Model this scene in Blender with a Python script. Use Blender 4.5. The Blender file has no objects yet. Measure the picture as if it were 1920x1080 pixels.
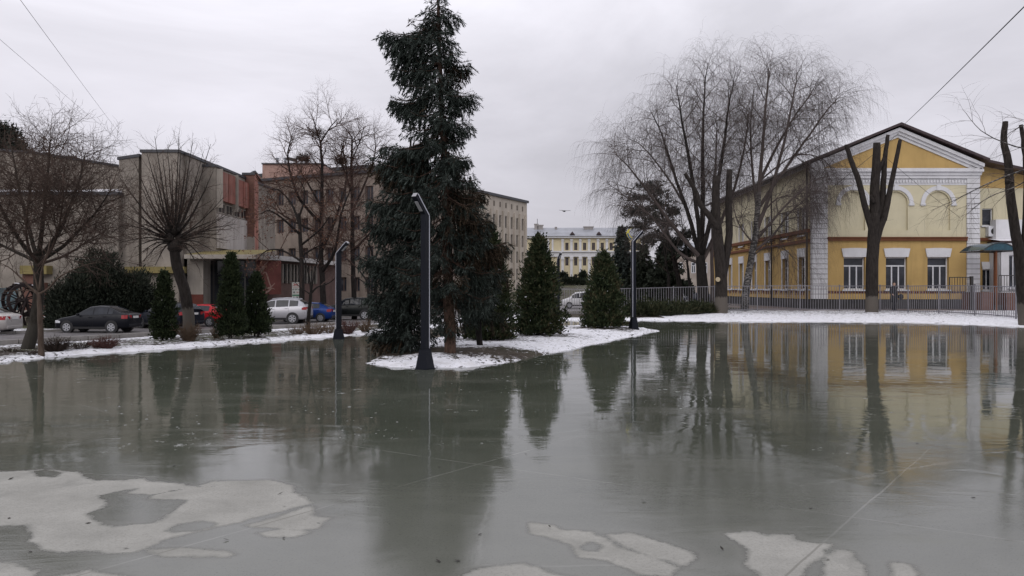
import bpy, bmesh, math, random
import numpy as np
from mathutils import Vector, Matrix
R = math.radians
rnd = random.Random(7)
scene = bpy.context.scene
COL = scene.collection

# ------------------------------------------------------------------ camera
H = 1.6                       # eye height above the wet plaza
F = 1500.0                    # focal length in photo pixels (1920 wide)
cam = bpy.data.objects.new('camera', bpy.data.cameras.new('camera'))
cam.data.sensor_width = 36.0
cam.data.lens = 36.0 * F / 1920.0
cam.data.clip_start = 0.1
cam.data.clip_end = 3000
cam.location = (0, 0, H)
cam.rotation_euler = (R(90), 0, 0)
COL.objects.link(cam)
scene.camera = cam

# ------------------------------------------------------------------ sky, sun, exposure
SUN_EL, SUN_AZ = R(32), R(200)
world = bpy.data.worlds.new("World")
scene.world = world
world.use_nodes = True
def build_world():
    nt = world.node_tree; N = nt.nodes; L = nt.links
    N.clear()
    out = N.new('ShaderNodeOutputWorld'); bg = N.new('ShaderNodeBackground')
    L.new(bg.outputs[0], out.inputs[0])
    sky = N.new('ShaderNodeTexSky'); sky.sky_type = 'NISHITA'; sky.sun_disc = False
    sky.sun_elevation = SUN_EL; sky.sun_rotation = SUN_AZ; sky.dust_density = 4.0
    tc = N.new('ShaderNodeTexCoord'); sep = N.new('ShaderNodeSeparateXYZ')
    L.new(tc.outputs['Generated'], sep.inputs[0])
    ramp = N.new('ShaderNodeValToRGB')                       # overcast cloud deck, brighter towards the zenith
    e = ramp.color_ramp.elements
    e[0].position = 0.0; e[0].color = (5.9, 5.72, 6.3, 1)
    e[1].position = 1.0; e[1].color = (12.0, 11.8, 12.5, 1)
    m = e.new(0.22); m.color = (8.3, 8.08, 8.8, 1)
    m = e.new(0.36); m.color = (10.2, 10.0, 10.8, 1)
    L.new(sep.outputs[2], ramp.inputs[0])
    # clouds: direction squeezed vertically so they lie in layers
    mp = N.new('ShaderNodeMapping'); mp.inputs['Scale'].default_value = (1.0, 1.0, 2.6)
    mp.inputs['Location'].default_value = (0.7, 0.2, 0.35)
    L.new(tc.outputs['Generated'], mp.inputs[0])
    nz = N.new('ShaderNodeTexNoise'); nz.inputs['Scale'].default_value = 1.5
    nz.inputs['Detail'].default_value = 7; nz.inputs['Roughness'].default_value = 0.56
    nz.inputs['Distortion'].default_value = 0.5
    L.new(mp.outputs[0], nz.inputs['Vector'])
    mr = N.new('ShaderNodeMapRange'); mr.inputs[1].default_value = 0.3; mr.inputs[2].default_value = 0.7
    mr.inputs[3].default_value = 0.72; mr.inputs[4].default_value = 1.16
    L.new(nz.outputs[0], mr.inputs[0])
    mul = N.new('ShaderNodeMix'); mul.data_type = 'RGBA'; mul.blend_type = 'MULTIPLY'; mul.inputs[0].default_value = 1
    L.new(ramp.outputs[0], mul.inputs[6]); L.new(mr.outputs[0], mul.inputs[7])
    mx = N.new('ShaderNodeMix'); mx.data_type = 'RGBA'; mx.inputs[0].default_value = 0.06
    L.new(mul.outputs[2], mx.inputs[6]); L.new(sky.outputs[0], mx.inputs[7])
    L.new(mx.outputs[2], bg.inputs[0])
    bg.inputs[1].default_value = 0.1
build_world()
sun = bpy.data.objects.new('sun', bpy.data.lights.new('sun', 'SUN'))
sun.data.energy = 0.55; sun.data.angle = R(40); sun.data.color = (1.0, 0.97, 0.93)
sd = Vector((math.sin(SUN_AZ)*math.cos(SUN_EL), math.cos(SUN_AZ)*math.cos(SUN_EL), math.sin(SUN_EL)))
sun.rotation_euler = sd.to_track_quat('Z', 'Y').to_euler()
COL.objects.link(sun)
vs = scene.view_settings
vs.view_transform = 'Standard'; vs.look = 'None'; vs.gamma = 1; vs.exposure = 0.1
scene.cycles.max_bounces = 6
scene.cycles.glossy_bounces = 3
scene.cycles.transparent_max_bounces = 6

# ------------------------------------------------------------------ helpers: objects
def tag(o, label=None, cat=None, group=None, kind=None):
    if label: o['label'] = label
    if cat: o['category'] = cat
    if group: o['group'] = group
    if kind: o['kind'] = kind
    return o
def thing(name, label, cat, loc=(0, 0, 0), rotz=0, group=None):
    o = bpy.data.objects.new(name, None); o.empty_display_size = 0.3
    COL.objects.link(o); o.location = loc; o.rotation_euler = (0, 0, rotz)
    return tag(o, label, cat, group)
def children(o): return [c for c in COL.objects if c.parent == o]
def copy_tree(o, parent=None):
    c = o.copy(); COL.objects.link(c)
    if parent is not None: c.parent = parent
    for ch in list(o.children): copy_tree(ch, c)
    return c
class M:
    """collects faces and links them as ONE mesh object"""
    def __init__(s): s.v = []; s.f = []; s.mi = []
    def add(s, vs, fs, mi=0):
        b = len(s.v); s.v.extend([tuple(p) for p in vs])
        for f in fs: s.f.append(tuple(b + i for i in f)); s.mi.append(mi)
    def box(s, a, b, mi=0):
        x0, y0, z0 = a; x1, y1, z1 = b
        if x0 > x1: x0, x1 = x1, x0
        if y0 > y1: y0, y1 = y1, y0
        if z0 > z1: z0, z1 = z1, z0
        s.add([(x0,y0,z0),(x1,y0,z0),(x1,y1,z0),(x0,y1,z0),(x0,y0,z1),(x1,y0,z1),(x1,y1,z1),(x0,y1,z1)],
              [(0,3,2,1),(4,5,6,7),(0,1,5,4),(1,2,6,5),(2,3,7,6),(3,0,4,7)], mi)
    def obox(s, c, u, v, w, mi=0):
        """oriented box: centre and three half-axis vectors"""
        c, u, v, w = Vector(c), Vector(u), Vector(v), Vector(w)
        P = [c-u-v-w, c+u-v-w, c+u+v-w, c-u+v-w, c-u-v+w, c+u-v+w, c+u+v+w, c-u+v+w]
        s.add(P, [(0,3,2,1),(4,5,6,7),(0,1,5,4),(1,2,6,5),(2,3,7,6),(3,0,4,7)], mi)
    def beam(s, a, b, w, h=None, mi=0):
        a, b = Vector(a), Vector(b); d = b - a; L = d.length
        if L < 1e-6: return
        d.normalize(); up = Vector((0,0,1)) if abs(d.z) < 0.95 else Vector((0,1,0))
        sd = d.cross(up).normalized(); up = sd.cross(d)
        s.obox((a+b)/2, d*L/2, sd*w/2, up*(h or w)/2, mi)
    def quad(s, a, b, c, d, mi=0): s.add([a, b, c, d], [(0,1,2,3)], mi)
    def prism(s, poly, z0, z1, mi=0, cap=True):
        """plan polygon [(x,y)] (counter-clockwise) extruded z0..z1; z1 may be a list per vertex"""
        n = len(poly); zt = z1 if isinstance(z1, (list, tuple)) else [z1]*n
        P = [(p[0],p[1],z0) for p in poly] + [(p[0],p[1],zt[i]) for i, p in enumerate(poly)]
        fs = [(i, (i+1) % n, n+(i+1) % n, n+i) for i in range(n)]
        if cap: fs += [tuple(range(n, 2*n)), tuple(range(n-1, -1, -1))]
        s.add(P, fs, mi)
    def extr(s, poly, T, n0, n1, mi=0):
        """polygon in (u,v) mapped by T(u,v,n), extruded from n0 to n1"""
        n = len(poly)
        P = [T(u, v, n0) for u, v in poly] + [T(u, v, n1) for u, v in poly]
        fs = [(i, (i+1) % n, n+(i+1) % n, n+i) for i in range(n)] + [tuple(range(n, 2*n)), tuple(range(n-1, -1, -1))]
        s.add(P, fs, mi)
    def ubox(s, T, u0, u1, v0, v1, n0, n1, mi=0):
        s.extr([(u0,v0),(u1,v0),(u1,v1),(u0,v1)], T, n0, n1, mi)
    def tube(s, pts, rad, n=6, mi=0, cap=False):
        k = len(pts)
        if not isinstance(rad, (list, tuple)): rad = [rad]*k
        b = len(s.v)
        d = (pts[-1] - pts[0])
        if d.length < 1e-6: return
        d.normalize()
        ref = Vector((0,0,1)) if abs(d.z) < 0.8 else Vector((1,0,0))
        for i, p in enumerate(pts):
            if n > 3:
                t = (pts[min(i+1, k-1)] - pts[max(i-1, 0)])
                if t.length > 1e-6: d = t.normalized()
            u = d.cross(ref)
            if u.length < 1e-4: u = d.orthogonal()
            u.normalize(); w = d.cross(u); r = rad[i]
            for j in range(n):
                a = 6.28318*j/n; c, q = math.cos(a)*r, math.sin(a)*r
                s.v.append((p.x+u.x*c+w.x*q, p.y+u.y*c+w.y*q, p.z+u.z*c+w.z*q))
        for i in range(k-1):
            for j in range(n):
                j2 = (j+1) % n
                s.f.append((b+i*n+j, b+i*n+j2, b+(i+1)*n+j2, b+(i+1)*n+j)); s.mi.append(mi)
        if cap:
            s.f.append(tuple(b+(k-1)*n+j for j in range(n))); s.mi.append(mi)
            s.f.append(tuple(b+n-1-j for j in range(n))); s.mi.append(mi)
    def disc(s, c, ax, r, t, n=16, mi=0):
        """solid cylinder along axis ax, centre c, thickness t"""
        ax = Vector(ax).normalized(); c = Vector(c)
        s.tube([c-ax*t/2, c+ax*t/2], r, n, mi, cap=True)
    def leaf(s, c, d, side, L, W, mi=0):
        b = len(s.v)
        x, y, z = c; dx, dy, dz = d; sx, sy, sz = side
        h = L*0.5; w = W*0.5
        s.v.append((x, y, z))
        s.v.append((x+dx*h+sx*w, y+dy*h+sy*w, z+dz*h+sz*w))
        s.v.append((x+dx*L, y+dy*L, z+dz*L))
        s.v.append((x+dx*h-sx*w, y+dy*h-sy*w, z+dz*h-sz*w))
        s.f.append((b, b+1, b+2, b+3)); s.mi.append(mi)
    def build(s, name, mats, parent=None, smooth=False, world=True, bevel=0):
        """vertices are in world space when world=True (parent not rotated), else local to the parent"""
        me = bpy.data.meshes.new(name)
        vs = s.v
        off = Vector((0,0,0))
        if parent is not None and world:
            q = parent
            while q is not None: off += q.location; q = q.parent
        if off.length > 0: vs = [(p[0]-off.x, p[1]-off.y, p[2]-off.z) for p in vs]
        me.from_pydata(vs, [], s.f)
        if not isinstance(mats, (list, tuple)): mats = [mats]
        for m in mats: me.materials.append(m)
        if len(mats) > 1: me.polygons.foreach_set('material_index', s.mi)
        if smooth: me.polygons.foreach_set('use_smooth', [True]*len(s.f))
        me.update()
        o = bpy.data.objects.new(name, me); COL.objects.link(o)
        if parent is not None: o.parent = parent
        if bevel:
            b = o.modifiers.new('bevel', 'BEVEL'); b.width = bevel; b.segments = 2; b.limit_method = 'ANGLE'
        return o

def W(px, D): return (px - 960.0) / F * D
def ZP(py, D): return H + (540.0 - py) / F * D
def P3(px, py, D): return Vector((W(px, D), D, ZP(py, D)))

# ------------------------------------------------------------------ helpers: materials
def new_mat(name):
    m = bpy.data.materials.new(name); m.use_nodes = True
    nt = m.node_tree; b = nt.nodes['Principled BSDF']
    return m, nt, b
def rgb(c): return (c[0], c[1], c[2], 1)
def noise(nt, scale, detail=4, rough=0.55, vec=None, dist=0.0):
    n = nt.nodes.new('ShaderNodeTexNoise'); n.inputs['Scale'].default_value = scale
    n.inputs['Detail'].default_value = detail; n.inputs['Roughness'].default_value = rough
    n.inputs['Distortion'].default_value = dist
    if vec is not None: nt.links.new(vec, n.inputs['Vector'])
    return n.outputs[0]
def maprange(nt, v, a, b, c=0.0, d=1.0):
    n = nt.nodes.new('ShaderNodeMapRange')
    n.inputs[1].default_value = a; n.inputs[2].default_value = b; n.inputs[3].default_value = c; n.inputs[4].default_value = d
    nt.links.new(v, n.inputs[0]); return n.outputs[0]
def math_(nt, op, a, b=None, c=None):
    n = nt.nodes.new('ShaderNodeMath'); n.operation = op
    for i, v in enumerate((a, b, c)):
        if v is None: continue
        if isinstance(v, (int, float)): n.inputs[i].default_value = v
        else: nt.links.new(v, n.inputs[i])
    return n.outputs[0]
def mixc(nt, f, a, b, mode='MIX'):
    n = nt.nodes.new('ShaderNodeMix'); n.data_type = 'RGBA'; n.blend_type = mode
    if isinstance(f, (int, float)): n.inputs[0].default_value = f
    else: nt.links.new(f, n.inputs[0])
    for i, v in ((6, a), (7, b)):
        if isinstance(v, (tuple, list)): n.inputs[i].default_value = rgb(v)
        else: nt.links.new(v, n.inputs[i])
    return n.outputs[2]
def coords(nt, which='Object', scale=None):
    t = nt.nodes.new('ShaderNodeTexCoord')
    if scale is None: return t.outputs[which]
    mp = nt.nodes.new('ShaderNodeMapping'); mp.inputs['Scale'].default_value = scale
    nt.links.new(t.outputs[which], mp.inputs[0]); return mp.outputs[0]
def bump(nt, b, h, strength=0.3, dist=0.02):
    n = nt.nodes.new('ShaderNodeBump'); n.inputs['Strength'].default_value = strength; n.inputs['Distance'].default_value = dist
    nt.links.new(h, n.inputs['Height']); nt.links.new(n.outputs[0], b.inputs['Normal'])
def mat_rough(name, base, var=0.25, scale=3.0, rough=0.85, streak=False, bmp=0.15, fine=60, spec=0.3, stain=None, stain_amt=0.5):
    """weathered matt surface: broad blotches, fine grain, optional runs of dirt"""
    m, nt, b = new_mat(name)
    c = coords(nt)
    n1 = noise(nt, scale, 5, 0.6, c)
    n2 = noise(nt, fine, 3, 0.6, c)
    dark = tuple(x*(1-var) for x in base); lite = tuple(min(1, x*(1+var*0.7)) for x in base)
    col = mixc(nt, maprange(nt, n1, 0.3, 0.7), dark, lite)
    col = mixc(nt, maprange(nt, n2, 0.3, 0.75, 0, 0.35), col, tuple(x*(1-var) for x in base))
    if streak:
        c2 = coords(nt, 'Object', (1.0, 1.0, 0.12))
        n3 = noise(nt, 1.7, 5, 0.65, c2)
        col = mixc(nt, maprange(nt, n3, 0.5, 0.75, 0, stain_amt), col, stain or tuple(x*0.5 for x in base))
    nt.links.new(col, b.inputs['Base Color'])
    b.inputs['Roughness'].default_value = rough; b.inputs['Specular IOR Level'].default_value = spec
    if bmp: bump(nt, b, n2, bmp, 0.01)
    return m
def mat_plain(name, base, rough=0.5, metal=0.0, coat=0.0, spec=0.5, var=0.08, scale=8):
    m, nt, b = new_mat(name)
    n1 = noise(nt, scale, 4, 0.6, coords(nt))
    col = mixc(nt, maprange(nt, n1, 0.3, 0.7), tuple(x*(1-var) for x in base), tuple(min(1, x*(1+var)) for x in base))
    nt.links.new(col, b.inputs['Base Color'])
    rr = maprange(nt, n1, 0.3, 0.7, max(0.02, rough*0.85), min(1, rough*1.15)); nt.links.new(rr, b.inputs['Roughness'])
    b.inputs['Metallic'].default_value = metal; b.inputs['Coat Weight'].default_value = coat
    b.inputs['Specular IOR Level'].default_value = spec
    return m
def mat_leaf(name, cols, rough=0.75, scale=1.2, trans=0.0):
    """foliage: every leaf or shoot has its own tone, clumps differ too"""
    m, nt, b = new_mat(name)
    g = nt.nodes.new('ShaderNodeNewGeometry')
    n1 = noise(nt, scale, 3, 0.5, coords(nt))
    f = math_(nt, 'ADD', math_(nt, 'MULTIPLY', g.outputs['Random Per Island'], 0.6), math_(nt, 'MULTIPLY', maprange(nt, n1, 0.3, 0.7), 0.4))
    r = nt.nodes.new('ShaderNodeValToRGB'); e = r.color_ramp.elements
    e[0].position = 0.05; e[0].color = rgb(cols[0]); e[1].position = 0.95; e[1].color = rgb(cols[-1])
    for i, c in enumerate(cols[1:-1]): q = e.new(0.05 + 0.9*(i+1)/(len(cols)-1)); q.color = rgb(c)
    nt.links.new(f, r.inputs[0]); nt.links.new(r.outputs[0], b.inputs['Base Color'])
    b.inputs['Roughness'].default_value = rough; b.inputs['Specular IOR Level'].default_value = 0.15
    return m
def mat_bark(name, a, bcol, scale=(9, 9, 2.2), rough=0.9, wash=None):
    m, nt, b = new_mat(name)
    n1 = noise(nt, 1.6, 6, 0.65, coords(nt, 'Object', scale))
    col = mixc(nt, maprange(nt, n1, 0.35, 0.65), a, bcol)
    if wash:                                   # old whitewash round the foot of the trunk, wearing off upwards
        s = nt.nodes.new('ShaderNodeSeparateXYZ'); nt.links.new(coords(nt), s.inputs[0])
        zz = math_(nt, 'ADD', s.outputs[2], math_(nt, 'MULTIPLY', n1, 0.5))
        col = mixc(nt, maprange(nt, zz, wash[0]+0.25, wash[0]+0.32, 0.75, 0.0), col, wash[1])
    nt.links.new(col, b.inputs['Base Color']); b.inputs['Roughness'].default_value = rough
    b.inputs['Specular IOR Level'].default_value = 0.2
    bump(nt, b, n1, 0.6, 0.03)
    return m
def mat_brick(name, c1, c2, mortar, sx=1.0):
    m, nt, b = new_mat(name)
    t = nt.nodes.new('ShaderNodeTexBrick'); t.inputs['Scale'].default_value = 1.0
    t.inputs['Brick Width'].default_value = 0.26; t.inputs['Row Height'].default_value = 0.08; t.inputs['Mortar Size'].default_value = 0.008
    t.inputs['Color1'].default_value = rgb(c1); t.inputs['Color2'].default_value = rgb(c2); t.inputs['Mortar'].default_value = rgb(mortar)
    c = nt.nodes.new('ShaderNodeTexCoord'); s = nt.nodes.new('ShaderNodeSeparateXYZ'); nt.links.new(c.outputs['Object'], s.inputs[0])
    q = nt.nodes.new('ShaderNodeCombineXYZ'); nt.links.new(math_(nt, 'ADD', s.outputs[0], s.outputs[1]), q.inputs[0]); nt.links.new(s.outputs[2], q.inputs[1])
    nt.links.new(q.outputs[0], t.inputs['Vector'])
    n1 = noise(nt, 0.6, 5, 0.6, c.outputs['Object'])
    col = mixc(nt, maprange(nt, n1, 0.35, 0.7, 0, 0.45), t.outputs[0], tuple(x*0.5 for x in c1))
    nt.links.new(col, b.inputs['Base Color']); b.inputs['Roughness'].default_value = 0.85
    return m
def mat_glass_dark(name, base=(0.015, 0.017, 0.022), rough=0.08, var=True):
    m, nt, b = new_mat(name)
    n1 = noise(nt, 0.9, 3, 0.5, coords(nt))
    col = mixc(nt, maprange(nt, n1, 0.4, 0.65), base, tuple(x*2.6+0.006 for x in base))
    nt.links.new(col, b.inputs['Base Color']); b.inputs['Roughness'].default_value = rough
    b.inputs['Specular IOR Level'].default_value = 0.35
    return m

# ------------------------------------------------------------------ terrain
def G0(px, py): D = F*H/(py-540.0); return (W(px, D), D)
LE0 = np.array((-10.97, 17.1)); LN = np.array((-0.87, 0.493))          # left plaza edge and its outward normal
PLAZA = [(34,-14),(-24,-14),(-22,-6),(-17,5.5),(-13.4,12.6)] + [G0(*p) for p in ((0,680),(130,667),(260,659),(380,650),(500,641),(600,634),(690,627),(770,619),(830,613),(930,605),(1060,600.5),(1200,600.5),(1330,602.5),(1480,603),(1600,603.5),(1700,604.5),(1820,608.5),(1920,613.5))] + [(27,29),(34,22)]
ISLAND = [G0(*p) for p in ((684,681),(700,686.5),(740,690),(800,692),(860,690.5),(905,687.5),(950,681),(1000,671),(1050,660.5),(1100,650),(1160,637),(1215,626),(1241,620.5),(1215,617.5),(1160,614.5),(1100,614),(1060,614),(1000,616),(930,620),(880,625),(840,630),(790,640),(740,653),(705,666))]
def sdf(poly, X, Y):
    """signed distance to a polygon, positive inside (arrays)"""
    P = np.array(poly); n = len(P)
    d2 = np.full(X.shape, 1e18); ins = np.zeros(X.shape, bool)
    for i in range(n):
        ax, ay = P[i]; bx, by = P[(i+1) % n]
        ex, ey = bx-ax, by-ay; wx, wy = X-ax, Y-ay
        t = np.clip((wx*ex+wy*ey)/(ex*ex+ey*ey+1e-12), 0, 1)
        d2 = np.minimum(d2, (wx-t*ex)**2+(wy-t*ey)**2)
        c = ((ay > Y) != (by > Y)) & (X < (bx-ax)*(Y-ay)/((by-ay) if by != ay else 1e-12)+ax)
        ins ^= c
    d = np.sqrt(d2); return np.where(ins, d, -d)
def sst(a, b, x): t = np.clip((x-a)/(b-a), 0, 1); return t*t*(3-2*t)
def terrain(X, Y):
    """ground height, outside distance d from the wet plaza, distance dl from the left edge line, island distance"""
    di = sdf(ISLAND, X, Y); dp = -sdf(PLAZA, X, Y)
    d = np.maximum(dp, di)
    dl = (X-LE0[0])*LN[0] + (Y-LE0[1])*LN[1]
    z = -0.05 + 0.11*sst(-0.12, 0.35, d)
    z = z + 0.10*sst(0.2, 1.6, di)
    z = z + np.where(di < 0, 0.18*sst(0.6, 6, dp)*sst(5, 13, X), 0)
    z = z - np.where(di < 0, 0.93*sst(4, 19, dl)*(dp > 0), 0)
    kk = np.clip(Y-70, 0, 40)*0.8
    rw = 1-sst(9, 17.5, X-kk)
    z = z - np.where(dp > 0, 0.74*sst(50, 85, Y)*rw*(1-sst(4, 19, dl)), 0)
    z = z + 3.9*sst(128, 205, Y)*rw
    lump = 0.018*np.sin(X*3.1+Y*1.7)*np.sin(Y*2.3-X*1.1) + 0.012*np.sin(X*7.3+1.0)*np.sin(Y*6.1)
    rag = 0.030*np.sin(X*5.3+Y*2.9)*np.sin(Y*4.7-X*3.3) + 0.022*np.sin(X*11.0-Y*3.0)*np.sin(Y*13.0+X*4.0)
    z = z + rag*sst(-0.3, 0.0, d)*(1-sst(0.3, 0.9, d))
    z = z + lump*sst(0.0, 0.8, d)*(1-sst(4.2, 5.0, np.where(di > 0, 0, dl)))*(1-sst(47, 49, Y))
    return z, d, dl, di
def gz(x, y): return float(terrain(np.array([x*1.0]), np.array([y*1.0]))[0][0])

def spaced(*segs):
    """segs: (start, end, step) ... ascending"""
    out = []
    for a, b, s in segs:
        n = max(1, int(round((b-a)/s))); out += [a+(b-a)*i/n for i in range(n)]
    out.append(segs[-1][1]); return np.array(out)
def grid_object(name, X, Y, Z, facemask, mats, attrs):
    ny, nx = X.shape
    iy, ix = np.nonzero(facemask)
    a = iy*nx+ix
    faces = np.stack([a, a+1, a+nx+1, a+nx], 1)
    used, inv = np.unique(faces, return_inverse=True); inv = inv.reshape(faces.shape)
    V = np.stack([X.ravel(), Y.ravel(), Z.ravel()], 1)[used]
    me = bpy.data.meshes.new(name)
    me.vertices.add(len(V)); me.vertices.foreach_set('co', V.astype(np.float32).ravel())
    n = len(inv); me.loops.add(n*4); me.loops.foreach_set('vertex_index', inv.astype(np.int32).ravel())
    me.polygons.add(n); me.polygons.foreach_set('loop_start', np.arange(0, n*4, 4, dtype=np.int32))
    me.polygons.foreach_set('loop_total', np.full(n, 4, np.int32))
    me.polygons.foreach_set('use_smooth', np.ones(n, bool))
    me.update(); me.validate()
    for k, A in attrs.items():
        at = me.attributes.new(k, 'FLOAT', 'POINT'); at.data.foreach_set('value', A.ravel()[used].astype(np.float32))
    me.materials.append(mats)
    o = bpy.data.objects.new(name, me); COL.objects.link(o); return tag(o, kind='structure')

def attr(nt, name):
    n = nt.nodes.new('ShaderNodeAttribute'); n.attribute_name = name; return n.outputs['Fac']

# --- materials of the ground
def mat_ground():
    m, nt, b = new_mat('snowy_ground')
    c = coords(nt)
    n1 = noise(nt, 2.6, 6, 0.72, c); n2 = noise(nt, 11, 4, 0.7, c); n3 = noise(nt, 0.8, 4, 0.6, c); n4 = noise(nt, 70, 2, 0.6, c)
    soil = mixc(nt, maprange(nt, n1, 0.35, 0.65), (0.018, 0.014, 0.011), (0.06, 0.048, 0.036))
    grass = mixc(nt, maprange(nt, n2, 0.3, 0.7), (0.035, 0.045, 0.018), (0.10, 0.10, 0.045))
    soil = mixc(nt, math_(nt, 'MULTIPLY', maprange(nt, n3, 0.42, 0.6), attr(nt, 'grass')), soil, grass)
    soil = mixc(nt, maprange(nt, n4, 0.55, 0.75, 0, 0.6), soil, (0.13, 0.075, 0.045))         # dead leaves
    nn = math_(nt, 'ADD', maprange(nt, n1, 0.3, 0.7, -0.42, 0.42), maprange(nt, n2, 0.32, 0.68, -0.50, 0.50))
    f = maprange(nt, math_(nt, 'ADD', attr(nt, 'snow'), nn), 0.44, 0.56)
    snow = mixc(nt, maprange(nt, n4, 0.3, 0.7), (0.72, 0.73, 0.78), (0.84, 0.84, 0.88))
    snow = mixc(nt, maprange(nt, n1, 0.48, 0.66, 0, 0.6), snow, (0.47, 0.46, 0.45))
    nt.links.new(mixc(nt, f, soil, snow), b.inputs['Base Color'])
    b.inputs['Roughness'].default_value = 0.8; b.inputs['Specular IOR Level'].default_value = 0.25
    hh = math_(nt, 'ADD', math_(nt, 'MULTIPLY', f, 0.7), n2)
    bump(nt, b, hh, 0.7, 0.05)
    return m
def mat_asphalt():
    m, nt, b = new_mat('wet_asphalt')
    c = coords(nt)
    n1 = noise(nt, 0.35, 5, 0.6, c); n2 = noise(nt, 45, 3, 0.7, c); n3 = noise(nt, 2.5, 4, 0.6, c)
    col = mixc(nt, maprange(nt, n1, 0.35, 0.65), (0.085, 0.078, 0.08), (0.16, 0.148, 0.15))
    col = mixc(nt, maprange(nt, n2, 0.3, 0.7, 0, 0.5), col, (0.06, 0.055, 0.055))
    nt.links.new(col, b.inputs['Base Color'])
    nt.links.new(maprange(nt, n3, 0.35, 0.65, 0.42, 0.8), b.inputs['Roughness'])
    b.inputs['Specular IOR Level'].default_value = 0.4
    bump(nt, b, n2, 0.25, 0.01); return m
def mat_paving():
    m, nt, b = new_mat('yard_paving')
    c = coords(nt)
    t = nt.nodes.new('ShaderNodeTexBrick'); t.inputs['Scale'].default_value = 1; t.inputs['Brick Width'].default_value = 0.4; t.inputs['Row Height'].default_value = 0.2
    t.inputs['Mortar Size'].default_value = 0.012
    t.inputs['Color1'].default_value = rgb((0.14, 0.095, 0.085)); t.inputs['Color2'].default_value = rgb((0.19, 0.14, 0.13)); t.inputs['Mortar'].default_value = rgb((0.06, 0.05, 0.05))
    nt.links.new(c, t.inputs['Vector'])
    n1 = noise(nt, 0.6, 5, 0.6, c)
    col = mixc(nt, maprange(nt, n1, 0.35, 0.7, 0, 0.5), t.outputs[0], (0.09, 0.075, 0.07))
    nt.links.new(col, b.inputs['Base Color']); nt.links.new(maprange(nt, n1, 0.35, 0.65, 0.35, 0.8), b.inputs['Roughness'])
    return m
def mat_plaza():
    """concrete slabs under a film of melt water and thin ice; dry islands stand out pale with a dark damp rim"""
    m, nt, b = new_mat('wet_icy_concrete')
    L = nt.links; c = coords(nt)
    s = nt.nodes.new('ShaderNodeSeparateXYZ'); L.new(c, s.inputs[0])
    X, Y = s.outputs[0], s.outputs[1]
    n_big = noise(nt, 0.33, 4, 0.55, c); n_mid = noise(nt, 2.2, 5, 0.6, c); n_fine = noise(nt, 38, 4, 0.7, c); n_edge = noise(nt, 3.0, 7, 0.68, c); n_grit = noise(nt, 75, 2, 0.6, c)
    n_str = noise(nt, 0.9, 6, 0.68, coords(nt, 'Object', (0.35, 1.25, 1)), 0.6)          # pools and ridges of the frozen film
    # dry mask
    a = attr(nt, 'dry')
    e = math_(nt, 'ADD', a, math_(nt, 'MULTIPLY', math_(nt, 'SUBTRACT', n_edge, 0.5), 0.62))
    spots = maprange(nt, noise(nt, 2.1, 4, 0.62, c, 0.8), 0.665, 0.70, 0, 0.6)
    e = math_(nt, 'SUBTRACT', e, spots)
    dry = maprange(nt, math_(nt, 'ADD', e, math_(nt, 'MULTIPLY', math_(nt, 'SUBTRACT', n_fine, 0.5), 0.22)), 0.455, 0.565)
    rim = math_(nt, 'MULTIPLY', maprange(nt, e, 0.36, 0.47), math_(nt, 'SUBTRACT', 1.0, dry))
    damp = maprange(nt, e, 0.12, 0.5)
    # wet concrete / ice tone
    wet = mixc(nt, maprange(nt, n_big, 0.35, 0.65), (0.064, 0.072, 0.054), (0.102, 0.111, 0.087))
    wet = mixc(nt, maprange(nt, n_mid, 0.4, 0.7, 0, 0.35), wet, (0.105, 0.112, 0.085))
    wet = mixc(nt, maprange(nt, n_fine, 0.35, 0.7, 0, 0.6), wet, (0.04, 0.045, 0.036))
    near = maprange(nt, Y, 4.5, 8.6, 1, 0)                            # the film thins out here, paler concrete shows
    wet = mixc(nt, math_(nt, 'MULTIPLY', near, 0.7), wet, mixc(nt, n_mid, (0.118, 0.121, 0.106), (0.185, 0.187, 0.168)))
    wet = mixc(nt, math_(nt, 'MULTIPLY', damp, 0.35), wet, (0.17, 0.168, 0.15))
    wet = mixc(nt, math_(nt, 'MULTIPLY', rim, 0.55), wet, (0.075, 0.075, 0.065))
    dryc = mixc(nt, maprange(nt, n_mid, 0.3, 0.7), (0.26, 0.258, 0.238), (0.355, 0.35, 0.325))
    dryc = mixc(nt, maprange(nt, n_fine, 0.45, 0.75, 0, 0.45), dryc, (0.19, 0.185, 0.17))
    dryc = mixc(nt, maprange(nt, n_grit, 0.56, 0.7, 0, 0.5), dryc, (0.14, 0.135, 0.125))
    dryc = mixc(nt, maprange(nt, noise(nt, 1.3, 6, 0.7, c, 1.2), 0.55, 0.68, 0, 0.55), dryc, (0.20, 0.20, 0.185))
    wet = mixc(nt, maprange(nt, n_grit, 0.58, 0.72, 0, 0.5), wet, (0.03, 0.032, 0.027))
    wet = mixc(nt, maprange(nt, n_str, 0.52, 0.64, 0, 0.5), wet, (0.125, 0.13, 0.108))
    # slab joints, a turned grid
    def lines(ax, ay, off, per, w):
        q = math_(nt, 'ADD', math_(nt, 'MULTIPLY', X, ax), math_(nt, 'MULTIPLY', Y, ay))
        q = math_(nt, 'ADD', q, math_(nt, 'MULTIPLY', math_(nt, 'SUBTRACT', noise(nt, 0.9, 2, 0.5, c), 0.5), 0.06))
        q = math_(nt, 'DIVIDE', math_(nt, 'SUBTRACT', q, off), per)
        q = math_(nt, 'ABSOLUTE', math_(nt, 'SUBTRACT', math_(nt, 'FRACT', math_(nt, 'ADD', q, 0.5)), 0.5))
        return maprange(nt, q, w/per*0.5, w/per, 1, 0)
    ln = math_(nt, 'MAXIMUM', lines(0.8, -0.6, -1.45, 3.15, 0.010), lines(0.53, 0.848, 6.0, 5.6, 0.010))
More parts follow.
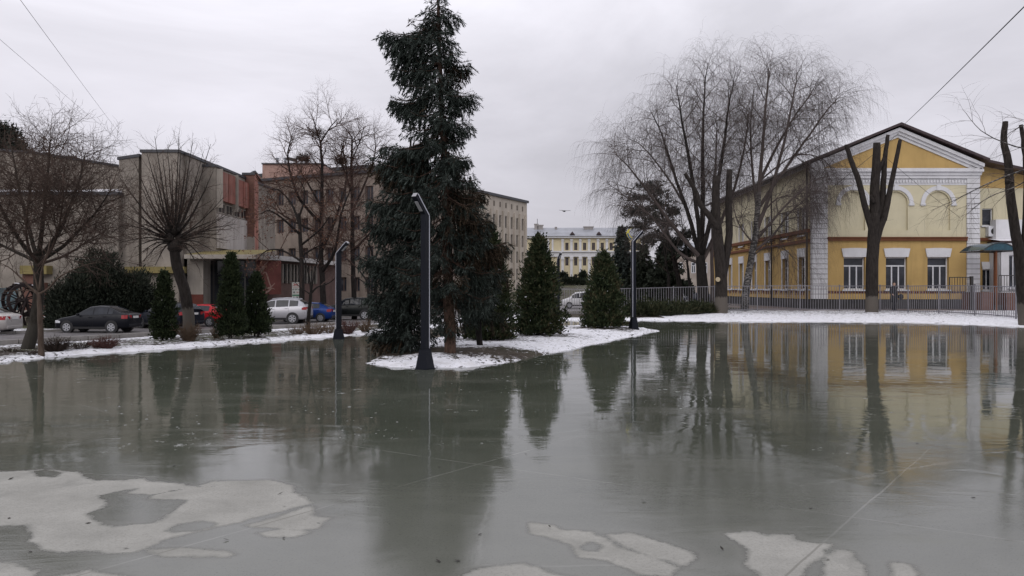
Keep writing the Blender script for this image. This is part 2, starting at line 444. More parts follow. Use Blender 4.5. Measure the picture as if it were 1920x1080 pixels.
    lv = maprange(nt, noise(nt, 0.5, 5, 0.7, c), 0.42, 0.6)
    ice_line = math_(nt, 'MULTIPLY', ln, lv)
    # crumbs of ice frozen into the film
    fl = maprange(nt, noise(nt, 5.2, 5, 0.75, c), 0.60, 0.63)
    fl = math_(nt, 'MULTIPLY', fl, maprange(nt, noise(nt, 0.45, 4, 0.65, c), 0.53, 0.62))
    fl = math_(nt, 'MULTIPLY', fl, maprange(nt, Y, 6.6, 8.5))
    col = mixc(nt, dry, wet, dryc)
    col = mixc(nt, math_(nt, 'MULTIPLY', ice_line, math_(nt, 'SUBTRACT', 0.42, math_(nt, 'MULTIPLY', dry, 0.42))), col, (0.28, 0.28, 0.26))
    vo = nt.nodes.new('ShaderNodeTexVoronoi'); vo.feature = 'DISTANCE_TO_EDGE'; vo.inputs['Scale'].default_value = 0.42; L.new(mixc(nt, 0.12, c, n_edge.node.outputs[1]), vo.inputs['Vector'])
    crack = math_(nt, 'MULTIPLY', maprange(nt, vo.outputs[0], 0.002, 0.006, 1, 0), maprange(nt, n_big, 0.47, 0.6))
    col = mixc(nt, math_(nt, 'MULTIPLY', crack, 0.3), col, (0.25, 0.25, 0.235))
    col = mixc(nt, math_(nt, 'MULTIPLY', math_(nt, 'MULTIPLY', ln, dry), 0.6), col, (0.15, 0.145, 0.13))
    col = mixc(nt, math_(nt, 'MULTIPLY', fl, 0.6), col, (0.34, 0.35, 0.345))
    # tyre arcs and grit
    L.new(col, b.inputs['Base Color'])
    # roughness: mirror-like film, duller where it thins
    r = maprange(nt, n_mid, 0.35, 0.7, 0.01, 0.04)
    r = math_(nt, 'ADD', r, math_(nt, 'MULTIPLY', maprange(nt, n_big, 0.5, 0.66), 0.025))
    r = math_(nt, 'ADD', r, math_(nt, 'MULTIPLY', maprange(nt, n_str, 0.58, 0.66), 0.08))
    r = math_(nt, 'ADD', r, math_(nt, 'MULTIPLY', near, 0.05))
    r = math_(nt, 'ADD', r, math_(nt, 'MULTIPLY', damp, 0.13))
    r = math_(nt, 'ADD', math_(nt, 'MULTIPLY', r, math_(nt, 'SUBTRACT', 1, dry)), math_(nt, 'MULTIPLY', dry, 0.8))
    r = math_(nt, 'MAXIMUM', r, math_(nt, 'MULTIPLY', fl, 0.6))
    L.new(r, b.inputs['Roughness'])
    b.inputs['IOR'].default_value = 1.33
    L.new(math_(nt, 'SUBTRACT', 0.5, math_(nt, 'MULTIPLY', dry, 0.38)), b.inputs['Specular IOR Level'])
    n_rip = noise(nt, 1.9, 1.5, 0.5, c, 0.5)
    hgt = math_(nt, 'ADD', math_(nt, 'MULTIPLY', n_rip, 1.0), math_(nt, 'MULTIPLY', n_fine, 0.035))
    hgt = math_(nt, 'ADD', hgt, math_(nt, 'MULTIPLY', maprange(nt, n_str, 0.5, 0.64), 0.25))
    hgt = math_(nt, 'ADD', hgt, math_(nt, 'MULTIPLY', math_(nt, 'MULTIPLY', n_grit, 0.16), math_(nt, 'ADD', near, dry)))
    hgt = math_(nt, 'ADD', hgt, math_(nt, 'MULTIPLY', fl, 0.1))
    bump(nt, b, hgt, 0.22, 0.012)
    return m
MG, MA, MP, MPL = mat_ground(), mat_asphalt(), mat_paving(), mat_plaza()

# --- plaza: dry patches traced on the ground, in metres
def z1(l): return [G0(x/2.0, 600+y/2.0) for x, y in l]
def z2(l): return [G0(960+x/2.0, 560+y/2.0) for x, y in l]
DRY = [z1([(-400,600),(0,570),(150,562),(290,568),(310,590),(350,605),(540,595),(560,605),(650,610),(700,618),(740,624),(800,606),(1010,600),(1090,620),(1100,640),(1165,684),(1030,722),(900,762),(820,775),(700,800),(500,868),(430,872),(320,862),(240,872),(160,856),(150,840),(100,832),(130,800),(110,770),(0,775),(-400,790)]),
       z1([(920,770),(1160,700),(1180,735),(1250,740),(1200,782),(1100,785),(930,775)]),
       z1([(560,862),(700,856),(850,868),(905,878),(860,888),(700,888),(620,882)]),
       z1([(980,797),(1060,785),(1160,795),(1100,818),(1010,810)]),
       z1([(-300,905),(0,908),(60,912),(140,940),(150,1010),(-300,1100)]),
       z1([(220,960),(330,938),(480,956),(620,1060),(240,1080)]),
       z1([(1740,966),(1830,925),(1960,915),(2060,950),(2240,985),(2290,1100),(1700,1100)]),
       z2([(60,840),(165,850),(180,870),(300,870),(372,908),(400,935),(560,985),(625,1012),(590,1045),(480,1030),(350,985),(250,972),(215,920),(150,900),(70,872)]),
       z2([(350,884),(440,878),(530,905),(690,950),(700,975),(640,1000),(520,962),(400,918)]),
       z2([(800,884),(900,873),(960,888),(1055,884),(1060,908),(1200,920),(1110,1000),(1080,1080),(960,1080),(880,990),(890,940)]),
       z2([(1212,942),(1270,950),(1310,990),(1330,1080),(1120,1080)]),
       z2([(1420,985),(1500,1000),(1540,1080),(1440,1080)])]
WETHOLE = [z1([(320,728),(400,690),(380,658),(450,640),(530,628),(470,650),(580,655),(570,670),(700,675),(660,712),(580,762),(430,777),(370,770),(340,740)]),
           z1([(630,790),(660,765),(760,752),(805,765),(790,780),(720,795),(650,797)]),
           z2([(260,930),(300,915),(335,928),(310,944),(270,944)]), z1([(120,565),(180,560),(235,572),(200,588),(140,588)])]
gx = spaced((-40,-8,1.0), (-8,-4.6,0.1), (-4.6,3.4,0.025), (3.4,8,0.1), (8,40,1.0))
gy = spaced((-16,2,1.5), (2,4,0.2), (4,7.7,0.025), (7.7,9,0.1), (9,46,0.8))
Xg, Yg = np.meshgrid(gx, gy)
zt, dd, _, _ = terrain(Xg, Yg)
foot = (Yg > 3.0) & (Yg < 10) & (np.abs(Xg) < 10)
dry = np.full(Xg.shape, -5.0)
xs, ys = Xg[foot], Yg[foot]
acc = np.full(xs.shape, -5.0)
for p in DRY: acc = np.maximum(acc, sdf(p, xs, ys))
for p in WETHOLE: acc = np.minimum(acc, -sdf(p, xs, ys))
dry[foot] = acc
dryA = np.clip(0.5 + dry/0.32, 0, 1)
dc = dd[:-1,:-1]
grid_object('plaza', Xg, Yg, np.zeros_like(Xg), dc < 1.6, MPL, {'dry': dryA})

# --- ground around it, roads, yard
tx = spaced((-900,-200,100), (-200,-60,14), (-60,-26,0.9), (-26,-12,0.28), (-12,8,0.13), (8,27,0.3), (27,60,1.5), (60,200,14), (200,900,100))
ty = spaced((-300,-40,60), (-40,10,3), (10,13,0.3), (13,33,0.13), (33,52,0.25), (52,90,1.2), (90,240,5), (240,1400,120))
Xt, Yt = np.meshgrid(tx, ty)
Zt, Dt, DLt, DIt = terrain(Xt, Yt)
def gauss(cx, cy, rx, ry): return np.exp(-(((Xt-cx)/rx)**2+((Yt-cy)/ry)**2))
left = (DIt < 0) & (DLt > 0) & (Yt < 37)
snow = np.zeros_like(Xt)
snow_l = 0.30 + 0.55*(1-sst(0.35, 1.5, Dt)) + 0.5*np.exp(-((DLt-4.2)/0.45)**2) + 0.12*np.sin(Xt*0.9+Yt*0.5)
snow = np.where(left, snow_l, snow)
right = (DIt < 0) & ~left & (Yt < 49)
snow = np.where(right, 0.92 - 0.30*sst(2.0, 6.5, Dt) - 0.9*(Xt < 8)*sst(1.2, 2.5, Dt)*sst(1, 3, Xt), snow)
isl = 0.86 - 1.0*gauss(-0.8, 18.7, 2.1, 1.0) - 0.55*gauss(-2.9, 19.0, 1.0, 1.3) - 0.7*gauss(-0.6, 22.6, 1.1, 0.9) - 0.7*gauss(0.9, 24.6, 1.2, 0.9) - 0.8*gauss(3.3, 29.0, 1.3, 1.0) - 0.35*gauss(0.6, 17.8, 1.0, 0.6) + 0.1*gauss(0.5, 20.5, 1.5, 1.0)
snow = np.where(DIt > -0.2, isl, snow)
snow = np.where((Yt > 49) & (Xt > 14), 0.12, snow)
grs = np.clip(0.25 + 0.75*left*sst(1.0, 2.0, Dt)*(1-sst(3.6, 4.2, DLt)) + 0.8*(DLt > 26) + 0.5*(Yt > 49), 0, 1)
cX, cY = (Xt[:-1,:-1]+Xt[1:,1:])/2, (Yt[:-1,:-1]+Yt[1:,1:])/2
cD, cDL, cDI = Dt[:-1,:-1], DLt[:-1,:-1], DIt[:-1,:-1]
keep = cD > -0.6
roadm = keep & (cDI < 0) & (((cDL > 4.75) & (cDL < 27.0) & (cY < 60)) | ((cY > 60) & (cY < 128) & (cX < 40) & (cX > -16)))
yardm = keep & (cX > 15.5) & (cY > 48.6) & (cY < 120) & (cX < 60) & ~roadm
A = {'snow': snow, 'grass': grs}
grid_object('ground', Xt, Yt, Zt, keep & ~roadm & ~yardm, MG, A)
grid_object('road', Xt, Yt, Zt, roadm, MA, {})
grid_object('yard_paving', Xt, Yt, Zt, yardm, MP, {})
# kerbs along the road
KC = mat_rough('kerb_concrete', (0.27, 0.255, 0.24), 0.25, 2.0)
def kerb(dl, s0, s1, w=0.16, h=0.13):
    k = M(); T = Vector((0.493, 0.87, 0)); n = Vector((LN[0], LN[1], 0)); s = s0
    while s < s1:
        a = Vector((LE0[0], LE0[1], 0)) + n*dl + T*s; b = a + T*0.97
        a.z = gz(a.x, a.y)+h/2-0.04; b.z = gz(b.x, b.y)+h/2-0.04
        k.beam(a, b, w, h+0.08); s += 1.0
    return tag(k.build('kerb', KC), kind='structure')
kerb(4.75, -14, 16); kerb(26.9, -12, 52)

# ------------------------------------------------------------------ buildings: shared pieces
YEL = mat_rough('ochre_render', (0.49, 0.335, 0.135), 0.12, 0.9, 0.9, True, 0.25, 40, 0.2, (0.25, 0.17, 0.07), 0.45)
CRM = mat_rough('cream_render', (0.59, 0.54, 0.385), 0.10, 0.8, 0.9, True, 0.25, 40, 0.2, (0.36, 0.32, 0.22), 0.35)
WHT = mat_rough('white_plaster', (0.64, 0.64, 0.66), 0.10, 1.4, 0.85, True, 0.2, 40, 0.2, (0.38, 0.37, 0.36), 0.35)
QJ = mat_rough('grey_joint', (0.2,0.195,0.19), 0.2, 2.0)
BRN = mat_rough('brown_cornice', (0.16, 0.062, 0.03), 0.2, 2.0)
RED = mat_rough('red_clay_tile', (0.13, 0.04, 0.03), 0.3, 3.0)
PLI = mat_rough('dark_plinth', (0.05, 0.048, 0.05), 0.3, 1.6)
ROOF = mat_plain('dark_metal_roof', (0.045, 0.028, 0.03), 0.45, 0.0, 0.0, 0.4, 0.25, 2)
PVC = mat_plain('white_window_frame', (0.62, 0.63, 0.66), 0.4)
GLS = mat_glass_dark('dark_window_glass', (0.02, 0.022, 0.028))
PIPE = mat_plain('dark_pipe', (0.02, 0.018, 0.018), 0.5)
STEEL = mat_plain('grey_steel', (0.20, 0.20, 0.22), 0.5, 0.3)
CONC = mat_rough('grimy_concrete', (0.28, 0.25, 0.218), 0.36, 0.7, 0.9, True, 0.3, 25, 0.2, (0.12, 0.10, 0.085), 0.85)
CONC2 = mat_rough('pale_concrete', (0.34, 0.31, 0.275), 0.2, 0.6, 0.9, True, 0.25, 25, 0.2, (0.17, 0.15, 0.13), 0.6)
CAPM = mat_plain('dark_parapet_cap', (0.035, 0.037, 0.045), 0.5)
SNOW = mat_plain('snow_layer', (0.80, 0.80, 0.84), 0.8, 0, 0, 0.2)
BRICKR = mat_brick('red_brown_brick', (0.19, 0.085, 0.06), (0.14, 0.06, 0.045), (0.11, 0.08, 0.07))
OLIVE = mat_rough('olive_roof_band', (0.22, 0.18, 0.075), 0.3, 1.2)
GLB = mat_glass_dark('black_shop_glass', (0.008, 0.009, 0.011), 0.06)
mat_dw = mat_plain('brown_window_frame',(0.13,0.085,0.07),0.6)
def frame(o, u, n):
    o, u, n = Vector(o), Vector(u), Vector(n)
    return lambda a, b, c: o + u*a + Vector((0, 0, b)) + n*c
def wall(m, T, u0, u1, v0, v1, holes, depth, mi=0):
    """wall sheet at n=0 with rectangular openings and their reveals going in to n=-depth"""
    us = sorted(set([u0, u1] + [x for h in holes for x in h[:2]])); vv = sorted(set([v0, v1] + [x for h in holes for x in h[2:4]]))
    for i in range(len(us)-1):
        for j in range(len(vv)-1):
            cu, cv = (us[i]+us[i+1])/2, (vv[j]+vv[j+1])/2
            if any(h[0] < cu < h[1] and h[2] < cv < h[3] for h in holes): continue
            m.quad(T(us[i],vv[j],0), T(us[i+1],vv[j],0), T(us[i+1],vv[j+1],0), T(us[i],vv[j+1],0), mi)
    for h in holes:
        a, b, c, d = h[:4]; q = -depth
        m.quad(T(a,c,0),T(a,d,0),T(a,d,q),T(a,c,q),mi); m.quad(T(b,c,q),T(b,d,q),T(b,d,0),T(b,c,0),mi)
        m.quad(T(a,d,0),T(b,d,0),T(b,d,q),T(a,d,q),mi); m.quad(T(a,c,q),T(b,c,q),T(b,c,0),T(a,c,0),mi)
def window(parent, T, u0, u1, v0, v1, n, style='three', fw=0.07, fmat=None, gmat=None, sill=True, split=True):
    """frame mesh (part) with its pane as a sub-part"""
    m = M(); e = 0.045
    m.ubox(T, u0, u0+fw, v0, v1, n, n+e); m.ubox(T, u1-fw, u1, v0, v1, n, n+e)
    m.ubox(T, u0+fw, u1-fw, v1-fw, v1, n, n+e); m.ubox(T, u0+fw, u1-fw, v0, v0+fw, n, n+e)
    w, h = u1-u0, v1-v0
    if style == 'three':
        vt = v1-h*0.27
        m.ubox(T, u0+fw, u1-fw, vt-fw*0.6, vt+fw*0.6, n, n+e)
        for t in (0.34, 0.66): m.ubox(T, u0+w*t-fw*0.55, u0+w*t+fw*0.55, v0+fw, vt-fw*0.6, n, n+e)
    elif style == 'two':
        vt = v1-h*0.3
        m.ubox(T, u0+fw, u1-fw, vt-fw*0.5, vt+fw*0.5, n, n+e)
        m.ubox(T, u0+w/2-fw*0.5, u0+w/2+fw*0.5, v0+fw, vt-fw*0.5, n, n+e)
    elif style == 'tee':
        m.ubox(T, u0+w/2-fw*0.5, u0+w/2+fw*0.5, v0+fw, v1-fw, n, n+e)
    if sill: m.ubox(T, u0-0.1, u1+0.1, v0-0.09, v0-0.004, -0.02, 0.12)
    f = m.build('window', fmat or PVC, parent)
    if split:
        g = M(); g.quad(T(u0+0.01,v0+0.01,n+0.012), T(u1-0.01,v0+0.01,n+0.012), T(u1-0.01,v1-0.01,n+0.012), T(u0+0.01,v1-0.01,n+0.012))
        g.build('pane', gmat or GLS, f)
    return f

# ------------------------------------------------------------------ yellow gabled building on the right
YB = thing('yellow_building', 'two storey ochre and cream building with white quoins and a gable, behind the railing', 'building', (24.9, 52, 0.24))
YD = 52.0; KS = F/YD
def yx(px): return (px-960)/KS
def yz(py): return H + (540-py)/KS
TF = frame((0, YD, 0), (1,0,0), (0,-1,0))                       # front: u = world x, v = world z
XL, XR = yx(1522), yx(1836); YB_BACK = 78.0
bx0, bx1 = yx(1551), yx(1812)                                    # between the quoins
band0, band1 = yz(451.5), yz(444.5)
def build_yellow():
    wins = [(yx(1582), yx(1622)), (yx(1661), yx(1701)), (yx(1739), yx(1779))]
    v0, v1 = yz(543), yz(482)
    m = M(); wall(m, TF, bx0, bx1, yz(545), band0, [(a, b, v0, v1) for a, b in wins], 0.3)
    m.ubox(TF, bx0, bx1, yz(561), yz(551), -0.2, 0.0)
    m.build('lower_wall', YEL, YB)
    # rows of dark tile and plinth
    m = M(); m.ubox(TF, bx0, bx1, yz(551), yz(545), -0.2, -0.03)
    x = bx0+0.04
    t = M()
    while x < bx1-0.12: t.ubox(TF, x, x+0.14, yz(550), yz(546), -0.03, 0.01); x += 0.2
    m.build('tile_band', YEL, YB); t.build('tile_row', RED, YB)
    m = M(); m.box((XL-0.06, YD-0.1, 0.1), (XR+0.06, YD+0.5, yz(562))); m.box((XL-0.1, YD+0.5, 0.1), (XL+0.4, YB_BACK, yz(562)))
    m.build('plinth', PLI, YB)
    # upper wall with three blind arches
    ac = [(yx(1578), yx(1622)), (yx(1657), yx(1702)), (yx(1736.5), yx(1781.5))]
    a0, a1 = yz(432), yz(359)
    m = M(); wall(m, TF, bx0, bx1, band1, yz(347), [(a, b, a0, a1) for a, b in ac], 0.13)
    for a, b in ac:
        r = (b-a)/2; c = (a+b)/2; sp = a1-r; n = 20
        m.quad(TF(a,a0,-0.13),TF(b,a0,-0.13),TF(b,a1,-0.13),TF(a,a1,-0.13))
        pr = None
        for i in range(n+1):
            th = math.pi*i/n; p = (c-r*math.cos(th), sp+r*math.sin(th))
            if pr:
                m.quad(TF(pr[0],pr[1],0.002),TF(p[0],p[1],0.002),TF(p[0],a1,0.002),TF(pr[0],a1,0.002))
                m.quad(TF(pr[0],pr[1],-0.128),TF(p[0],p[1],-0.128),TF(p[0],p[1],0.002),TF(pr[0],pr[1],0.002))
            pr = p
    m.build('upper_wall', CRM, YB)
    for a, b in ac:                                              # archivolts
        m = M(); c = (a+b)/2; ri = (b-a)/2+0.10; ro = (b-a)/2+0.36; sp = a1-(b-a)/2; n = 24
        for i in range(n):
            t0, t1 = math.pi*i/n, math.pi*(i+1)/n
            p = [(c-q*math.cos(t), sp+q*math.sin(t)) for q, t in ((ri,t0),(ro,t0),(ro,t1),(ri,t1))]
            m.extr([p[0],p[3],p[2],p[1]], TF, 0.004, 0.075)
        for s in (-1, 1): m.ubox(TF, c+s*(ri-0.05) if s > 0 else c-ro-0.04, c+ro+0.04 if s > 0 else c-ri+0.05, sp-0.14, sp-0.003, 0.004, 0.1)
        m.ubox(TF, c-0.13, c+0.13, sp+ri-0.03, sp+ro+0.06, 0.076, 0.12)
        m.build('archivolt', WHT, YB)
    for (a, b) in wins:
        window(YB, TF, a, b, v0, v1, -0.26, 'three', 0.075)
        m = M(); c = (a+b)/2
        m.extr([(c-0.74,yz(482)+0.003),(c+0.74,yz(482)+0.003),(c+0.86,yz(466)),(c+0.3,yz(465)),(c-0.3,yz(465)),(c-0.86,yz(466))], TF, 0.003, 0.09)
        m.build('lintel', WHT, YB)
    # brown string course
    m = M(); m.ubox(TF, bx0, bx1, band0, band1-0.06, -0.1, 0.16); m.ubox(TF, bx0, bx1, band1-0.06, band1, -0.1, 0.22)
    m.build('string_course', BRN, YB)
    # quoins: courses with dark joints
    for (a, b, side) in ((XL, bx0, True), (bx1, XR, False)):
        m = M(); z = yz(561); top = yz(335); n = 24; h = (top-z)/n
        for i in range(n):
            y1 = YD+0.25 if side else YD+0.2
            m.box((a, YD-0.10, z+i*h+0.026), (b, y1, z+(i+1)*h-0.010))
        m.build('quoin', WHT, YB)
        m = M(); m.box((a+0.03, YD-0.06, z), (b-0.03, YD+0.2, top)); m.build('quoin_core', QJ, YB)
    # entablature with dentils
    m = M()
    m.ubox(TF, bx0, bx1, yz(347), yz(336), -0.1, 0.03); m.ubox(TF, XL, XR, yz(335), yz(329), -0.1, 0.12)
    m.ubox(TF, XL-0.05, XR+0.05, yz(329), yz(323), -0.1, 0.2); m.ubox(TF, XL-0.12, XR+0.12, yz(323), yz(318.5), -0.1, 0.34)
    m.ubox(TF, XL-0.06, XR+0.06, yz(318.5), yz(316), -0.1, 0.22)
    x = bx0+0.06
    while x < bx1-0.1: m.ubox(TF, x, x+0.11, yz(343), yz(337.5), 0.03, 0.11); x += 0.2
    m.build('cornice', WHT, YB)
    # gable
    cx = (XL+XR)/2; ax, az = cx+0.1, yz(249)
    zb = yz(316)
    m = M(); m.extr([(XL,zb),(XR,zb),(ax,az)], TF, -0.3, 0.0); m.build('gable_wall', YEL, YB)
    m = M()
    for s in (-1, 1):
        xe = XL-0.15 if s < 0 else XR+0.15
        d = Vector((ax-xe, 0, az-zb)); L = d.length; d.normalize(); nn = Vector((-d.z*s*-1, 0, abs(d.x)))
        for (o0, o1, pr) in ((-0.30, -0.12, 0.10), (-0.12, 0.05, 0.22), (0.05, 0.26, 0.36)):
            nx, nz = -d.z*(1 if s < 0 else -1), abs(d.x)
            P = lambda t, o: (xe + d.x*t*L + nx*o, zb + d.z*t*L + nz*o)
            # keep mitre at the apex vertical
            def at(t, o):
                if t == 1: return (ax, az + o/abs(d.x))
                return (xe, zb + o/abs(d.x))
            poly = [at(0,o0), at(1,o0), at(1,o1), at(0,o1)]
            if s > 0: poly = poly[::-1]
            m.extr(poly, TF, -0.1, pr)
    m.build('raking_cornice', WHT, YB)
    # roof: two slopes with overhang, dark fascia; the right slope runs on lower over the annexe
    m = M(); sl = (az-zb)/(ax-(XL-0.15)); y0, y1 = YD-0.62, YB_BACK+0.5
    zr = az+0.40
    def zl(x): return zr - sl*(ax-x)
    def zrr(x): return zr - sl*(x-ax)
    xl = XL-0.75; xr = XR+0.35
    th = 0.17
    for (p, q) in (((xl, zl(xl)), (ax, zr)), ((ax, zr), (xr, zrr(xr)))):
        P = [(p[0],y0,p[1]),(q[0],y0,q[1]),(q[0],y1,q[1]),(p[0],y1,p[1])]
        m.add(P + [(a,b,c+th) for a,b,c in P], [(0,3,2,1),(4,5,6,7),(0,1,5,4),(1,2,6,5),(2,3,7,6),(3,0,4,7)])
    q0 = zrr(xr)                                                 # the flatter tail of the roof
    P = [(xr,y0+0.3,q0-0.003),(xr+4.2,y0+0.3,q0-0.95),(xr+4.2,y1,q0-0.95),(xr,y1,q0-0.003)]
    m.add(P + [(a,b,c+th) for a,b,c in P], [(0,3,2,1),(4,5,6,7),(0,1,5,4),(1,2,6,5),(2,3,7,6),(3,0,4,7)])
    rf = m.build('roof', ROOF, YB)
    m = M(); m.tube([Vector((yx(1636),YD+9,zl(yx(1636))-0.1)), Vector((yx(1636)-0.05,YD+9,ZP(168,YD+9)))], [0.045, 0.02], 5); m.build('antenna', STEEL, rf)
    m = M(); m.tube([Vector((xl-0.02, y0+0.1, zl(xl)+0.02)), Vector((xl-0.02, y1, zl(xl)+0.02))], 0.085, 8); m.build('gutter', PIPE, rf)
    # --- left flank
    TL = frame((XL, 0, 0), (0,1,0), (-1,0,0))                   # u = world y
    ys = [53.75, 57.05, 60.9, 64.3, 67.9, 71.4, 75.0]
    lo = [(y-0.55, y+0.55, yz(543), yz(480)) for y in ys]; up = [(y-0.55, y+0.55, yz(438), yz(384)) for y in ys]
    zb0, zb1 = yz(453), yz(428)
    m = M(); wall(m, TL, YD+0.25, YB_BACK, yz(561), zb0, lo, 0.28); m.build('flank_lower_wall', YEL, YB)
    ze = zl(XL)+0.03
    m = M(); wall(m, TL, YD+0.25, YB_BACK, zb1, ze, up, 0.28); m.build('flank_upper_wall', CRM, YB)
    m = M(); m.box((XL+0.3, YD+0.5, 0.1), (XR-0.05, YB_BACK, 9.0)); m.build('body', PLI, YB)
    for h in lo: window(YB, TL, *h, -0.24, 'two')
    for h in up: window(YB, TL, *h, -0.24, 'two')
    for y in ys:
        m = M(); m.ubox(TL, y-0.72, y+0.72, yz(480)+0.003, yz(463), 0.003, 0.08)
        for s in (-1, 1):
            a = y+s*0.55; m.ubox(TL, min(a, a+s*0.16), max(a, a+s*0.16), yz(543), yz(480), 0.003, 0.045)
            m.ubox(TL, min(a, a+s*0.16), max(a, a+s*0.16), yz(438), yz(384), 0.003, 0.045)
        m.build('flank_surround', WHT, YB)
    m = M(); m.ubox(TL, YD+0.25, YB_BACK, zb0, zb0+0.20, -0.1, 0.14); m.ubox(TL, YD+0.25, YB_BACK, zb1-0.24, zb1, -0.1, 0.2)
    y = YD+1.5
    m2 = M(); m2.ubox(TL, YD+0.25, YB_BACK, zb0+0.20, zb1-0.24, -0.1, 0.01)
    while y < YB_BACK-1.2: m.ubox(TL, y, y+1.1, zb0+0.3, zb0+0.36, 0.01, 0.05); m.ubox(TL, y, y+1.1, zb1-0.42, zb1-0.35, 0.01, 0.05); y += 1.9
    m.build('flank_string_course', BRN, YB); m2.build('flank_frieze', YEL, YB)
    m = M(); m.ubox(TL, YD+0.25, YB_BACK, ze-0.35, ze-0.02, 0.003, 0.14); m.build('eaves_cornice', WHT, YB)
    y = YD+1.4
    while y < YB_BACK-0.5:
        m = M()
        for k in range(3): m.ubox(TL, y+k*0.22, y+k*0.22+0.14, yz(550)+(0.02 if k % 2 else -0.12), yz(545.5), 0.003, 0.03)
        y += 1.05; m.build('flank_tile_row', RED, YB)
    m = M(); m.ubox(TL, YD+0.25, YB_BACK, yz(544.5), yz(542), 0.003, 0.1); m.build('flank_sill_course', WHT, YB)
    m = M()
    m.box((XL+0.1, YB_BACK-0.02, 0), (XR, YB_BACK+0.1, 9.2))
    m.build('rear_wall', CRM, YB)
    for y in (YD+0.42, 59.6):
        m = M(); m.tube([Vector((XL-0.16, y, 0.3)), Vector((XL-0.16, y, ze-0.3)), Vector((XL-0.45, y, ze+0.05))], 0.06, 7); m.build('downpipe', PIPE, YB)
    # --- annexe on the right: set back strip, then a white porch block
    TA = frame((0, YD+0.9, 0), (1,0,0), (0,-1,0)); ka = F/(YD+0.9)
    ax_ = lambda px: (px-960)/ka
    az_ = lambda py: H+(540-py)/ka
    x0, x1 = XR-0.05, ax_(1890)
    hs = [(ax_(1841.5), ax_(1862), az_(423), az_(391))]
    m = M(); wall(m, TA, x0, ax_(1960), az_(446), az_(353), hs, 0.25); m.build('annexe_upper_wall', CRM, YB)
    m = M(); m.extr([(x0,az_(353)),(ax_(1960),az_(353)),(ax_(1960),az_(334)),(x0,az_(296))], TA, -0.2, 0.0); m.build('annexe_gable_wall', YEL, YB)
    hs2 = [(ax_(1842), ax_(1861), az_(544), az_(505))]
    m = M(); wall(m, TA, x0, x1, 0.2, az_(452), hs2, 0.25); m.build('annexe_lower_wall', YEL, YB)
    m = M(); m.box((x0, YD+1.4, 0.1), (ax_(1960), YB_BACK, 7.5)); m.build('annexe_body', PLI, YB)
    window(YB, TA, *hs[0], -0.2, 'plain', 0.06); window(YB, TA, *hs2[0], -0.2, 'tee', 0.06)
    m = M(); m.ubox(TA, x0, ax_(1880), az_(452), az_(446), -0.1, 0.15); m.build('annexe_string_course', BRN, YB)
    m = M(); c = ax_(1852); m.extr([(c-0.38,az_(505)+0.003),(c+0.38,az_(505)+0.003),(c+0.46,az_(491)),(c-0.46,az_(491))], TA, 0.003, 0.08); m.build('lintel', WHT, YB)
    m = M(); m.box((ax_(1850)-0.1, YD+0.5, az_(444)), (ax_(1863), YD+0.88, az_(425))); a = m.build('air_conditioner', PVC, YB, bevel=0.02)
    m = M(); m.disc((ax_(1857), YD+0.49, az_(434.5)), (0,1,0), 0.2, 0.02, 16); m.build('fan_grille', PIPE, a)
    # porch
    TP = frame((0, YD-0.4, 0), (1,0,0), (0,-1,0)); kp = F/(YD-0.4)
    px_ = lambda p: (p-960)/kp
    pz_ = lambda p: H+(540-p)/kp
    m = M(); wall(m, TP, px_(1877), px_(1985), 0.2, pz_(466), [(px_(1892), px_(1912), pz_(540), pz_(478))], 0.25)
    m.box((px_(1877), YD-0.2, 0.2), (px_(1985), YD+0.88, pz_(466)))
    m.build('porch_wall', WHT, YB)
    m = M(); wall(m, TA, px_(1878), px_(1985), pz_(448), pz_(410), [], 0.2); m2 = M(); m2.box((px_(1878), YD+0.2, pz_(448)), (px_(1985), YD+0.85, pz_(410))); m2.build('porch_upper_wall', WHT, YB)
    window(YB, TP, px_(1892), px_(1912), pz_(540), pz_(478), -0.2, 'tee', 0.06)
    m = M(); m.box((px_(1868), YD-0.8, pz_(455)), (px_(1990), YD+0.6, pz_(452))); r2 = m.build('porch_roof', ROOF, YB)
    m = M(); m.add([(px_(1869),YD-0.78,pz_(452)),(px_(1990),YD-0.78,pz_(452)),(px_(1990),YD+0.6,pz_(446)),(px_(1869),YD+0.6,pz_(446))],[(0,1,2,3)]); m.build('porch_snow', SNOW, r2)
    m = M(); m.box((px_(1868), YD-0.7, pz_(466)), (px_(1990), YD-0.38, pz_(456))); m.build('porch_fascia', WHT, YB)
    # brick terrace with railing
    m = M(); m.box((W(1841,49), 49, 0.1), (W(1862,49), 51.2, ZP(548,49))); m.box((W(1887,49), 49, 0.1), (W(1990,49), 51.2, ZP(549,49))); m.build('terrace', BRICKR, YB)
    m = M(); m.box((W(1862.5,49)+0.02, 49.3, 0.1), (W(1887,49)-0.02, 51.2, 0.55)); m.build('terrace_step', PLI, YB)
    for (a, b, t, bt) in ((1873, 1960, 516.5, 546), (1780, 1822, 520, 548)):
        m = M(); m.beam((W(a,49.1),49.1,ZP(t,49.1)), (W(b,49.1),49.1,ZP(t,49.1)), 0.05); m.beam((W(a,49.1),49.1,ZP(bt,49.1)), (W(b,49.1),49.1,ZP(bt,49.1)), 0.04)
        x = a
        while x <= b: m.beam((W(x,49.1),49.1,ZP(bt,49.1)), (W(x,49.1),49.1,ZP(t,49.1)), 0.025); x += 5
        if a > 1800: m.build('terrace_railing', PIPE, YB)
    m.beam((W(1780.5,49.1),49.1,0.2),(W(1780.5,49.1),49.1,ZP(520,49.1)),0.05); m.beam((W(1821.5,49.1),49.1,0.2),(W(1821.5,49.1),49.1,ZP(518,49.1)),0.16)
    m.build('terrace_railing', PIPE, YB)
build_yellow()
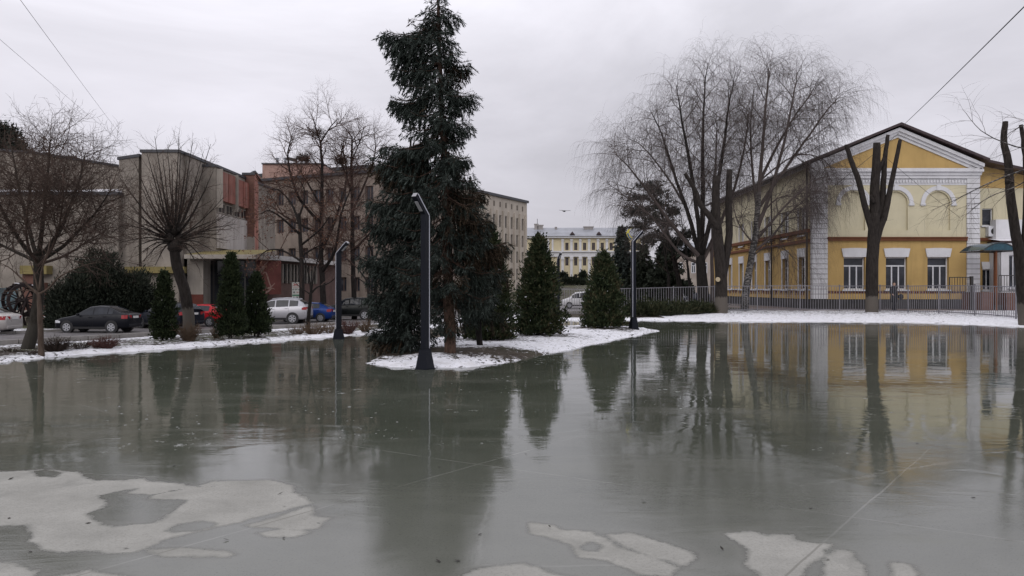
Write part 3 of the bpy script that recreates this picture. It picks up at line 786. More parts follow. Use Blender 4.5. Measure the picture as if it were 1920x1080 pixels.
# blue arched canopy on its post
def build_canopy():
    x0, x1 = W(1840, 48.6), W(1905, 48.6); y0, y1 = 48.4, 50.9; zb, zt = ZP(469, 48.6), ZP(455, 48.6)
    t = thing('entrance_canopy', 'blue translucent arched canopy on a thin brown post at the white porch', 'canopy', (W(1866,48.6), 48.6, gz(31,48.6)))
    m = M(); n = 14; c = (x0+x1)/2
    for i in range(n):
        a0, a1 = -1+2*i/n, -1+2*(i+1)/n
        f = lambda a: zb+(zt-zb)*(1-a*a)
        P = [(c+a0*(c-x0), y0, f(a0)), (c+a1*(c-x0), y0, f(a1)), (c+a1*(c-x0), y1, f(a1)), (c+a0*(c-x0), y1, f(a0))]
        m.add(P+[(p[0],p[1],p[2]+0.02) for p in P], [(0,3,2,1),(4,5,6,7),(0,1,5,4),(1,2,6,5),(2,3,7,6),(3,0,4,7)])
        m.quad(P[0], P[1], (P[1][0], y0, zb-0.02), (P[0][0], y0, zb-0.02))
    m.build('canopy_sheet', mat_plain('blue_polycarbonate', (0.015, 0.06, 0.085), 0.15, 0, 0, 0.5, 0.3), t)
    m = M()
    for y in (y0-0.02, (y0+y1)/2, y1):
        m.beam((x0,y,zb-0.04),(x1,y,zb-0.04),0.05)
        p = [Vector((c+a*(c-x0), y, zb+(zt-zb)*(1-a*a)-0.02)) for a in [i/6-1 for i in range(13)]]
        m.tube(p, 0.025, 5)
    m.beam((x0,y0,zb-0.04),(x0,y1,zb-0.04),0.05); m.beam((x1,y0,zb-0.04),(x1,y1,zb-0.04),0.05)
    m.build('canopy_frame', PIPE, t)
    m = M(); g = gz(31, 48.6)
    m.tube([Vector((W(1866,48.6),48.5,g-0.1)), Vector((W(1866,48.6),48.5,zb))], 0.06, 8); m.build('post', BRN, t); m = M(); m.tube([Vector((x1-0.1,50.6,g-0.1)), Vector((x1-0.1,50.6,zb))], 0.06, 8)
    m.build('post', BRN, t)
build_canopy()

# ------------------------------------------------------------------ concrete arts building on the left
TB = thing('arts_building', 'brutalist concrete hall with stepped towers and red tiled fins behind the parked cars', 'building', (W(260,62), 62, -0.9))
def build_theatre():
    G = -1.2
    def blk(name, poly, z1, mat, cap=0.22):
        m = M(); m.prism(poly, G, z1, 0); o = m.build(name, mat, TB)
        if cap:
            c = [sum(p[0] for p in poly)/len(poly), sum(p[1] for p in poly)/len(poly)]
            q = [(p[0]+0.1*(1 if p[0] > c[0] else -1), p[1]+0.1*(1 if p[1] > c[1] else -1)) for p in poly]
            zz = z1 if isinstance(z1, (list, tuple)) else [z1]*len(poly)
            m = M(); n = len(q)
            m.add([(q[i][0],q[i][1],zz[i]+0.003) for i in range(n)]+[(q[i][0],q[i][1],zz[i]+cap) for i in range(n)],
                  [tuple(range(n-1,-1,-1)), tuple(range(n,2*n))]+[(i,(i+1)%n,n+(i+1)%n,n+i) for i in range(n)])
            m.build('parapet_cap', CAPM, o)
        return o
    # low wing with snow on its ledge
    o = blk('low_wing', [(W(-420,60),60),(W(222,60),60),(W(222,60),74),(W(-420,60),74)], ZP(366,60), CONC, 0.0)
    m = M(); m.box((W(-420,60),59.75,ZP(366,60)+0.003),(W(222,60)+0.1,61.5,ZP(360,60))); m.build('ledge', CAPM, o)
    m = M(); r = random.Random(3); x = W(-420,60)
    while x < W(221,60):
        w = 0.5+r.random()*0.9; h = 0.08+0.12*r.random(); m.box((x,59.85,ZP(360,60)+0.003),(min(x+w,W(222,60)),61.3,ZP(360,60)+h)); x += w
    m.build('ledge_snow', SNOW, o)
    blk('rear_wing', [(W(-500,66),66),(W(60,70),70),(W(222,73),73),(W(222,73),92),(W(-500,66),92)], [ZP(262,66)+0.6,ZP(288,70),ZP(313,73),ZP(313,73),ZP(262,66)+0.6], CONC, 0.2)
    m = M(); m.box((W(118,71.5),71.6,ZP(297,71.6)),(W(134,71.5),73,ZP(292,71.6))); m.build('roof_vent', CAPM, TB)
    a = W(223,60.6); b = W(260,60.6)
    blk('stair_tower', [(a,60.6),(b,60.6),(b,76),(a,76)], [ZP(300,60.6),ZP(294,60.6),ZP(294,60.6),ZP(300,60.6)], CONC)
    blk('recess_wall', [(b-0.1,62.5),(W(267,62.5),62.5),(W(267,62.5),76),(b-0.1,76)], ZP(300,62.5), mat_rough('brown_recess', (0.10,0.065,0.05),0.3,1.2), 0)
    blk('main_tower', [(W(265.5,60),60),(W(335,60),60),(W(335,60),78),(W(265.5,60),78)], ZP(286,60), CONC)
    blk('side_tower', [(W(335,60)+0.003,61),(W(351,61),61),(W(351,61),78),(W(335,60)+0.003,78)], ZP(292,61), CONC)
    XS = W(405,64)
    blk('stage_wall', [(W(351,61)+0.003,64),(XS,64),(XS,80),(W(351,61)+0.003,80)], ZP(313,64), CONC, 0.2)
    # flank with red fins hung above a strip of windows
    zt, zp, zw = ZP(314,64), ZP(375,64), ZP(398,64)
    T = frame((XS, 0, 0), (0,1,0), (1,0,0))
    REDP = mat_rough('red_enamel_panel', (0.23,0.085,0.065), 0.35, 1.2, 0.8, True, 0.2, 30, 0.3, (0.36,0.26,0.22), 0.5)
    for i in range(2):
        for k in range(2):
            y0 = 64.25+i*3.6+k*1.7; m = M()
            m.ubox(T, y0, y0+1.55, zp, zt-0.25-0.12*i, 0.004, 0.35); m.build('red_panel', REDP, TB)
        y0 = 64.2+i*3.6
        m = M(); m.ubox(T, y0-0.12, y0, zp-0.6, zt-0.1, 0.004, 0.5); m.build('concrete_fin', CONC2, TB)
        for k in range(2): window(TB, T, y0+0.2+k*1.7, y0+1.7+k*1.7, zw, zp-0.15, 0.01, 'tee', 0.07, CONC2, GLB, False)
        m = M(); m.ubox(T, y0-0.1, y0+3.45, ZP(465,64), zw-0.1, 0.004, 0.18); m.build('white_panel', mat_rough('stained_white_panel', (0.42,0.39,0.37),0.2,0.6,0.9,True,0.2,25,0.2,(0.2,0.17,0.15),0.7), TB)
    blk('brick_block', [(W(452,71),71),(W(477,71),71),(W(470,76),76),(W(452,71)-0.5,80)], ZP(328,71), BRICKR, 0.2)
    m = M(); m.box((W(452,71)-0.2,70.9,G),(W(477,71)+0.03,71,ZP(444,71))); m.build('brick_block_base', CONC2, TB)
    a, b = (W(477.2,71),71), (W(489,77),77)
    gw = [a, b, (b[0]-1.5, b[1]), (a[0]-0.3, a[1]+0.3)]
    MOS = mat_rough('worn_red_mosaic', (0.30,0.115,0.085), 0.45, 0.8, 0.8, True, 0.3, 12, 0.3, (0.42,0.34,0.29), 0.8)
    blk('mosaic_fin', gw, [ZP(323,71),ZP(332,77),ZP(332,77),ZP(323,71)], MOS, 0.15)
    # entrance: olive canopy, beige piers, black glass
    xa, xb = W(346,60), W(480,60)
    m = M(); P = [(xa,60,ZP(477,60)),(xb,60,ZP(477,60)),(xb,66,ZP(465,63)),(xa,66,ZP(465,63))]
    m.add(P, [(0,1,2,3)]); m.build('canopy_top', OLIVE, TB)
    m = M(); m.box((xa,59.9,ZP(485,60)),(xb,66,ZP(477,60)-0.004)); m.build('canopy_fascia', CONC2, TB)
    m = M(); m.box((W(345,61),61,G),(W(381,61),66,ZP(485,61))); m.build('entrance_pier', CONC2, TB)
    m = M(); m.box((W(345,61)-0.02,60.95,G),(W(381,61)+0.02,61,ZP(552,61))); m.build('entrance_plinth', RED, TB)
    T2 = frame((0,62.5,0),(1,0,0),(0,-1,0))
    for i in range(5):
        u0 = W(381,62.5)+i*0.82; window(TB, T2, u0, u0+0.82, -0.9, ZP(487,62.5), 0, 'plain', 0.06, PIPE, GLB, False)
    m = M(); m.box((W(345,61),62.6,G),(W(480,63),70,ZP(487,62))); m.build('foyer_wall', CONC, TB)
    m = M(); m.box((W(420,62),62.3,ZP(547,62.3)),(W(430,62),62.42,ZP(536,62.3))); m.build('door_notice', WHT, TB)
    # small red-brown bay at the far left between trunk and wing
    m = M(); m.box((W(42,59.5),59.5,G),(W(63,59.5),60,ZP(514,59.5))); m.box((W(76,59.5),59.5,G),(W(83,59.5),60,ZP(530,59.5))); m.build('brick_bay', BRICKR, TB)
    m = M(); m.box((W(40,59.4),59.2,ZP(514,59.4)),(W(90,59.4),60,ZP(498,59.4))); m.build('olive_band', OLIVE, TB); m = M(); m.box((W(232,59.4),59.5,ZP(512,59.5)),(W(345,59.5),60,ZP(500,59.5))); m.build('olive_band', OLIVE, TB)
    m = M(); m.box((W(0,59.4)-20,59.9,-0.5),(W(25,59.4),60,ZP(540,59.4))); m.build('shop_glazing', mat_glass_dark('blue_grey_glazing',(0.05,0.075,0.085),0.2), TB)
    m = M(); m.box((W(222,60.6),60.45,G),(W(345,60.6),60.6,ZP(555,60.6))); m.build('base_plinth', RED, TB)
    # round foyer with white curved canopy, slot windows and a red mural
    pts = [(W(480,62),62.0),(W(500,63),63.0),(W(520,64.2),64.2),(W(545,66.5),66.5),(W(570,69.5),69.5),(W(600,73.5),73.5),(W(640,80),80.0)]
    m = M(); m2 = M()
    for i in range(len(pts)-1):
        (x0,y0),(x1,y1) = pts[i],pts[i+1]
        zt_, zb_ = ZP(477,62), ZP(486,62)
        m.add([(x0,y0,zb_),(x1,y1,zb_),(x1,y1,zt_),(x0,y0,zt_),(x0-4,y0+3,zb_),(x1-4,y1+3,zb_),(x1-4,y1+3,zt_),(x0-4,y0+3,zt_)],
              [(0,1,2,3),(3,2,6,7),(1,0,4,5)])
    m.build('curved_canopy', mat_rough('canopy_white', (0.48,0.47,0.46),0.15,0.8,0.9,True), TB)
    MUR = mat_rough('mural_red', (0.17,0.06,0.052), 0.3, 1.5)
    wl = [(x-0.6, y+0.9) for x, y in pts]
    m = M()
    for i in range(len(wl)-1):
        (x0,y0),(x1,y1) = wl[i],wl[i+1]
        m.quad((x0,y0,G),(x1,y1,G),(x1,y1,ZP(486,62)),(x0,y0,ZP(486,62)))
    m.build('foyer_drum', mat_rough('drum_red_brown',(0.12,0.075,0.066),0.35,0.8,0.9,True), TB)
    # mural: red ground with pale swirling waves, flat panel on the drum
    A = Vector((W(478,63.0),63.0,0)); B = Vector((W(527,64.6),64.6,0)); u = (B-A); Lm = u.length; u.normalize(); n = Vector((u.y,-u.x,0))
    T3 = lambda a, b, c: A + u*a + Vector((0,0,b)) + n*c
    zb_, zt_ = ZP(552,63.5), ZP(488,63.5)
    m = M(); m.ubox(T3, 0, Lm, zb_, zt_, -0.1, 0.02); mur = m.build('mural', MUR, TB)
    m = M(); hM = zt_-zb_
    def sw(fn, w, n_=26):
        pr = None
        for i in range(n_+1):
            t = i/n_; x, z = fn(t); p = (x*Lm, zb_+z*hM)
            if pr:
                d = Vector((p[0]-pr[0], p[1]-pr[1])); 
                if d.length > 1e-4:
                    d.normalize(); q = Vector((-d.y, d.x))*w*(0.35+math.sin(math.pi*t))*0.5
                    m.extr([(pr[0]-q.x,pr[1]-q.y),(p[0]-q.x,p[1]-q.y),(p[0]+q.x,p[1]+q.y),(pr[0]+q.x,pr[1]+q.y)], T3, 0.022, 0.03)
            pr = p
    sw(lambda t: (0.05+0.45*t**2, 0.30+0.68*t), 0.16)
    sw(lambda t: (0.42-0.30*math.sin(3.0*t), 0.82-0.62*t), 0.14)
    sw(lambda t: (0.20+0.55*t, 0.34-0.16*math.sin(3.1*t)), 0.12)
    sw(lambda t: (0.30+0.38*t, 0.60-0.3*t+0.12*math.sin(6*t)), 0.09)
    sw(lambda t: (0.05+0.7*t, 0.12+0.06*math.sin(9*t)), 0.1)
    m.build('mural_swirl', mat_rough('mural_pale', (0.36,0.24,0.2), 0.2, 3), mur)
    # slot windows on the drum
    for i in range(2, 5):
        (x0,y0),(x1,y1) = wl[i],wl[i+1]; a = Vector((x0,y0,0)); b = Vector((x1,y1,0)); L = (b-a).length; u2 = (b-a).normalized(); n2 = Vector((u2.y,-u2.x,0))
        Tn = (lambda a, u2, n2: (lambda p, q, r: a+u2*p+Vector((0,0,q))+n2*r))(a, u2, n2)
        k = int(L/0.75)
        for j in range(k):
            m = M(); c = (j+0.5)*L/k; m.ubox(Tn, c-0.17, c+0.17, ZP(531,66), ZP(494,66), 0.003, 0.02)
            m.build('slot_window', GLB, TB)
            m = M(); m.ubox(Tn, c+0.19, c+0.30, ZP(531,66), ZP(494,66), 0.003, 0.16); m.build('window_fin', CONC2, TB)
build_theatre()

# ------------------------------------------------------------------ brown block in the middle, office block, far classical block
def slab_building(root, A, B, depth, z0, z1, wallm, rows, cols, ww, wh, marg, fmat, pil=None, capm=CAPM, style='tee', skip=None, fw=0.09, capw=0.3):
    A = Vector((A[0],A[1],0)); B = Vector((B[0],B[1],0)); u = B-A; L = u.length; u.normalize(); n = Vector((u.y,-u.x,0))
    if n.y > 0: n = -n
    T = lambda a, b, c: A+u*a+Vector((0,0,b))+n*c
    pitch = (L-2*marg)/cols
    holes = []
    for zc in rows:
        for j in range(cols):
            c = marg+(j+0.5)*pitch
            if skip and skip(j, zc): continue
            holes.append((c-ww/2, c+ww/2, zc, zc+wh))
    m = M(); wall(m, T, 0, L, z0, z1, holes, 0.35)
    m.quad(T(0,z0,0),T(0,z1,0),T(0,z1,-depth),T(0,z0,-depth)); m.quad(T(L,z0,-depth),T(L,z1,-depth),T(L,z1,0),T(L,z0,0)); m.quad(T(0,z1,0),T(L,z1,0),T(L,z1,-depth),T(0,z1,-depth))
    m.quad(T(L,z0,-depth),T(0,z0,-depth),T(0,z1,-depth),T(L,z1,-depth))
    m.build('wall', wallm, root)
    for h in holes: window(root, T, *h, -0.3, style, fw, fmat, GLS, False)
    if pil:
        m = M()
        for j in range(cols+1):
            c = marg+j*pitch; m.ubox(T, c-pil[0]/2, c+pil[0]/2, z0, pil[2], 0.003, pil[1])
        m.build('pilasters', wallm, root).name = 'pilaster'
    m = M(); m.ubox(T, -0.3, L+0.3, z1+0.003, z1+capw, -depth-0.2, 0.35); m.build('roof_edge', capm, root)
    return T, L, pitch
def build_mid():
    Z0 = -1.2
    t = thing('apartment_block', 'drab brown concrete block with a pinkish rooftop box behind the tall bare trees', 'building', (W(590,90), 90, -0.9))
    BRW = mat_rough('brown_drab_wall', (0.26,0.215,0.185), 0.3, 0.4, 0.9, True, 0.3, 20, 0.2, (0.11,0.085,0.07), 0.7)
    slab_building(t, (W(486,95),95), (W(712,87),87), 16, Z0, ZP(341,95), BRW, [1.2, 4.6, 8.0, 11.2], 9, 1.1, 1.6, 0.5, mat_dw, None)
    m = M(); m.box((W(492,100),100,ZP(345,100)),(W(606,100),110,ZP(308,100))); b = m.build('rooftop_box', mat_rough('pinkish_render',(0.40,0.26,0.22),0.15,0.8), t)
    m = M(); m.box((W(491,100),99.8,ZP(308,100)+0.003),(W(607,100),110,ZP(306,100))); m.build('box_edge', CAPM, b)
    for px in (520, 535):
        m = M(); m.disc((W(px,101),101,ZP(312,101)),(0,0,1),0.16,2.0,10); m.disc((W(px,101),101,ZP(297,101)),(0,0,1),0.24,0.12,10); m.build('flue', mat_plain('galvanised',(0.3,0.32,0.35),0.4,0.6), b)
    m = M(); m.beam((W(538,101),101,ZP(297,101)),(W(556,101),101,ZP(301,101)),0.5,0.4); m.beam((W(556,101),101,ZP(295,101)),(W(578,101),101,ZP(300,101)),0.5,0.4)
    for px in (540, 556, 576): m.beam((W(px,101),101,ZP(308,101)),(W(px,101),101,ZP(298,101)),0.15)
    m.build('air_duct', PIPE, b)
    t = thing('office_building', 'pale stone office block with vertical piers and narrow dark windows behind the spruce', 'building', (-7, 149, 0.3))
    STN = mat_rough('weathered_pale_stone', (0.48,0.43,0.37), 0.15, 0.35, 0.9, True, 0.2, 10, 0.2, (0.27,0.23,0.19), 0.5)
    A = (-21.5,119.6); B = (3.15,169.0); zt = ZP(381,169)
    rows = [-0.2, 3.2, 6.7, 10.1, 13.6]
    T, L, p = slab_building(t, A, B, 24, -1.2, zt, STN, rows, 21, 1.15, 2.4, 0.9, CONC2, (0.7,0.3,zt-2.6), CAPM, 'tee', None, 0.1, 0.5)
    m = M()
    for j in range(21): c = 0.9+(j+0.5)*p; m.ubox(T, c-0.25, c+0.25, zt-1.9, zt-0.9, 0.003, 0.06)
    m.build('frieze_vents', mat_plain('stone_recess',(0.14,0.12,0.1),0.9), t).name = 'frieze'
    t = thing('classical_building', 'long pale yellow three storey classical block with white pilasters and grey roof, farthest in view', 'building', (W(1070,200), 200, 3))
    D = 200.0; PY = mat_rough('pale_yellow_render',(0.60,0.53,0.36),0.08,0.2,0.9,True,0.1,8,0.2,(0.45,0.38,0.25),0.3)
    x0, x1 = W(975,D), W(1210,D)
    Tc = frame((0,D,0),(1,0,0),(0,-1,0)); z = lambda p: ZP(p,D)
    GR = mat_plain('weathered_tin_roof',(0.27,0.28,0.31),0.5,0.1,0,0.4,0.25,0.4)
    px = [1063+16.6*i for i in range(9)]; ww = 0.62
    rows = ((455,469,'u'),(483,498,'m'),(514,529,'l'))
    holes = [(W(p,D)-ww/2-0.1, W(p,D)+ww/2+0.1, z(b), z(a)) for p in px for a,b,_ in rows] + [(W(p,D)-0.35, W(p,D)+0.35, z(449), z(445)) for p in (990,1002)]
    m = M(); wall(m, Tc, x0, x1, 1.5, z(443), holes, 0.35); m.quad((x0,D,1.5),(x0,D,z(443)),(x0,D+16,z(443)),(x0,D+16,1.5)); m.quad((x1,D,1.5),(x1,D+16,1.5),(x1,D+16,z(443)),(x1,D,z(443))); m.build('wall', PY, t)
    for h in holes: window(t, Tc, *h, -0.3, 'tee', 0.1, mat_dw, GLS, False)
    m = M()
    for i in range(11):
        p = 1054.7+16.6*i-16.6*0
        m.ubox(Tc, W(p-2.2,D), W(p+2.2,D), z(470.5), z(448), 0.003, 0.25); m.ubox(Tc, W(p-2.8,D), W(p+2.8,D), z(451.5), z(449.5), 0.25, 0.4)
        m.ubox(Tc, W(p-2.4,D), W(p+2.4,D), z(533), z(483), 0.003, 0.4); m.ubox(Tc, W(p-3.2,D), W(p+3.2,D), z(487), z(481.5), 0.4, 0.62)
    for p in (1019,1028,1036): m.ubox(Tc, W(p-1.6,D), W(p+1.6,D), z(470.5), z(448), 0.003, 0.3)
    m.build('pilaster', WHT, t)
    m = M(); m.ubox(Tc, x0, x1, z(481.5), z(471), 0.003, 0.45); m.ubox(Tc, x0, x1, z(473), z(470.5), 0.45, 0.8); m.ubox(Tc, x0, x1, z(446.5), z(443), 0.003, 0.7); m.build('cornice', WHT, t)
    m = M(); P = [(x0-0.5,D-1,z(443)),(x1,D-1,z(443)),(x1,D+8,z(424)+0.2),(x0-0.5,D+8,z(424)+0.2),(x0-0.5,D+17,z(443)),(x1,D+17,z(443))]
    m.add(P, [(0,1,2,3),(3,2,5,4),(0,3,4),(1,5,2)]); rf = m.build('roof', GR, t)
    for p in (1073,1123):
        m = M(); xx = W(p,D); m.add([(xx-0.65,D-0.4,z(440)),(xx+0.65,D-0.4,z(440)),(xx,D-0.4,z(434)),(xx-0.65,D+4,z(440)),(xx+0.65,D+4,z(440)),(xx,D+4,z(434))],[(0,1,2),(0,2,5,3),(2,1,4,5)]); m.build('dormer', ROOF, rf)
    for p, a, b, w in ((1007,424,417,1.6),(1014.5,425,419,2.4),(1108,429,422,3.8),(1045,427,423,0.8)):
        m = M(); m.box((W(p,D)-w*0.3,D+6,z(a+6)),(W(p,D)+w*0.3,D+7,z(b)-0.1)); m.box((W(p,D)-w*0.36,D+5.9,z(b)-0.1),(W(p,D)+w*0.36,D+7.1,z(b)+0.15)); m.build('chimney', mat_grc, rf)
    m = M(); m.tube([Vector((W(1009,D),D+6.5,z(418))),Vector((W(1009,D),D+6.5,z(406)))],0.06,4); m.build('mast', PIPE, rf)
    m = M(); xx = W(1019,D)
    m.box((x0,D-0.7,1.3),(x1,D-0.01,z(532))); m.build('plinth', PLI, t)
    t2 = thing('pale_house', 'pale low house with arched dark fence seen between the trunks behind the railing', 'house', (W(1310,125),125,0))
    m = M(); D2 = 125.0
    m.box((W(1262,D2),D2,-0.6),(W(1352,D2),D2+9,ZP(470,D2))); m.build('wall', mat_rough('old_pale_plaster',(0.38,0.33,0.29),0.3,0.4), t2)
    m = M(); a, b = W(1258,D2), W(1356,D2); z0_, z1_ = ZP(470,D2), ZP(452,D2)
    m.add([(a,D2-0.5,z0_),(b,D2-0.5,z0_),(b,D2+4.5,z1_),(a,D2+4.5,z1_),(a,D2+9.5,z0_),(b,D2+9.5,z0_)],[(0,1,2,3),(3,2,5,4),(0,3,4),(1,5,2)]); m.build('roof', GR, t2)
    T2 = frame((0,D2-0.02,0),(1,0,0),(0,-1,0))
    for p in (1276,1300,1322,1342): window(t2, T2, W(p-4,D2), W(p+4,D2), ZP(512,D2), ZP(492,D2), 0, 'two', 0.1, PVC, GLS, False)
mat_grc = mat_rough('chimney_render',(0.3,0.28,0.27),0.2,1)
build_mid()

# ------------------------------------------------------------------ vegetation
BARK_D = mat_bark('dark_wet_bark', (0.009, 0.0075, 0.007), (0.026, 0.022, 0.02))
BARK_W = mat_bark('bark_with_old_whitewash', (0.014, 0.011, 0.010), (0.038, 0.032, 0.028), (9,9,2.2), 0.9, (0.85, (0.13, 0.115, 0.10)))
BARK_G = mat_bark('grey_green_bark', (0.014, 0.012, 0.010), (0.042, 0.037, 0.030), (9,9,2.2), 0.9, (0.6, (0.05, 0.046, 0.04)))
TWIG_B = mat_plain('brown_twig', (0.062, 0.043, 0.035), 0.85, 0, 0, 0.15, 0.4, 1.0)
TWIG_R = mat_plain('reddish_twig', (0.075, 0.046, 0.038), 0.85, 0, 0, 0.15, 0.4, 1.0)
TWIG_P = mat_plain('birch_twig', (0.085, 0.069, 0.064), 0.85, 0, 0, 0.15, 0.35, 1.0)
def mat_birch():
    m, nt, b = new_mat('birch_bark')
    n1 = noise(nt, 1.5, 5, 0.7, coords(nt, 'Object', (3, 3, 9))); n2 = noise(nt, 0.7, 4, 0.6, coords(nt))
    f = maprange(nt, math_(nt, 'ADD', n1, math_(nt, 'MULTIPLY', n2, 0.4)), 0.56, 0.72)
    col = mixc(nt, f, (0.25, 0.235, 0.225), (0.018, 0.016, 0.015))
    nt.links.new(col, b.inputs['Base Color']); b.inputs['Roughness'].default_value = 0.8; return m
BIRCH = mat_birch()
SPR = mat_leaf('blue_spruce_needles', [(0.010, 0.014, 0.011), (0.023, 0.031, 0.026), (0.048, 0.060, 0.053), (0.082, 0.098, 0.090)], 0.8, 0.9)
SPR2 = mat_leaf('dull_spruce_needles', [(0.012, 0.016, 0.011), (0.026, 0.033, 0.023), (0.045, 0.052, 0.038)], 0.8, 0.9)
DEADN = mat_leaf('browning_needles', [(0.022, 0.017, 0.012), (0.045, 0.033, 0.022), (0.07, 0.05, 0.034)], 0.85, 0.9)
THU = mat_leaf('thuja_sprays', [(0.011, 0.019, 0.009), (0.024, 0.036, 0.016), (0.046, 0.056, 0.026), (0.082, 0.058, 0.034)], 0.75, 1.6)
THD = mat_leaf('dark_thuja_sprays', [(0.010, 0.016, 0.008), (0.022, 0.032, 0.014), (0.04, 0.05, 0.022)], 0.75, 1.6)
JUN = mat_leaf('juniper_sprays', [(0.012, 0.017, 0.009), (0.028, 0.035, 0.017), (0.06, 0.056, 0.03)], 0.75, 1.2)
YEW = mat_leaf('dark_yew_leaves', [(0.008, 0.011, 0.008), (0.016, 0.021, 0.014), (0.032, 0.036, 0.024)], 0.7, 0.8)
PIN = mat_leaf('dark_pine_needles', [(0.010, 0.014, 0.012), (0.022, 0.028, 0.022), (0.038, 0.044, 0.036)], 0.8, 0.6)
RLEAF = mat_leaf('withered_leaves', [(0.06, 0.03, 0.02), (0.12, 0.06, 0.04), (0.17, 0.085, 0.055)], 0.8, 1.0)
CUT = mat_plain('sawn_wood', (0.36, 0.30, 0.20), 0.85)
def rvec(r, s=1.0): return Vector((r.gauss(0,1), r.gauss(0,1), r.gauss(0,1)))*s*0.577
def smooth_path(P, sub=3, r=None, jit=0.0):
    """Catmull-Rom through the control points"""
    out = []; n = len(P)
    for i in range(n-1):
        a, b, c, d = P[max(i-1,0)], P[i], P[i+1], P[min(i+2,n-1)]
        for k in range(sub):
            t = k/sub
            q = 0.5*((2*b)+(c-a)*t+(2*a-5*b+4*c-d)*t*t+(3*b-a-3*c+d)*t**3)
            if r and jit and (i+k) > 0: q = q + rvec(r, jit)
            out.append(q)
    out.append(P[-1].copy()); return out
class Spec:
    """levels: list of dicts (n per metre, len, seg, wob, trop, ang, rad)"""
    def __init__(s, levels, thick=0.02, leaf=None): s.lv = levels; s.thick = thick; s.leaf = leaf
def spawn(r, mt, mc, pts, rad, lev, S, t0=0.15, scale=1.0, bias=None):
    if lev >= len(S.lv): return
    P = S.lv[lev]
    L = sum((pts[i+1]-pts[i]).length for i in range(len(pts)-1))
    n = max(1, int(L*(1-t0)*P['n']+r.random()))
    k = len(pts)-1; az = r.random()*6.28
    for i in range(n):
        t = t0+(1-t0)*((i+r.random())/n); f = t*k; j = min(int(f), k-1); f -= j
        p = pts[j].lerp(pts[j+1], f); d = (pts[j+1]-pts[j]).normalized(); rr = rad[j]*(1-f)+rad[j+1]*f
        az += 2.4+r.gauss(0,0.5)
        a = R(P['ang']+r.gauss(0, 12))
        u = d.orthogonal().normalized(); v = d.cross(u)
        c = (d*math.cos(a)+(u*math.cos(az)+v*math.sin(az))*math.sin(a)).normalized()
        if bias is not None: c = (c+bias).normalized()
        ln = P['len']*(1-P.get('tap', 0.45)*t)*(0.6+0.75*r.random())*scale
        r0 = min(rr*0.7, P['rad']*(0.8+0.4*r.random()))
        br(r, mt, mc, p, c, ln, max(r0, 0.0035), lev, S, scale)
def br(r, mt, mc, p, d, L, r0, lev, S, scale=1.0):
    P = S.lv[lev]; seg = P['seg']; st = L/seg; pts = [p]; rad = [r0]
    for i in range(seg):
        d = (d+rvec(r, P['wob'])+Vector((0,0,P['trop']*(st*2.0 if P['trop'] < 0 else 1.0)))).normalized()
        p = p+d*st; pts.append(p); rad.append(r0*(1-0.75*(i+1)/seg))
    m = mt if r0 > S.thick else mc
    m.tube(pts, rad, 5 if r0 > 0.03 else 3)
    if S.leaf and lev == len(S.lv)-1:
        for q in pts[1:]:
            if r.random() < S.leaf[0]:
                for _ in range(S.leaf[1]):
                    mc.leaf(q+rvec(r, 0.06), rvec(r,1).normalized(), rvec(r,1).normalized(), S.leaf[2], S.leaf[2]*0.7, 1)
    spawn(r, mt, mc, pts, rad, lev+1, S, P.get('t0', 0.2), scale)
def bare_tree(name, label, group, base, limbs, S, seed, mats, scale=1.0, cat='tree', knobs=None, t0s=0.25, trunk_n=8):
    """limbs: list of (points, r0, r1, spawn?)"""
    r = random.Random(seed); t = thing(name, label, cat, base, 0, group)
    mt, mc = M(), M()
    for lb in limbs:
        P, r0, r1, sp = lb[:4]
        pts = smooth_path(P, 4, r, 0.03*(P[0]-P[-1]).length/len(P)*0.4)
        n = len(pts); rad = [r0+(r1-r0)*(i/(n-1)) for i in range(n)]
        (mt if r0 >= S.thick else mc).tube(pts, rad, trunk_n if r0 > 0.08 else 6, 0, True)
        if sp: spawn(r, mt, mc, pts, rad, 0, S, lb[4] if len(lb) > 4 else t0s, scale)
    if knobs:
        for c, q in knobs:
            pts = [c+Vector((0,0,-q)), c+Vector((0,0,-q*0.4)), c+Vector((0.02,0,q*0.3)), c+Vector((0,0,q))]
            mt.tube(pts, [q*0.45, q*0.95, q*0.9, q*0.2], 9, 0, True)
    mt.build('trunk', mats[0], t, True)
    if mc.v: mc.build('crown', [mats[1], RLEAF] if S.leaf else mats[1], t, False)
    return t

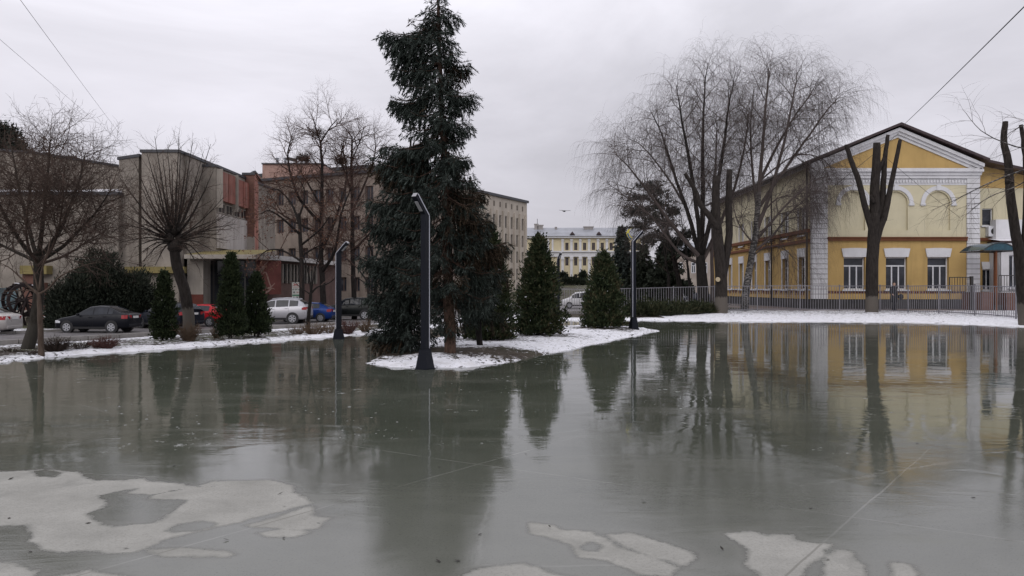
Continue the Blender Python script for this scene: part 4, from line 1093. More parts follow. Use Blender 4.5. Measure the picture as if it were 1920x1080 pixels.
# --- spruces
def spruce(name, label, base, top, prof, seed, mats, group=None, shoot=(0.15, 0.042), whorl=0.26, per=7, dense=1.0, trunk_r=0.14, bare=0.0, dead=None, zmin=None, droop=0.5, arms=None):
    """prof: list of (z, reach left, reach right, reach front/back) from bottom to top"""
    r = random.Random(seed); t = thing(name, label, 'tree', base, 0, group)
    B = Vector(base); T = Vector(top); ax = T-B; Ht = ax.z
    tr, cr = M(), M()
    n = 14; pts = [B+ax*(i/n)+Vector((r.gauss(0,0.012), r.gauss(0,0.012), 0)) for i in range(n+1)]
    pts[0].z -= 0.1
    tr.tube(pts, [trunk_r*(1-0.9*i/n)+0.012 for i in range(n+1)], 9)
    zs = [p[0] for p in prof]
    def reach(z, k): return float(np.interp(z, zs, [p[k] for p in prof]))
    z = zmin if zmin is not None else zs[0]; az = 0
    L, Wd = shoot
    def branch(zz, az, q, mi, dn, hang):
        ca, sa = math.cos(az), math.sin(az); frac = (zz-B.z)/Ht
        o = B+ax*min(1, max(0.0, (zz+q*0.30*droop*2-B.z)/Ht))
        k = 7; bp = []; sag = q*(0.36*droop*2)*(1-frac*0.5)
        for j in range(k+1):                                     # out, sagging, tip lifting
            s = j/k; dz = -sag*math.sin(s*1.9)*0.9+0.10*q*max(0, s-0.7)*2
            bp.append(o+Vector((ca*q*s, sa*q*s, dz))+rvec(r, 0.012))
        rb = 0.008+0.012*q
        tr.tube(bp, [rb*(1-0.8*j/k) for j in range(k+1)], 4)
        nb = max(3, int(q*dn/0.062))
        for j in range(nb):
            s = 0.10+0.90*(j+r.random())/nb if q < 1.0 else 0.22+0.78*(j+r.random())/nb
            f = s*k; a = min(int(f), k-1); p = bp[a].lerp(bp[a+1], f-a)
            d0 = (bp[a+1]-bp[a]).normalized(); side = Vector((-sa, ca, 0))*(1 if j % 2 else -1)
            bl = (0.10+0.34*q*(1-s)**0.8)*r.uniform(0.6, 1.15)*(1+hang); bl = min(bl, 0.55+0.25*hang)
            d = (d0*r.uniform(0.4, 0.9)*(1-0.5*hang)+side*r.uniform(0.2, 0.95)*(1-0.4*hang)+Vector((0,0,-r.uniform(0.1, 0.95)*droop*(1.6+hang)))).normalized()
            ns = max(2, int(bl/0.05)); pc = p
            for h in range(ns):
                pc = pc+d*(bl/ns); d = (d+Vector((0,0,-0.10*droop))+rvec(r, 0.12)).normalized()
                for q2 in range(3):
                    sd = d.cross(Vector((r.gauss(0,1), r.gauss(0,1), r.gauss(0,1)))).normalized()
                    dd = (d*0.75+sd*0.7+Vector((0,0,-0.15))).normalized()
                    cr.leaf(pc, dd, sd.cross(dd), L*r.uniform(0.6, 1.1), Wd, mi)
                cr.leaf(pc, d, d.cross(Vector((0.3,0.4,1))).normalized(), L*r.uniform(0.7, 1.2), Wd*1.2, mi)
            for q2 in range(3):                                  # short shoots that clothe the branch itself
                sd = d0.cross(rvec(r, 1)).normalized(); dd = (d0*0.6+sd*0.8).normalized()
                cr.leaf(p, dd, sd.cross(dd), L*r.uniform(0.6, 1.0), Wd, mi)
    while z < zs[-1]:
        for i in range(per):
            az += 6.283/per+r.gauss(0, 0.25); ca, sa = math.cos(az), math.sin(az)
            zz = z+r.uniform(-0.12, 0.12)
            rx = reach(zz, 2) if ca > 0 else reach(zz, 1); ry = reach(zz, 3)
            q = (abs(ca)**2.5*rx+abs(sa)**2.5*ry)/(abs(ca)**2.5+abs(sa)**2.5)
            q *= r.choice((0.62, 0.8, 0.95, 1.02, 1.08))*r.uniform(0.92, 1.06)
            if q < 0.12: continue
            isdead = dead(zz, ca, sa, r) if dead else False
            branch(zz, az, q, 1 if isdead else 0, (0.5 if isdead else 1.0)*dense, r.choice((0, 0, 0.5)))
        z += whorl*r.uniform(0.8, 1.2)
    for (tx, tz, n) in (arms or ()):                             # long boughs that break the outline
        for i in range(n):
            c = B.x+ax.x*(tz-B.z)/Ht; q = abs(tx-c)*r.uniform(0.88, 1.05); az = (0 if tx > c else math.pi)+r.gauss(0, 0.22)
            branch(tz+r.uniform(-0.08, 0.08), az, q, 1 if r.random() < 0.2 else 0, dense*1.5, 0.8)
    tr.build('trunk', mats[0], t, True); cr.build('crown', [mats[1], DEADN], t)
    return t
def make_spruces():
    D = 18.0
    base = Vector((W(845,D), D, gz(W(845,D), D)))
    top = P3(819, -38, D)
    # outline in photo pixels: y, left x, right x
    o = [(625,838,862),(600,800,905),(560,770,935),(520,740,948),(470,745,928),(440,735,925),(400,712,918),(360,722,900),(330,708,880),(310,712,862),(300,714,878),(285,722,884),(265,748,868),(240,738,890),(225,744,870),(205,735,862),(190,744,892),(175,752,872),(150,742,858),(130,738,884),(115,742,876),(95,722,862),(78,724,846),(66,752,846),(40,778,866),(25,788,848),(8,800,838),(-15,806,834),(-36,815,823)]
    prof = []
    for y, xl, xr in o:
        z = ZP(y, D); c = base.x+(top.x-base.x)*(z-base.z)/(top.z-base.z)
        a, b = max(0.1, c-W(xl,D)), max(0.1, W(xr,D)-c)
        sl = 0.86 if y < 300 else 1.0; a *= sl; b *= sl
        prof.append((z, a, b, min(1.5, (a+b)/2*1.0)))
    zt = ZP(420, D)
    def dead(z, ca, sa, r): return (z < ZP(300,D) and ca > -0.1 and r.random() < (0.55 if z < zt else 0.4)) or r.random() < 0.05
    spruce('spruce', 'tall ragged blue spruce with a bare reddish lower trunk on the snowy island', base, top, prof, 11, (BARK_R, SPR), None, (0.115, 0.024), 0.25, 8, 1.3, 0.125, dead=dead, droop=0.62, arms=[(W(x,18.0), ZP(y,18.0), n) for x, y, n in ((720,84,3),(728,112,2),(866,40,2),(884,128,3),(893,186,3),(736,203,3),(734,150,2),(890,240,2),(880,300,3),(712,288,3),(700,322,3),(905,372,3),(922,425,4),(918,455,3),(690,395,2),(950,470,3),(940,520,3),(930,560,3))])
    D = 19.0
    base = Vector((W(765,D), D, gz(W(765,D), D))); top = P3(771, 262, D)
    o = [(652,715,825),(630,692,832),(600,690,830),(560,698,828),(520,688,826),(490,682,822),(460,704,818),(430,712,815),(400,704,812),(370,716,806),(345,720,800),(320,728,795),(300,740,790),(280,756,783),(266,766,776)]
    prof = []
    for y, xl, xr in o:
        z = ZP(y, D); a, b = max(0.1, base.x-W(xl,D)), max(0.1, W(xr,D)-base.x); prof.append((z, a, b, min(1.35, (a+b)/2)))
    spruce('spruce', 'bushy blue spruce skirted to the ground, left behind the nearest lamp post', base, top, prof, 23, (BARK_D, SPR), None, (0.12, 0.026), 0.25, 8, 1.3, 0.10, droop=0.55, arms=[(W(x,19.0), ZP(y,19.0), n) for x, y, n in ((680,492,3),(690,430,2),(688,560,3),(690,620,3),(700,640,2))])
    # dark drooping mass right of the bare trunk belongs to a third, dull spruce
    D = 20.3
    base = Vector((W(900,D), D, gz(W(900,D), D))); top = P3(880, 330, D)
    o = [(600,868,952),(560,862,960),(520,858,952),(480,862,935),(450,862,926),(420,858,922),(390,858,915),(360,862,900),(335,872,886)]
    prof = []
    for y, xl, xr in o:
        z = ZP(y, D); c = base.x+(top.x-base.x)*(z-base.z)/(top.z-base.z)
        a, b = max(0.1, c-W(xl,D)), max(0.1, W(xr,D)-c); prof.append((z, a, b, (a+b)/2))
    spruce('spruce', 'dull dark spruce with drooping boughs, right behind the bare reddish trunk', base, top, prof, 31, (BARK_D, SPR2), None, (0.13, 0.028), 0.25, 7, 1.2, 0.07, dead=lambda z,c,s,r: r.random() < 0.35, droop=0.9)
    # background conifers beyond the railing
    for (px, top_y, half, D, lab, sd_, mt) in ((1166, 425, 27, 92, 'dense blue-green spruce beyond the railing beside the pale classical block', 41, SPR),
                                         (1205, 452, 30, 88, 'dark spruce beyond the railing behind the slim lamp with the ribbon', 43, SPR2),
                                         (1250, 440, 34, 84, 'broad dark spruce beyond the railing under the birch twigs', 47, SPR2)):
        b = Vector((W(px,D), D, gz(W(px,D),D))); t = P3(px, top_y, D); w = half/F*D
        hh = t.z-b.z
        prof = [(b.z+0.3, w*0.9, w*0.9, w*0.9), (b.z+hh*0.25, w, w, w), (b.z+hh*0.5, w*0.8, w*0.8, w*0.8), (b.z+hh*0.8, w*0.4, w*0.4, w*0.4), (t.z-0.1, 0.15, 0.15, 0.15)]
        spruce('spruce', lab, b, t, prof, sd_, (BARK_D, mt), 'conifers beyond the railing', (0.55, 0.2), 0.55, 8, 0.34, 0.2, droop=0.5)
BARK_R = mat_bark('reddish_spruce_bark', (0.04, 0.026, 0.02), (0.105, 0.066, 0.05), (10,10,4))
make_spruces()

# --- thujas and low evergreens: clumps of small sprays
def clump_plant(name, label, base, shape, n_clump, n_leaf, L, Wd, seed, mat, group=None, cat='shrub', spread=0.12, up=0.9, stems=3, snow=0):
    """shape(r) -> (point, outward) on or near the outline"""
    r = random.Random(seed); t = thing(name, label, cat, base, 0, group); B = Vector(base)
    m, st = M(), M()
    for i in range(n_clump):
        p, out = shape(r); p = B+p
        s = r.uniform(0.7, 1.25)
        for k in range(n_leaf):
            c = p+rvec(r, spread*s*1.6)
            if c.z < B.z+0.02: c.z = B.z+0.02+r.random()*0.1
            d = (out*r.uniform(0.3, 1.0)+Vector((0,0,up))*r.uniform(0.2, 1.0)+rvec(r, 0.55)).normalized()
            sd = d.cross(out*0.6+rvec(r, 0.8))
            if sd.length < 1e-3: continue
            sd.normalize(); m.leaf(c, d, sd, L*r.uniform(0.6, 1.25), Wd*r.uniform(0.7, 1.2))
        if r.random() < 0.35:
            q = B+Vector(((p.x-B.x)*0.1, (p.y-B.y)*0.1, max(0.1, (p.z-B.z)*0.55)))
            st.tube([q, q.lerp(p, 0.6)+Vector((0,0,0.03)), p], [0.012, 0.008, 0.003], 3)
    for i in range(stems):
        a = r.random()*6.28; q = B+Vector((math.cos(a)*0.05*stems*0.4, math.sin(a)*0.05*stems*0.4, -0.08))
        p, out = shape(r); st.tube([q, q+Vector((0,0,0.35))+rvec(r,0.02), q.lerp(B+p, 0.5)+Vector((0,0,0.3))], [0.03, 0.025, 0.01], 5)
    for i in range(snow):                                          # bits of snow caught on the sprays
        p, out = shape(r); c = B+p*1.02; d = (out+rvec(r, 0.5)).normalized()
        for k in range(3): m.leaf(c+rvec(r, 0.02), (Vector((0,0,0.4))+rvec(r, 1)).normalized(), d.cross(rvec(r, 1)).normalized(), 0.055, 0.045, 1)
    st.build('stem', BARK_D, t); m.build('foliage', [mat, SNOW], t); return t
def cone_shape(h, rad, fullness=0.32, z0=0.05, lean=0.0):
    def f(r):
        u = r.random()**1.25; z = z0+(h-z0)*u
        prof = (1-u)**0.72*(1.0 if u > fullness else 0.72+0.28*u/fullness)
        a = r.random()*6.283; q = rad*prof*(0.5+0.5*math.sqrt(r.random()))*(1+0.14*math.sin(a*3+z*4.1)+0.10*math.sin(a*5-z*7.3))*r.choice((0.8, 0.92, 1.0, 1.08, 1.28))
        return Vector((math.cos(a)*q+lean*u, math.sin(a)*q, z)), Vector((math.cos(a), math.sin(a), 0.25))
    return f
def dome_shape(rx, ry, h, lump=0.15):
    def f(r):
        a = r.random()*6.283; u = r.random(); e = math.acos(u)
        q = (0.6+0.4*math.sqrt(r.random()))*(1+lump*math.sin(a*3+u*5))
        return Vector((rx*math.cos(a)*math.sin(e)*q, ry*math.sin(a)*math.sin(e)*q, max(0.04, h*math.cos(e)*q))), Vector((math.cos(a)*math.sin(e), math.sin(a)*math.sin(e), math.cos(e)))
    return f
def ground_pt(px, D): x = W(px, D); return (x, D, gz(x, D))
def make_evergreens():
    for px, D, ty, half, n, lab, sd_ in ((915, 22.5, 432, 52, 560, 'loose thuja with brownish tips close behind the bare reddish trunk', 3),
                                   (1010, 24.5, 450, 46, 560, 'full conical thuja at the middle of the snowy island', 5),
                                   (1131, 29.2, 478, 42, 560, 'conical thuja at the tip of the island beside the ribboned lamp', 8)):
        b = ground_pt(px, D); h = ZP(ty, D)-b[2]
        clump_plant('thuja', lab, b, cone_shape(h, half/F*D*1.0), n, 26, 0.13, 0.055, sd_, THU, 'conical thujas on the snowy island', 'tree', 0.085, 0.9, 3, 26)
    for px, D, ty, half, n, lab, sd_ in ((308, 23.4, 514, 23, 330, 'slim columnar thuja on the left verge, in front of the dark estate car', 13),
                                   (433, 24.3, 480, 26, 430, 'tallest columnar thuja on the left verge, in front of the red car', 15),
                                   (481, 25.2, 516, 24, 330, 'shorter columnar thuja leaning against its taller neighbour, left of the silver car', 17)):
        b = ground_pt(px, D); h = ZP(ty, D)-b[2]
        clump_plant('thuja', lab, b, cone_shape(h, half/F*D, 0.25, 0.12), n, 26, 0.10, 0.045, sd_, THD, 'columnar thujas on the left verge', 'tree', 0.06, 1.2, 3, 12)
    # juniper carpet before the railing
    for px, D, rx, ry, h, sd_, lab in ((1215, 43.6, 1.3, 1.1, 0.66, 21, 'spreading juniper right behind the ribboned lamp'), (1262, 44.0, 1.4, 1.0, 0.5, 22, 'spreading juniper before the railing, middle of the low row'), (1308, 44.6, 1.3, 0.9, 0.36, 25, 'low juniper before the railing, nearest the stout pollarded trunk')):
        clump_plant('juniper_bush', lab, ground_pt(px, D), dome_shape(rx, ry, h), 170, 24, 0.22, 0.05, sd_, JUN, 'junipers before the railing', 'shrub', 0.16, 0.5)
    # dark yews behind the black saloon
    for px, D, half, ty, sd_, lab in ((140, 50, 46, 515, 31, 'dark evergreen shrub behind the black saloon bonnet'), (196, 51, 56, 486, 33, 'tallest dark evergreen shrub behind the black saloon roof'), (252, 51.5, 44, 512, 37, 'dark evergreen shrub between the black saloon and the estate car'), (180,57,40,470,38,'brownish evergreen peak farthest back in the dark clump')):
        b = ground_pt(px, D); h = ZP(ty, D)-b[2]
        clump_plant('yew_shrub', lab, b, dome_shape(half/F*D, 1.4, h*0.95), 520, 26, 0.26, 0.09, sd_, YEW, 'dark evergreen shrubs behind the parked cars', 'shrub', 0.22, 0.6)
    # thuja hedge seen through the fence at the pale house, small cones at the classical block
    for i, px in enumerate((1262, 1276, 1290)):
        D = 118; b = ground_pt(px, D)
        clump_plant('small_thuja', ('small rounded evergreen, leftmost of three before the pale house', 'small rounded evergreen, middle of three before the pale house', 'small rounded evergreen, rightmost of three before the pale house')[i], b, cone_shape(3.2, 0.9, 0.3), 90, 12, 0.5, 0.25, 50+i, YEW, 'small evergreens before the pale house', 'shrub', 0.25)
    for i, (px, ty, w) in enumerate(((1093, 511, 0.9), (1047, 528, 0.9), (1057, 529, 0.9), (1062, 529, 0.8))):
        if i == 3: continue
        D = 192; b = ground_pt(px, D); h = max(2.0, ZP(ty, D)-b[2])
        clump_plant('small_thuja', ('dark column-shaped evergreen before the classical block', 'small dark cone evergreen before the classical block, left of its pair', 'small dark cone evergreen before the classical block, right of its pair')[i], b, cone_shape(h, w, 0.3), 110, 12, 0.6, 0.3, 60+i, YEW, 'small evergreens before the classical block', 'shrub', 0.3)
    # evergreen bank at far left above the roof line
    D = 98; b = (W(5, D), D, -0.9)
    r = random.Random(77); t = thing('spruce', 'dark evergreen crown rising over the roof at the far left edge', 'tree', b)
    cr, st = M(), M(); B = Vector(b)
    st.tube([B, Vector((B.x, B.y, ZP(262, D)))], [0.3, 0.12], 6)
    for i in range(420):
        a = r.random()*6.28; u = r.random(); q = math.sqrt(r.random())*4.4*(1-u*0.55)
        p = Vector((B.x-0.5+math.cos(a)*q, B.y+math.sin(a)*q*0.7, ZP(300, D)+u*(ZP(234, D)-ZP(300, D))*(1-0.16*abs(math.cos(a)*q)/2.6)))
        for k in range(18):
            d = rvec(r, 1).normalized(); d.z -= 0.3; cr.leaf(p+rvec(r, 0.7), d.normalized(), rvec(r,1).normalized(), 0.6*r.uniform(0.5, 1.2), 0.22)
    st.build('trunk', BARK_D, t); cr.build('crown', PIN, t)
    # low hedges beyond the street in the middle
    for i, (px0, px1, D) in enumerate(((1040, 1102, 180), (1150, 1215, 150))):
        x0, x1 = W(px0, D), W(px1, D); b = ((x0+x1)/2, D, gz((x0+x1)/2, D))
        clump_plant('hedge', ('clipped low hedge before the classical block', 'clipped dark hedge beyond the street under the far spruces')[i], b, dome_shape((x1-x0)/2, 1.0, 1.5), 150, 12, 0.5, 0.25, 80+i, YEW, 'low hedges beyond the street', 'hedge', 0.3)
make_evergreens()

# --- leafless bushes along the left verge
def twig_bush(label, px, D, half_px, top_py, seed, mat, n=70, group='leafless bushes along the left verge'):
    r = random.Random(seed); b = ground_pt(px, D); B = Vector(b); t = thing('bare_bush', label, 'shrub', b, 0, group)
    m = M(); hw = half_px/F*D; h = ZP(top_py, D)-b[2]
    for i in range(n):
        a = r.random()*6.28; q = math.sqrt(r.random()); p0 = B+Vector((math.cos(a)*q*hw*0.45, math.sin(a)*q*hw*0.45, -0.02))
        d = Vector((math.cos(a)*q*hw*1.1/h, math.sin(a)*q*hw*1.1/h, 1)).normalized(); L = h*r.uniform(0.65, 1.12)
        pts = [p0]; p = p0
        for j in range(4):
            d = (d+rvec(r, 0.16)).normalized(); p = p+d*L/4; pts.append(p)
        m.tube(pts, [0.007, 0.006, 0.005, 0.004, 0.002], 3)
        for k in range(5):
            j = r.randrange(1, 4); q0 = pts[j].lerp(pts[j+1], r.random()); dd = (d+rvec(r, 0.8)).normalized(); ll = L*r.uniform(0.15, 0.4)
            m.tube([q0, q0+dd*ll*0.5+rvec(r, 0.02), q0+dd*ll], [0.0045, 0.0035, 0.002], 3)
    m.build('twigs', mat, t).name = 'branches'
    return t
def make_bushes():
    BR1 = mat_plain('red_brown_twigs', (0.085, 0.045, 0.04), 0.9, 0, 0, 0.1, 0.3); BR2 = mat_plain('dark_twigs', (0.04, 0.03, 0.025), 0.9, 0, 0, 0.1, 0.3); BR3 = mat_plain('straw_twigs', (0.12, 0.085, 0.06), 0.9, 0, 0, 0.1, 0.3)
    twig_bush('dense reddish bare bush on the verge below the rear wheel of the black saloon', 196, 20.4, 25, 630, 1, BR1, 150)
    twig_bush('dark bare bush on the verge right beside the slim young tree', 104, 19.6, 24, 632, 2, BR2, 160)
    twig_bush('thin greyish bare bush on the verge between the dark bush and the reddish one', 150, 20.2, 22, 636, 3, BR2, 50)
    twig_bush('low sparse bare bush at the far left foot of the thick trunk', 22, 19.2, 28, 648, 4, BR2, 50)
    twig_bush('low bare bush at the foot of the thick leaning trunk', 62, 18.6, 20, 652, 5, BR2, 40)
    twig_bush('rounded brown bare bush at the foot of the knobbly pollard', 353, 23.6, 19, 608, 6, BR3, 130)
    twig_bush('low straw-coloured bush left of the forked young tree', 557, 26.5, 16, 610, 7, BR3, 60)
    twig_bush('dense brown bush at the foot of the forked young tree', 588, 26.6, 22, 604, 8, BR3, 130)
    twig_bush('sparse brown bush just left of the lamp on the verge', 620, 27.2, 14, 606, 9, BR3, 50)
    twig_bush('reddish bare bush just right of the lamp on the verge', 653, 27.3, 17, 600, 10, BR1, 110)
    twig_bush('straw-coloured bare bush on the verge nearest the skirted spruce', 685, 28.0, 16, 600, 11, BR3, 80)
    twig_bush('small brown bush tucked left of the tallest columnar thuja', 406, 24.6, 12, 612, 12, BR3, 40)
make_bushes()

# --- bare trees
def make_bare_trees():
    lime = Spec([dict(n=9.5, len=1.7, seg=6, wob=0.22, trop=0.04, ang=50, rad=0.016, t0=0.06),
                 dict(n=10, len=0.85, seg=4, wob=0.26, trop=0.0, ang=50, rad=0.009, t0=0.12),
                 dict(n=9.0, len=0.36, seg=3, wob=0.35, trop=-0.03, ang=50, rad=0.0055)], 0.045)
    D = 20.3; g = gz(W(57,D), D)
    b = Vector((W(57,D), D, g))
    q = lambda x, y, d=0.0: P3(x, y, D+d)
    limbs = [([Vector((W(50,D),D,g-0.1)), q(64,610), q(72,560), q(72,505), q(70,480)], 0.165, 0.10, False),
             ([q(70,490), q(40,455,-.3), q(18,420,-.6), q(0,385,-.8), q(-18,340,-1)], 0.062, 0.02, True),
             ([q(70,485), q(55,430,.4), q(40,370,.7), q(30,320,.9), q(22,280,1)], 0.056, 0.015, True),
             ([q(72,480), q(80,420,-.2), q(86,360,-.3), q(92,300,-.4), q(94,262,-.5)], 0.062, 0.012, True),
             ([q(72,485), q(108,440,.3), q(130,390,.5), q(150,335,.7), q(160,285,.9)], 0.062, 0.012, True),
             ([q(72,492), q(118,462,-.3), q(150,430,-.6), q(182,395,-.9), q(208,355,-1.1)], 0.056, 0.012, True),
             ([q(75,495), q(120,480,.6), q(165,452,1.0), q(205,428,1.3)], 0.043, 0.01, True),
             ([q(68,490), q(25,470,.3), q(-10,452,.4), q(-40,430,.5)], 0.050, 0.01, True),
             ([q(70,500), q(95,470,-.8), q(112,420,-1.3), q(118,360,-1.6), q(122,310,-1.8)], 0.043, 0.01, True),
             ([q(70,495), q(50,450,-.9), q(52,390,-1.4), q(62,330,-1.7)], 0.043, 0.01, True)]
    bare_tree('bare_tree', 'wide bare tree with a thick leaning trunk at the far left of the verge', 'bare street trees along the left verge', b, limbs, lime, 101, (BARK_G, TWIG_B), 1.0)
    # slim young tree next to it
    D = 18.4; g = gz(W(78,D), D); q = lambda x, y, d=0.0: P3(x, y, D+d)
    thin = Spec([dict(n=6.0, len=0.7, seg=5, wob=0.25, trop=0.02, ang=50, rad=0.009, t0=0.15), dict(n=7.0, len=0.32, seg=3, wob=0.3, trop=0.0, ang=48, rad=0.0045)], 0.02)
    limbs = [([Vector((W(78,D),D,g-0.1)), q(76,620), q(74,575), q(73,548)], 0.07, 0.04, False),
             ([q(73,552), q(92,540), q(110,520), q(150,500), q(182,492)], 0.03, 0.006, True),
             ([q(73,550), q(55,538), q(38,520), q(15,500), q(-5,492)], 0.03, 0.006, True),
             ([q(73,548), q(80,500), q(90,470), q(98,430)], 0.03, 0.006, True),
             ([q(74,556), q(60,545), q(30,545), q(5,548)], 0.02, 0.005, True), ([q(73,548), q(60,500), q(48,470)], 0.02, 0.005, True)]
    bare_tree('bare_tree', 'slim crooked young tree standing before the thick leaning trunk', 'bare street trees along the left verge', Vector((W(78,D),D,g)), limbs, thin, 103, (mat_bark('brown_young_bark',(0.05,0.035,0.026),(0.10,0.075,0.06)), TWIG_B))
    # pollard with a radiating head
    D = 25.2; g = gz(W(352,D), D); q = lambda x, y, d=0.0: P3(x, y, D+d)
    limbs = [([Vector((W(356,D),D,g-0.1)), q(353,590), q(346,545), q(332,500), q(327,465)], 0.20, 0.16, False)]
    r = random.Random(5)
    ends = [(305,290),(322,300),(340,275),(356,320),(372,330),(388,350),(288,310),(262,345),(252,395),(300,400),(360,400),(410,410),(415,440),(256,480),(290,500),(360,480),(374,505),(268,420),(330,340),(345,375),(310,360),(238,352),(445,420),(230,400),(222,330),(240,380),(222,420),(250,300),(275,285),(290,255),(300,330),(315,270),(335,255),(350,300),(362,262),(380,290),(400,320),(395,270),(420,370),(438,395),(430,430),(428,452),(240,440),(250,465),(268,490),(400,470),(385,490),(225,455),(345,330),(280,340)]
    for i, (x, y) in enumerate(ends):
        d = r.uniform(-1.3, 1.3); sx, sy = 327+(x-327)*0.10, 452+(y-452)*0.10
        mx, my = 327+(x-327)*0.5, 452+(y-452)*0.42-(8 if y > 400 else 0)
        limbs.append(([q(sx,sy), q(mx,my,d*0.6), q(x,y,d)], 0.034, 0.006, True, 0.15))
    pol = Spec([dict(n=4.5, len=0.85, seg=5, wob=0.17, trop=0.04, ang=36, rad=0.011, t0=0.08), dict(n=9.5, len=0.42, seg=3, wob=0.28, trop=0.02, ang=44, rad=0.006)], 0.03)
    bare_tree('bare_tree', 'bare pollard with a dark knobbly head of radiating shoots, curved trunk', 'bare street trees along the left verge', Vector((W(355,D),D,g)), limbs, pol, 105, (BARK_W, TWIG_B), knobs=[(q(328,462),0.24),(q(318,446,-.05),0.15),(q(338,447,.05),0.15),(q(328,432,-.05),0.13)])
    # forked young tree in front of the silver car
    D = 27.6; g = gz(W(577,D), D); q = lambda x, y, d=0.0: P3(x, y, D+d)
    red = Spec([dict(n=2.6, len=0.9, seg=5, wob=0.2, trop=0.02, ang=45, rad=0.014, t0=0.15), dict(n=4.0, len=0.45, seg=4, wob=0.25, trop=0.0, ang=45, rad=0.007)], 0.02)
    limbs = [([Vector((W(577,D),D,g-0.1)), q(578,600), q(581,570), q(583,548)], 0.075, 0.055, False),
             ([q(583,550), q(596,538), q(618,530), q(640,512)], 0.04, 0.008, True), ([q(583,550), q(580,520), q(572,490), q(566,465)], 0.04, 0.008, True),
             ([q(583,548), q(590,510), q(597,480), q(600,455)], 0.035, 0.008, True), ([q(582,552), q(565,540), q(548,525)], 0.025, 0.006, True)]
    bare_tree('bare_tree', 'small forked bare tree on the verge before the silver car tailgate', 'bare street trees along the left verge', Vector((W(577,D),D,g)), limbs, red, 107, (BARK_D, TWIG_R))
    # second small reddish tree beside the skirted spruce
    D = 33; g = gz(W(640,D), D); q = lambda x, y, d=0.0: P3(x, y, D+d)
    limbs = [([Vector((W(692,D),D,g-0.1)), q(692,570), q(690,540), q(688,525)], 0.07, 0.05, False), ([q(688,527), q(672,505), q(655,490), q(640,480)], 0.04, 0.008, True), ([q(688,527), q(700,500), q(706,470)], 0.04, 0.008, True), ([q(690,535), q(668,520), q(650,515)], 0.03, 0.008, True)]
    bare_tree('bare_tree', 'small reddish bare tree half hidden by the skirted spruce', 'bare street trees along the left verge', Vector((W(692,D),D,g)), limbs, red, 109, (BARK_D, TWIG_R), 1.1)
    # tall limes behind the cars
    tall = Spec([dict(n=2.7, len=3.4, seg=7, wob=0.17, trop=0.03, ang=55, rad=0.045, t0=0.10, tap=0.5),
                 dict(n=4.8, len=1.7, seg=5, wob=0.22, trop=0.01, ang=48, rad=0.018, t0=0.10),
                 dict(n=6.0, len=0.9, seg=4, wob=0.28, trop=-0.03, ang=50, rad=0.0105)], 0.06)
    D = 60; g = gz(W(600,D), D); q = lambda x, y, d=0.0: P3(x, y, D+d)
    limbs = [([Vector((W(606,D),D,g-0.1)), q(606,560), q(602,480), q(603,400), q(604,320), q(601,262)], 0.27, 0.07, True, 0.30),
             ([q(601,268), q(592,240), q(588,222)], 0.07, 0.02, True), ([q(601,268), q(618,240), q(634,222)], 0.07, 0.02, True),
             ([q(603,420), q(560,370,-1), q(540,300,-1.6), q(548,250,-2)], 0.13, 0.03, True), ([q(603,470), q(640,380,1), q(650,320,1.5), q(640,270,2)], 0.14, 0.03, True),
             ([q(604,510), q(628,470,-1), q(640,400,-2), q(660,350,-2.4)], 0.14, 0.03, True), ([q(603,440), q(560,420,1), q(525,400,1.8), q(510,385,2)], 0.11, 0.02, True),
             ([q(604,390), q(575,340,1.5), q(556,310,2)], 0.1, 0.02, True)]
    t = bare_tree('bare_tree', 'tallest bare tree behind the silver car, with dark ball-shaped nests in its crown', 'tall bare trees before the brown block', Vector((W(606,D),D,g)), limbs, tall, 111, (BARK_D, TWIG_R), 1.0)
    for (x, y, s, dd) in ((595, 250, 0.62, 0.0), (570, 297, 0.45, -0.6), (640, 300, 0.4, 0.5)):
        m = M(); r = random.Random(x); c = P3(x, y, D+dd)
        for i in range(700):
            p = c+rvec(r, s*0.8); p.z = c.z+(p.z-c.z)*0.75
            m.leaf(p, rvec(r,1).normalized(), rvec(r,1).normalized(), 0.4*r.uniform(0.5,1.2), 0.035)
        m.build('nest', TWIG_B, t)
    D = 63; g = gz(W(660,D), D); q = lambda x, y, d=0.0: P3(x, y, D+d)
    limbs = [([Vector((W(664,D),D,g-0.1)), q(663,540), q(661,460), q(660,380), q(659,300), q(660,255)], 0.23, 0.06, True, 0.3),
             ([q(660,400), q(690,330,1), q(704,280,1.5), q(700,250,2)], 0.1, 0.02, True), ([q(660,360), q(640,300,-1), q(646,262,-1.2)], 0.1, 0.02, True), ([q(661,470), q(700,430,-1), q(716,390,-1)], 0.11, 0.02, True), ([q(660,300), q(676,262), q(682,240)], 0.06, 0.02, True)]
    bare_tree('bare_tree', 'tall bare tree between the tallest one and the skirted spruce', 'tall bare trees before the brown block', Vector((W(664,D),D,g)), limbs, tall, 113, (BARK_D, TWIG_R), 0.9)
    leafy = Spec([dict(n=2.4, len=2.2, seg=5, wob=0.2, trop=-0.02, ang=54, rad=0.036, t0=0.12), dict(n=3.4, len=1.2, seg=5, wob=0.24, trop=-0.06, ang=50, rad=0.016, t0=0.12), dict(n=4.5, len=0.6, seg=3, wob=0.3, trop=-0.1, ang=48, rad=0.0095)], 0.06, (0.55, 2, 0.13))
    D = 57.5; g = gz(W(565,D), D); q = lambda x, y, d=0.0: P3(x, y, D+d)
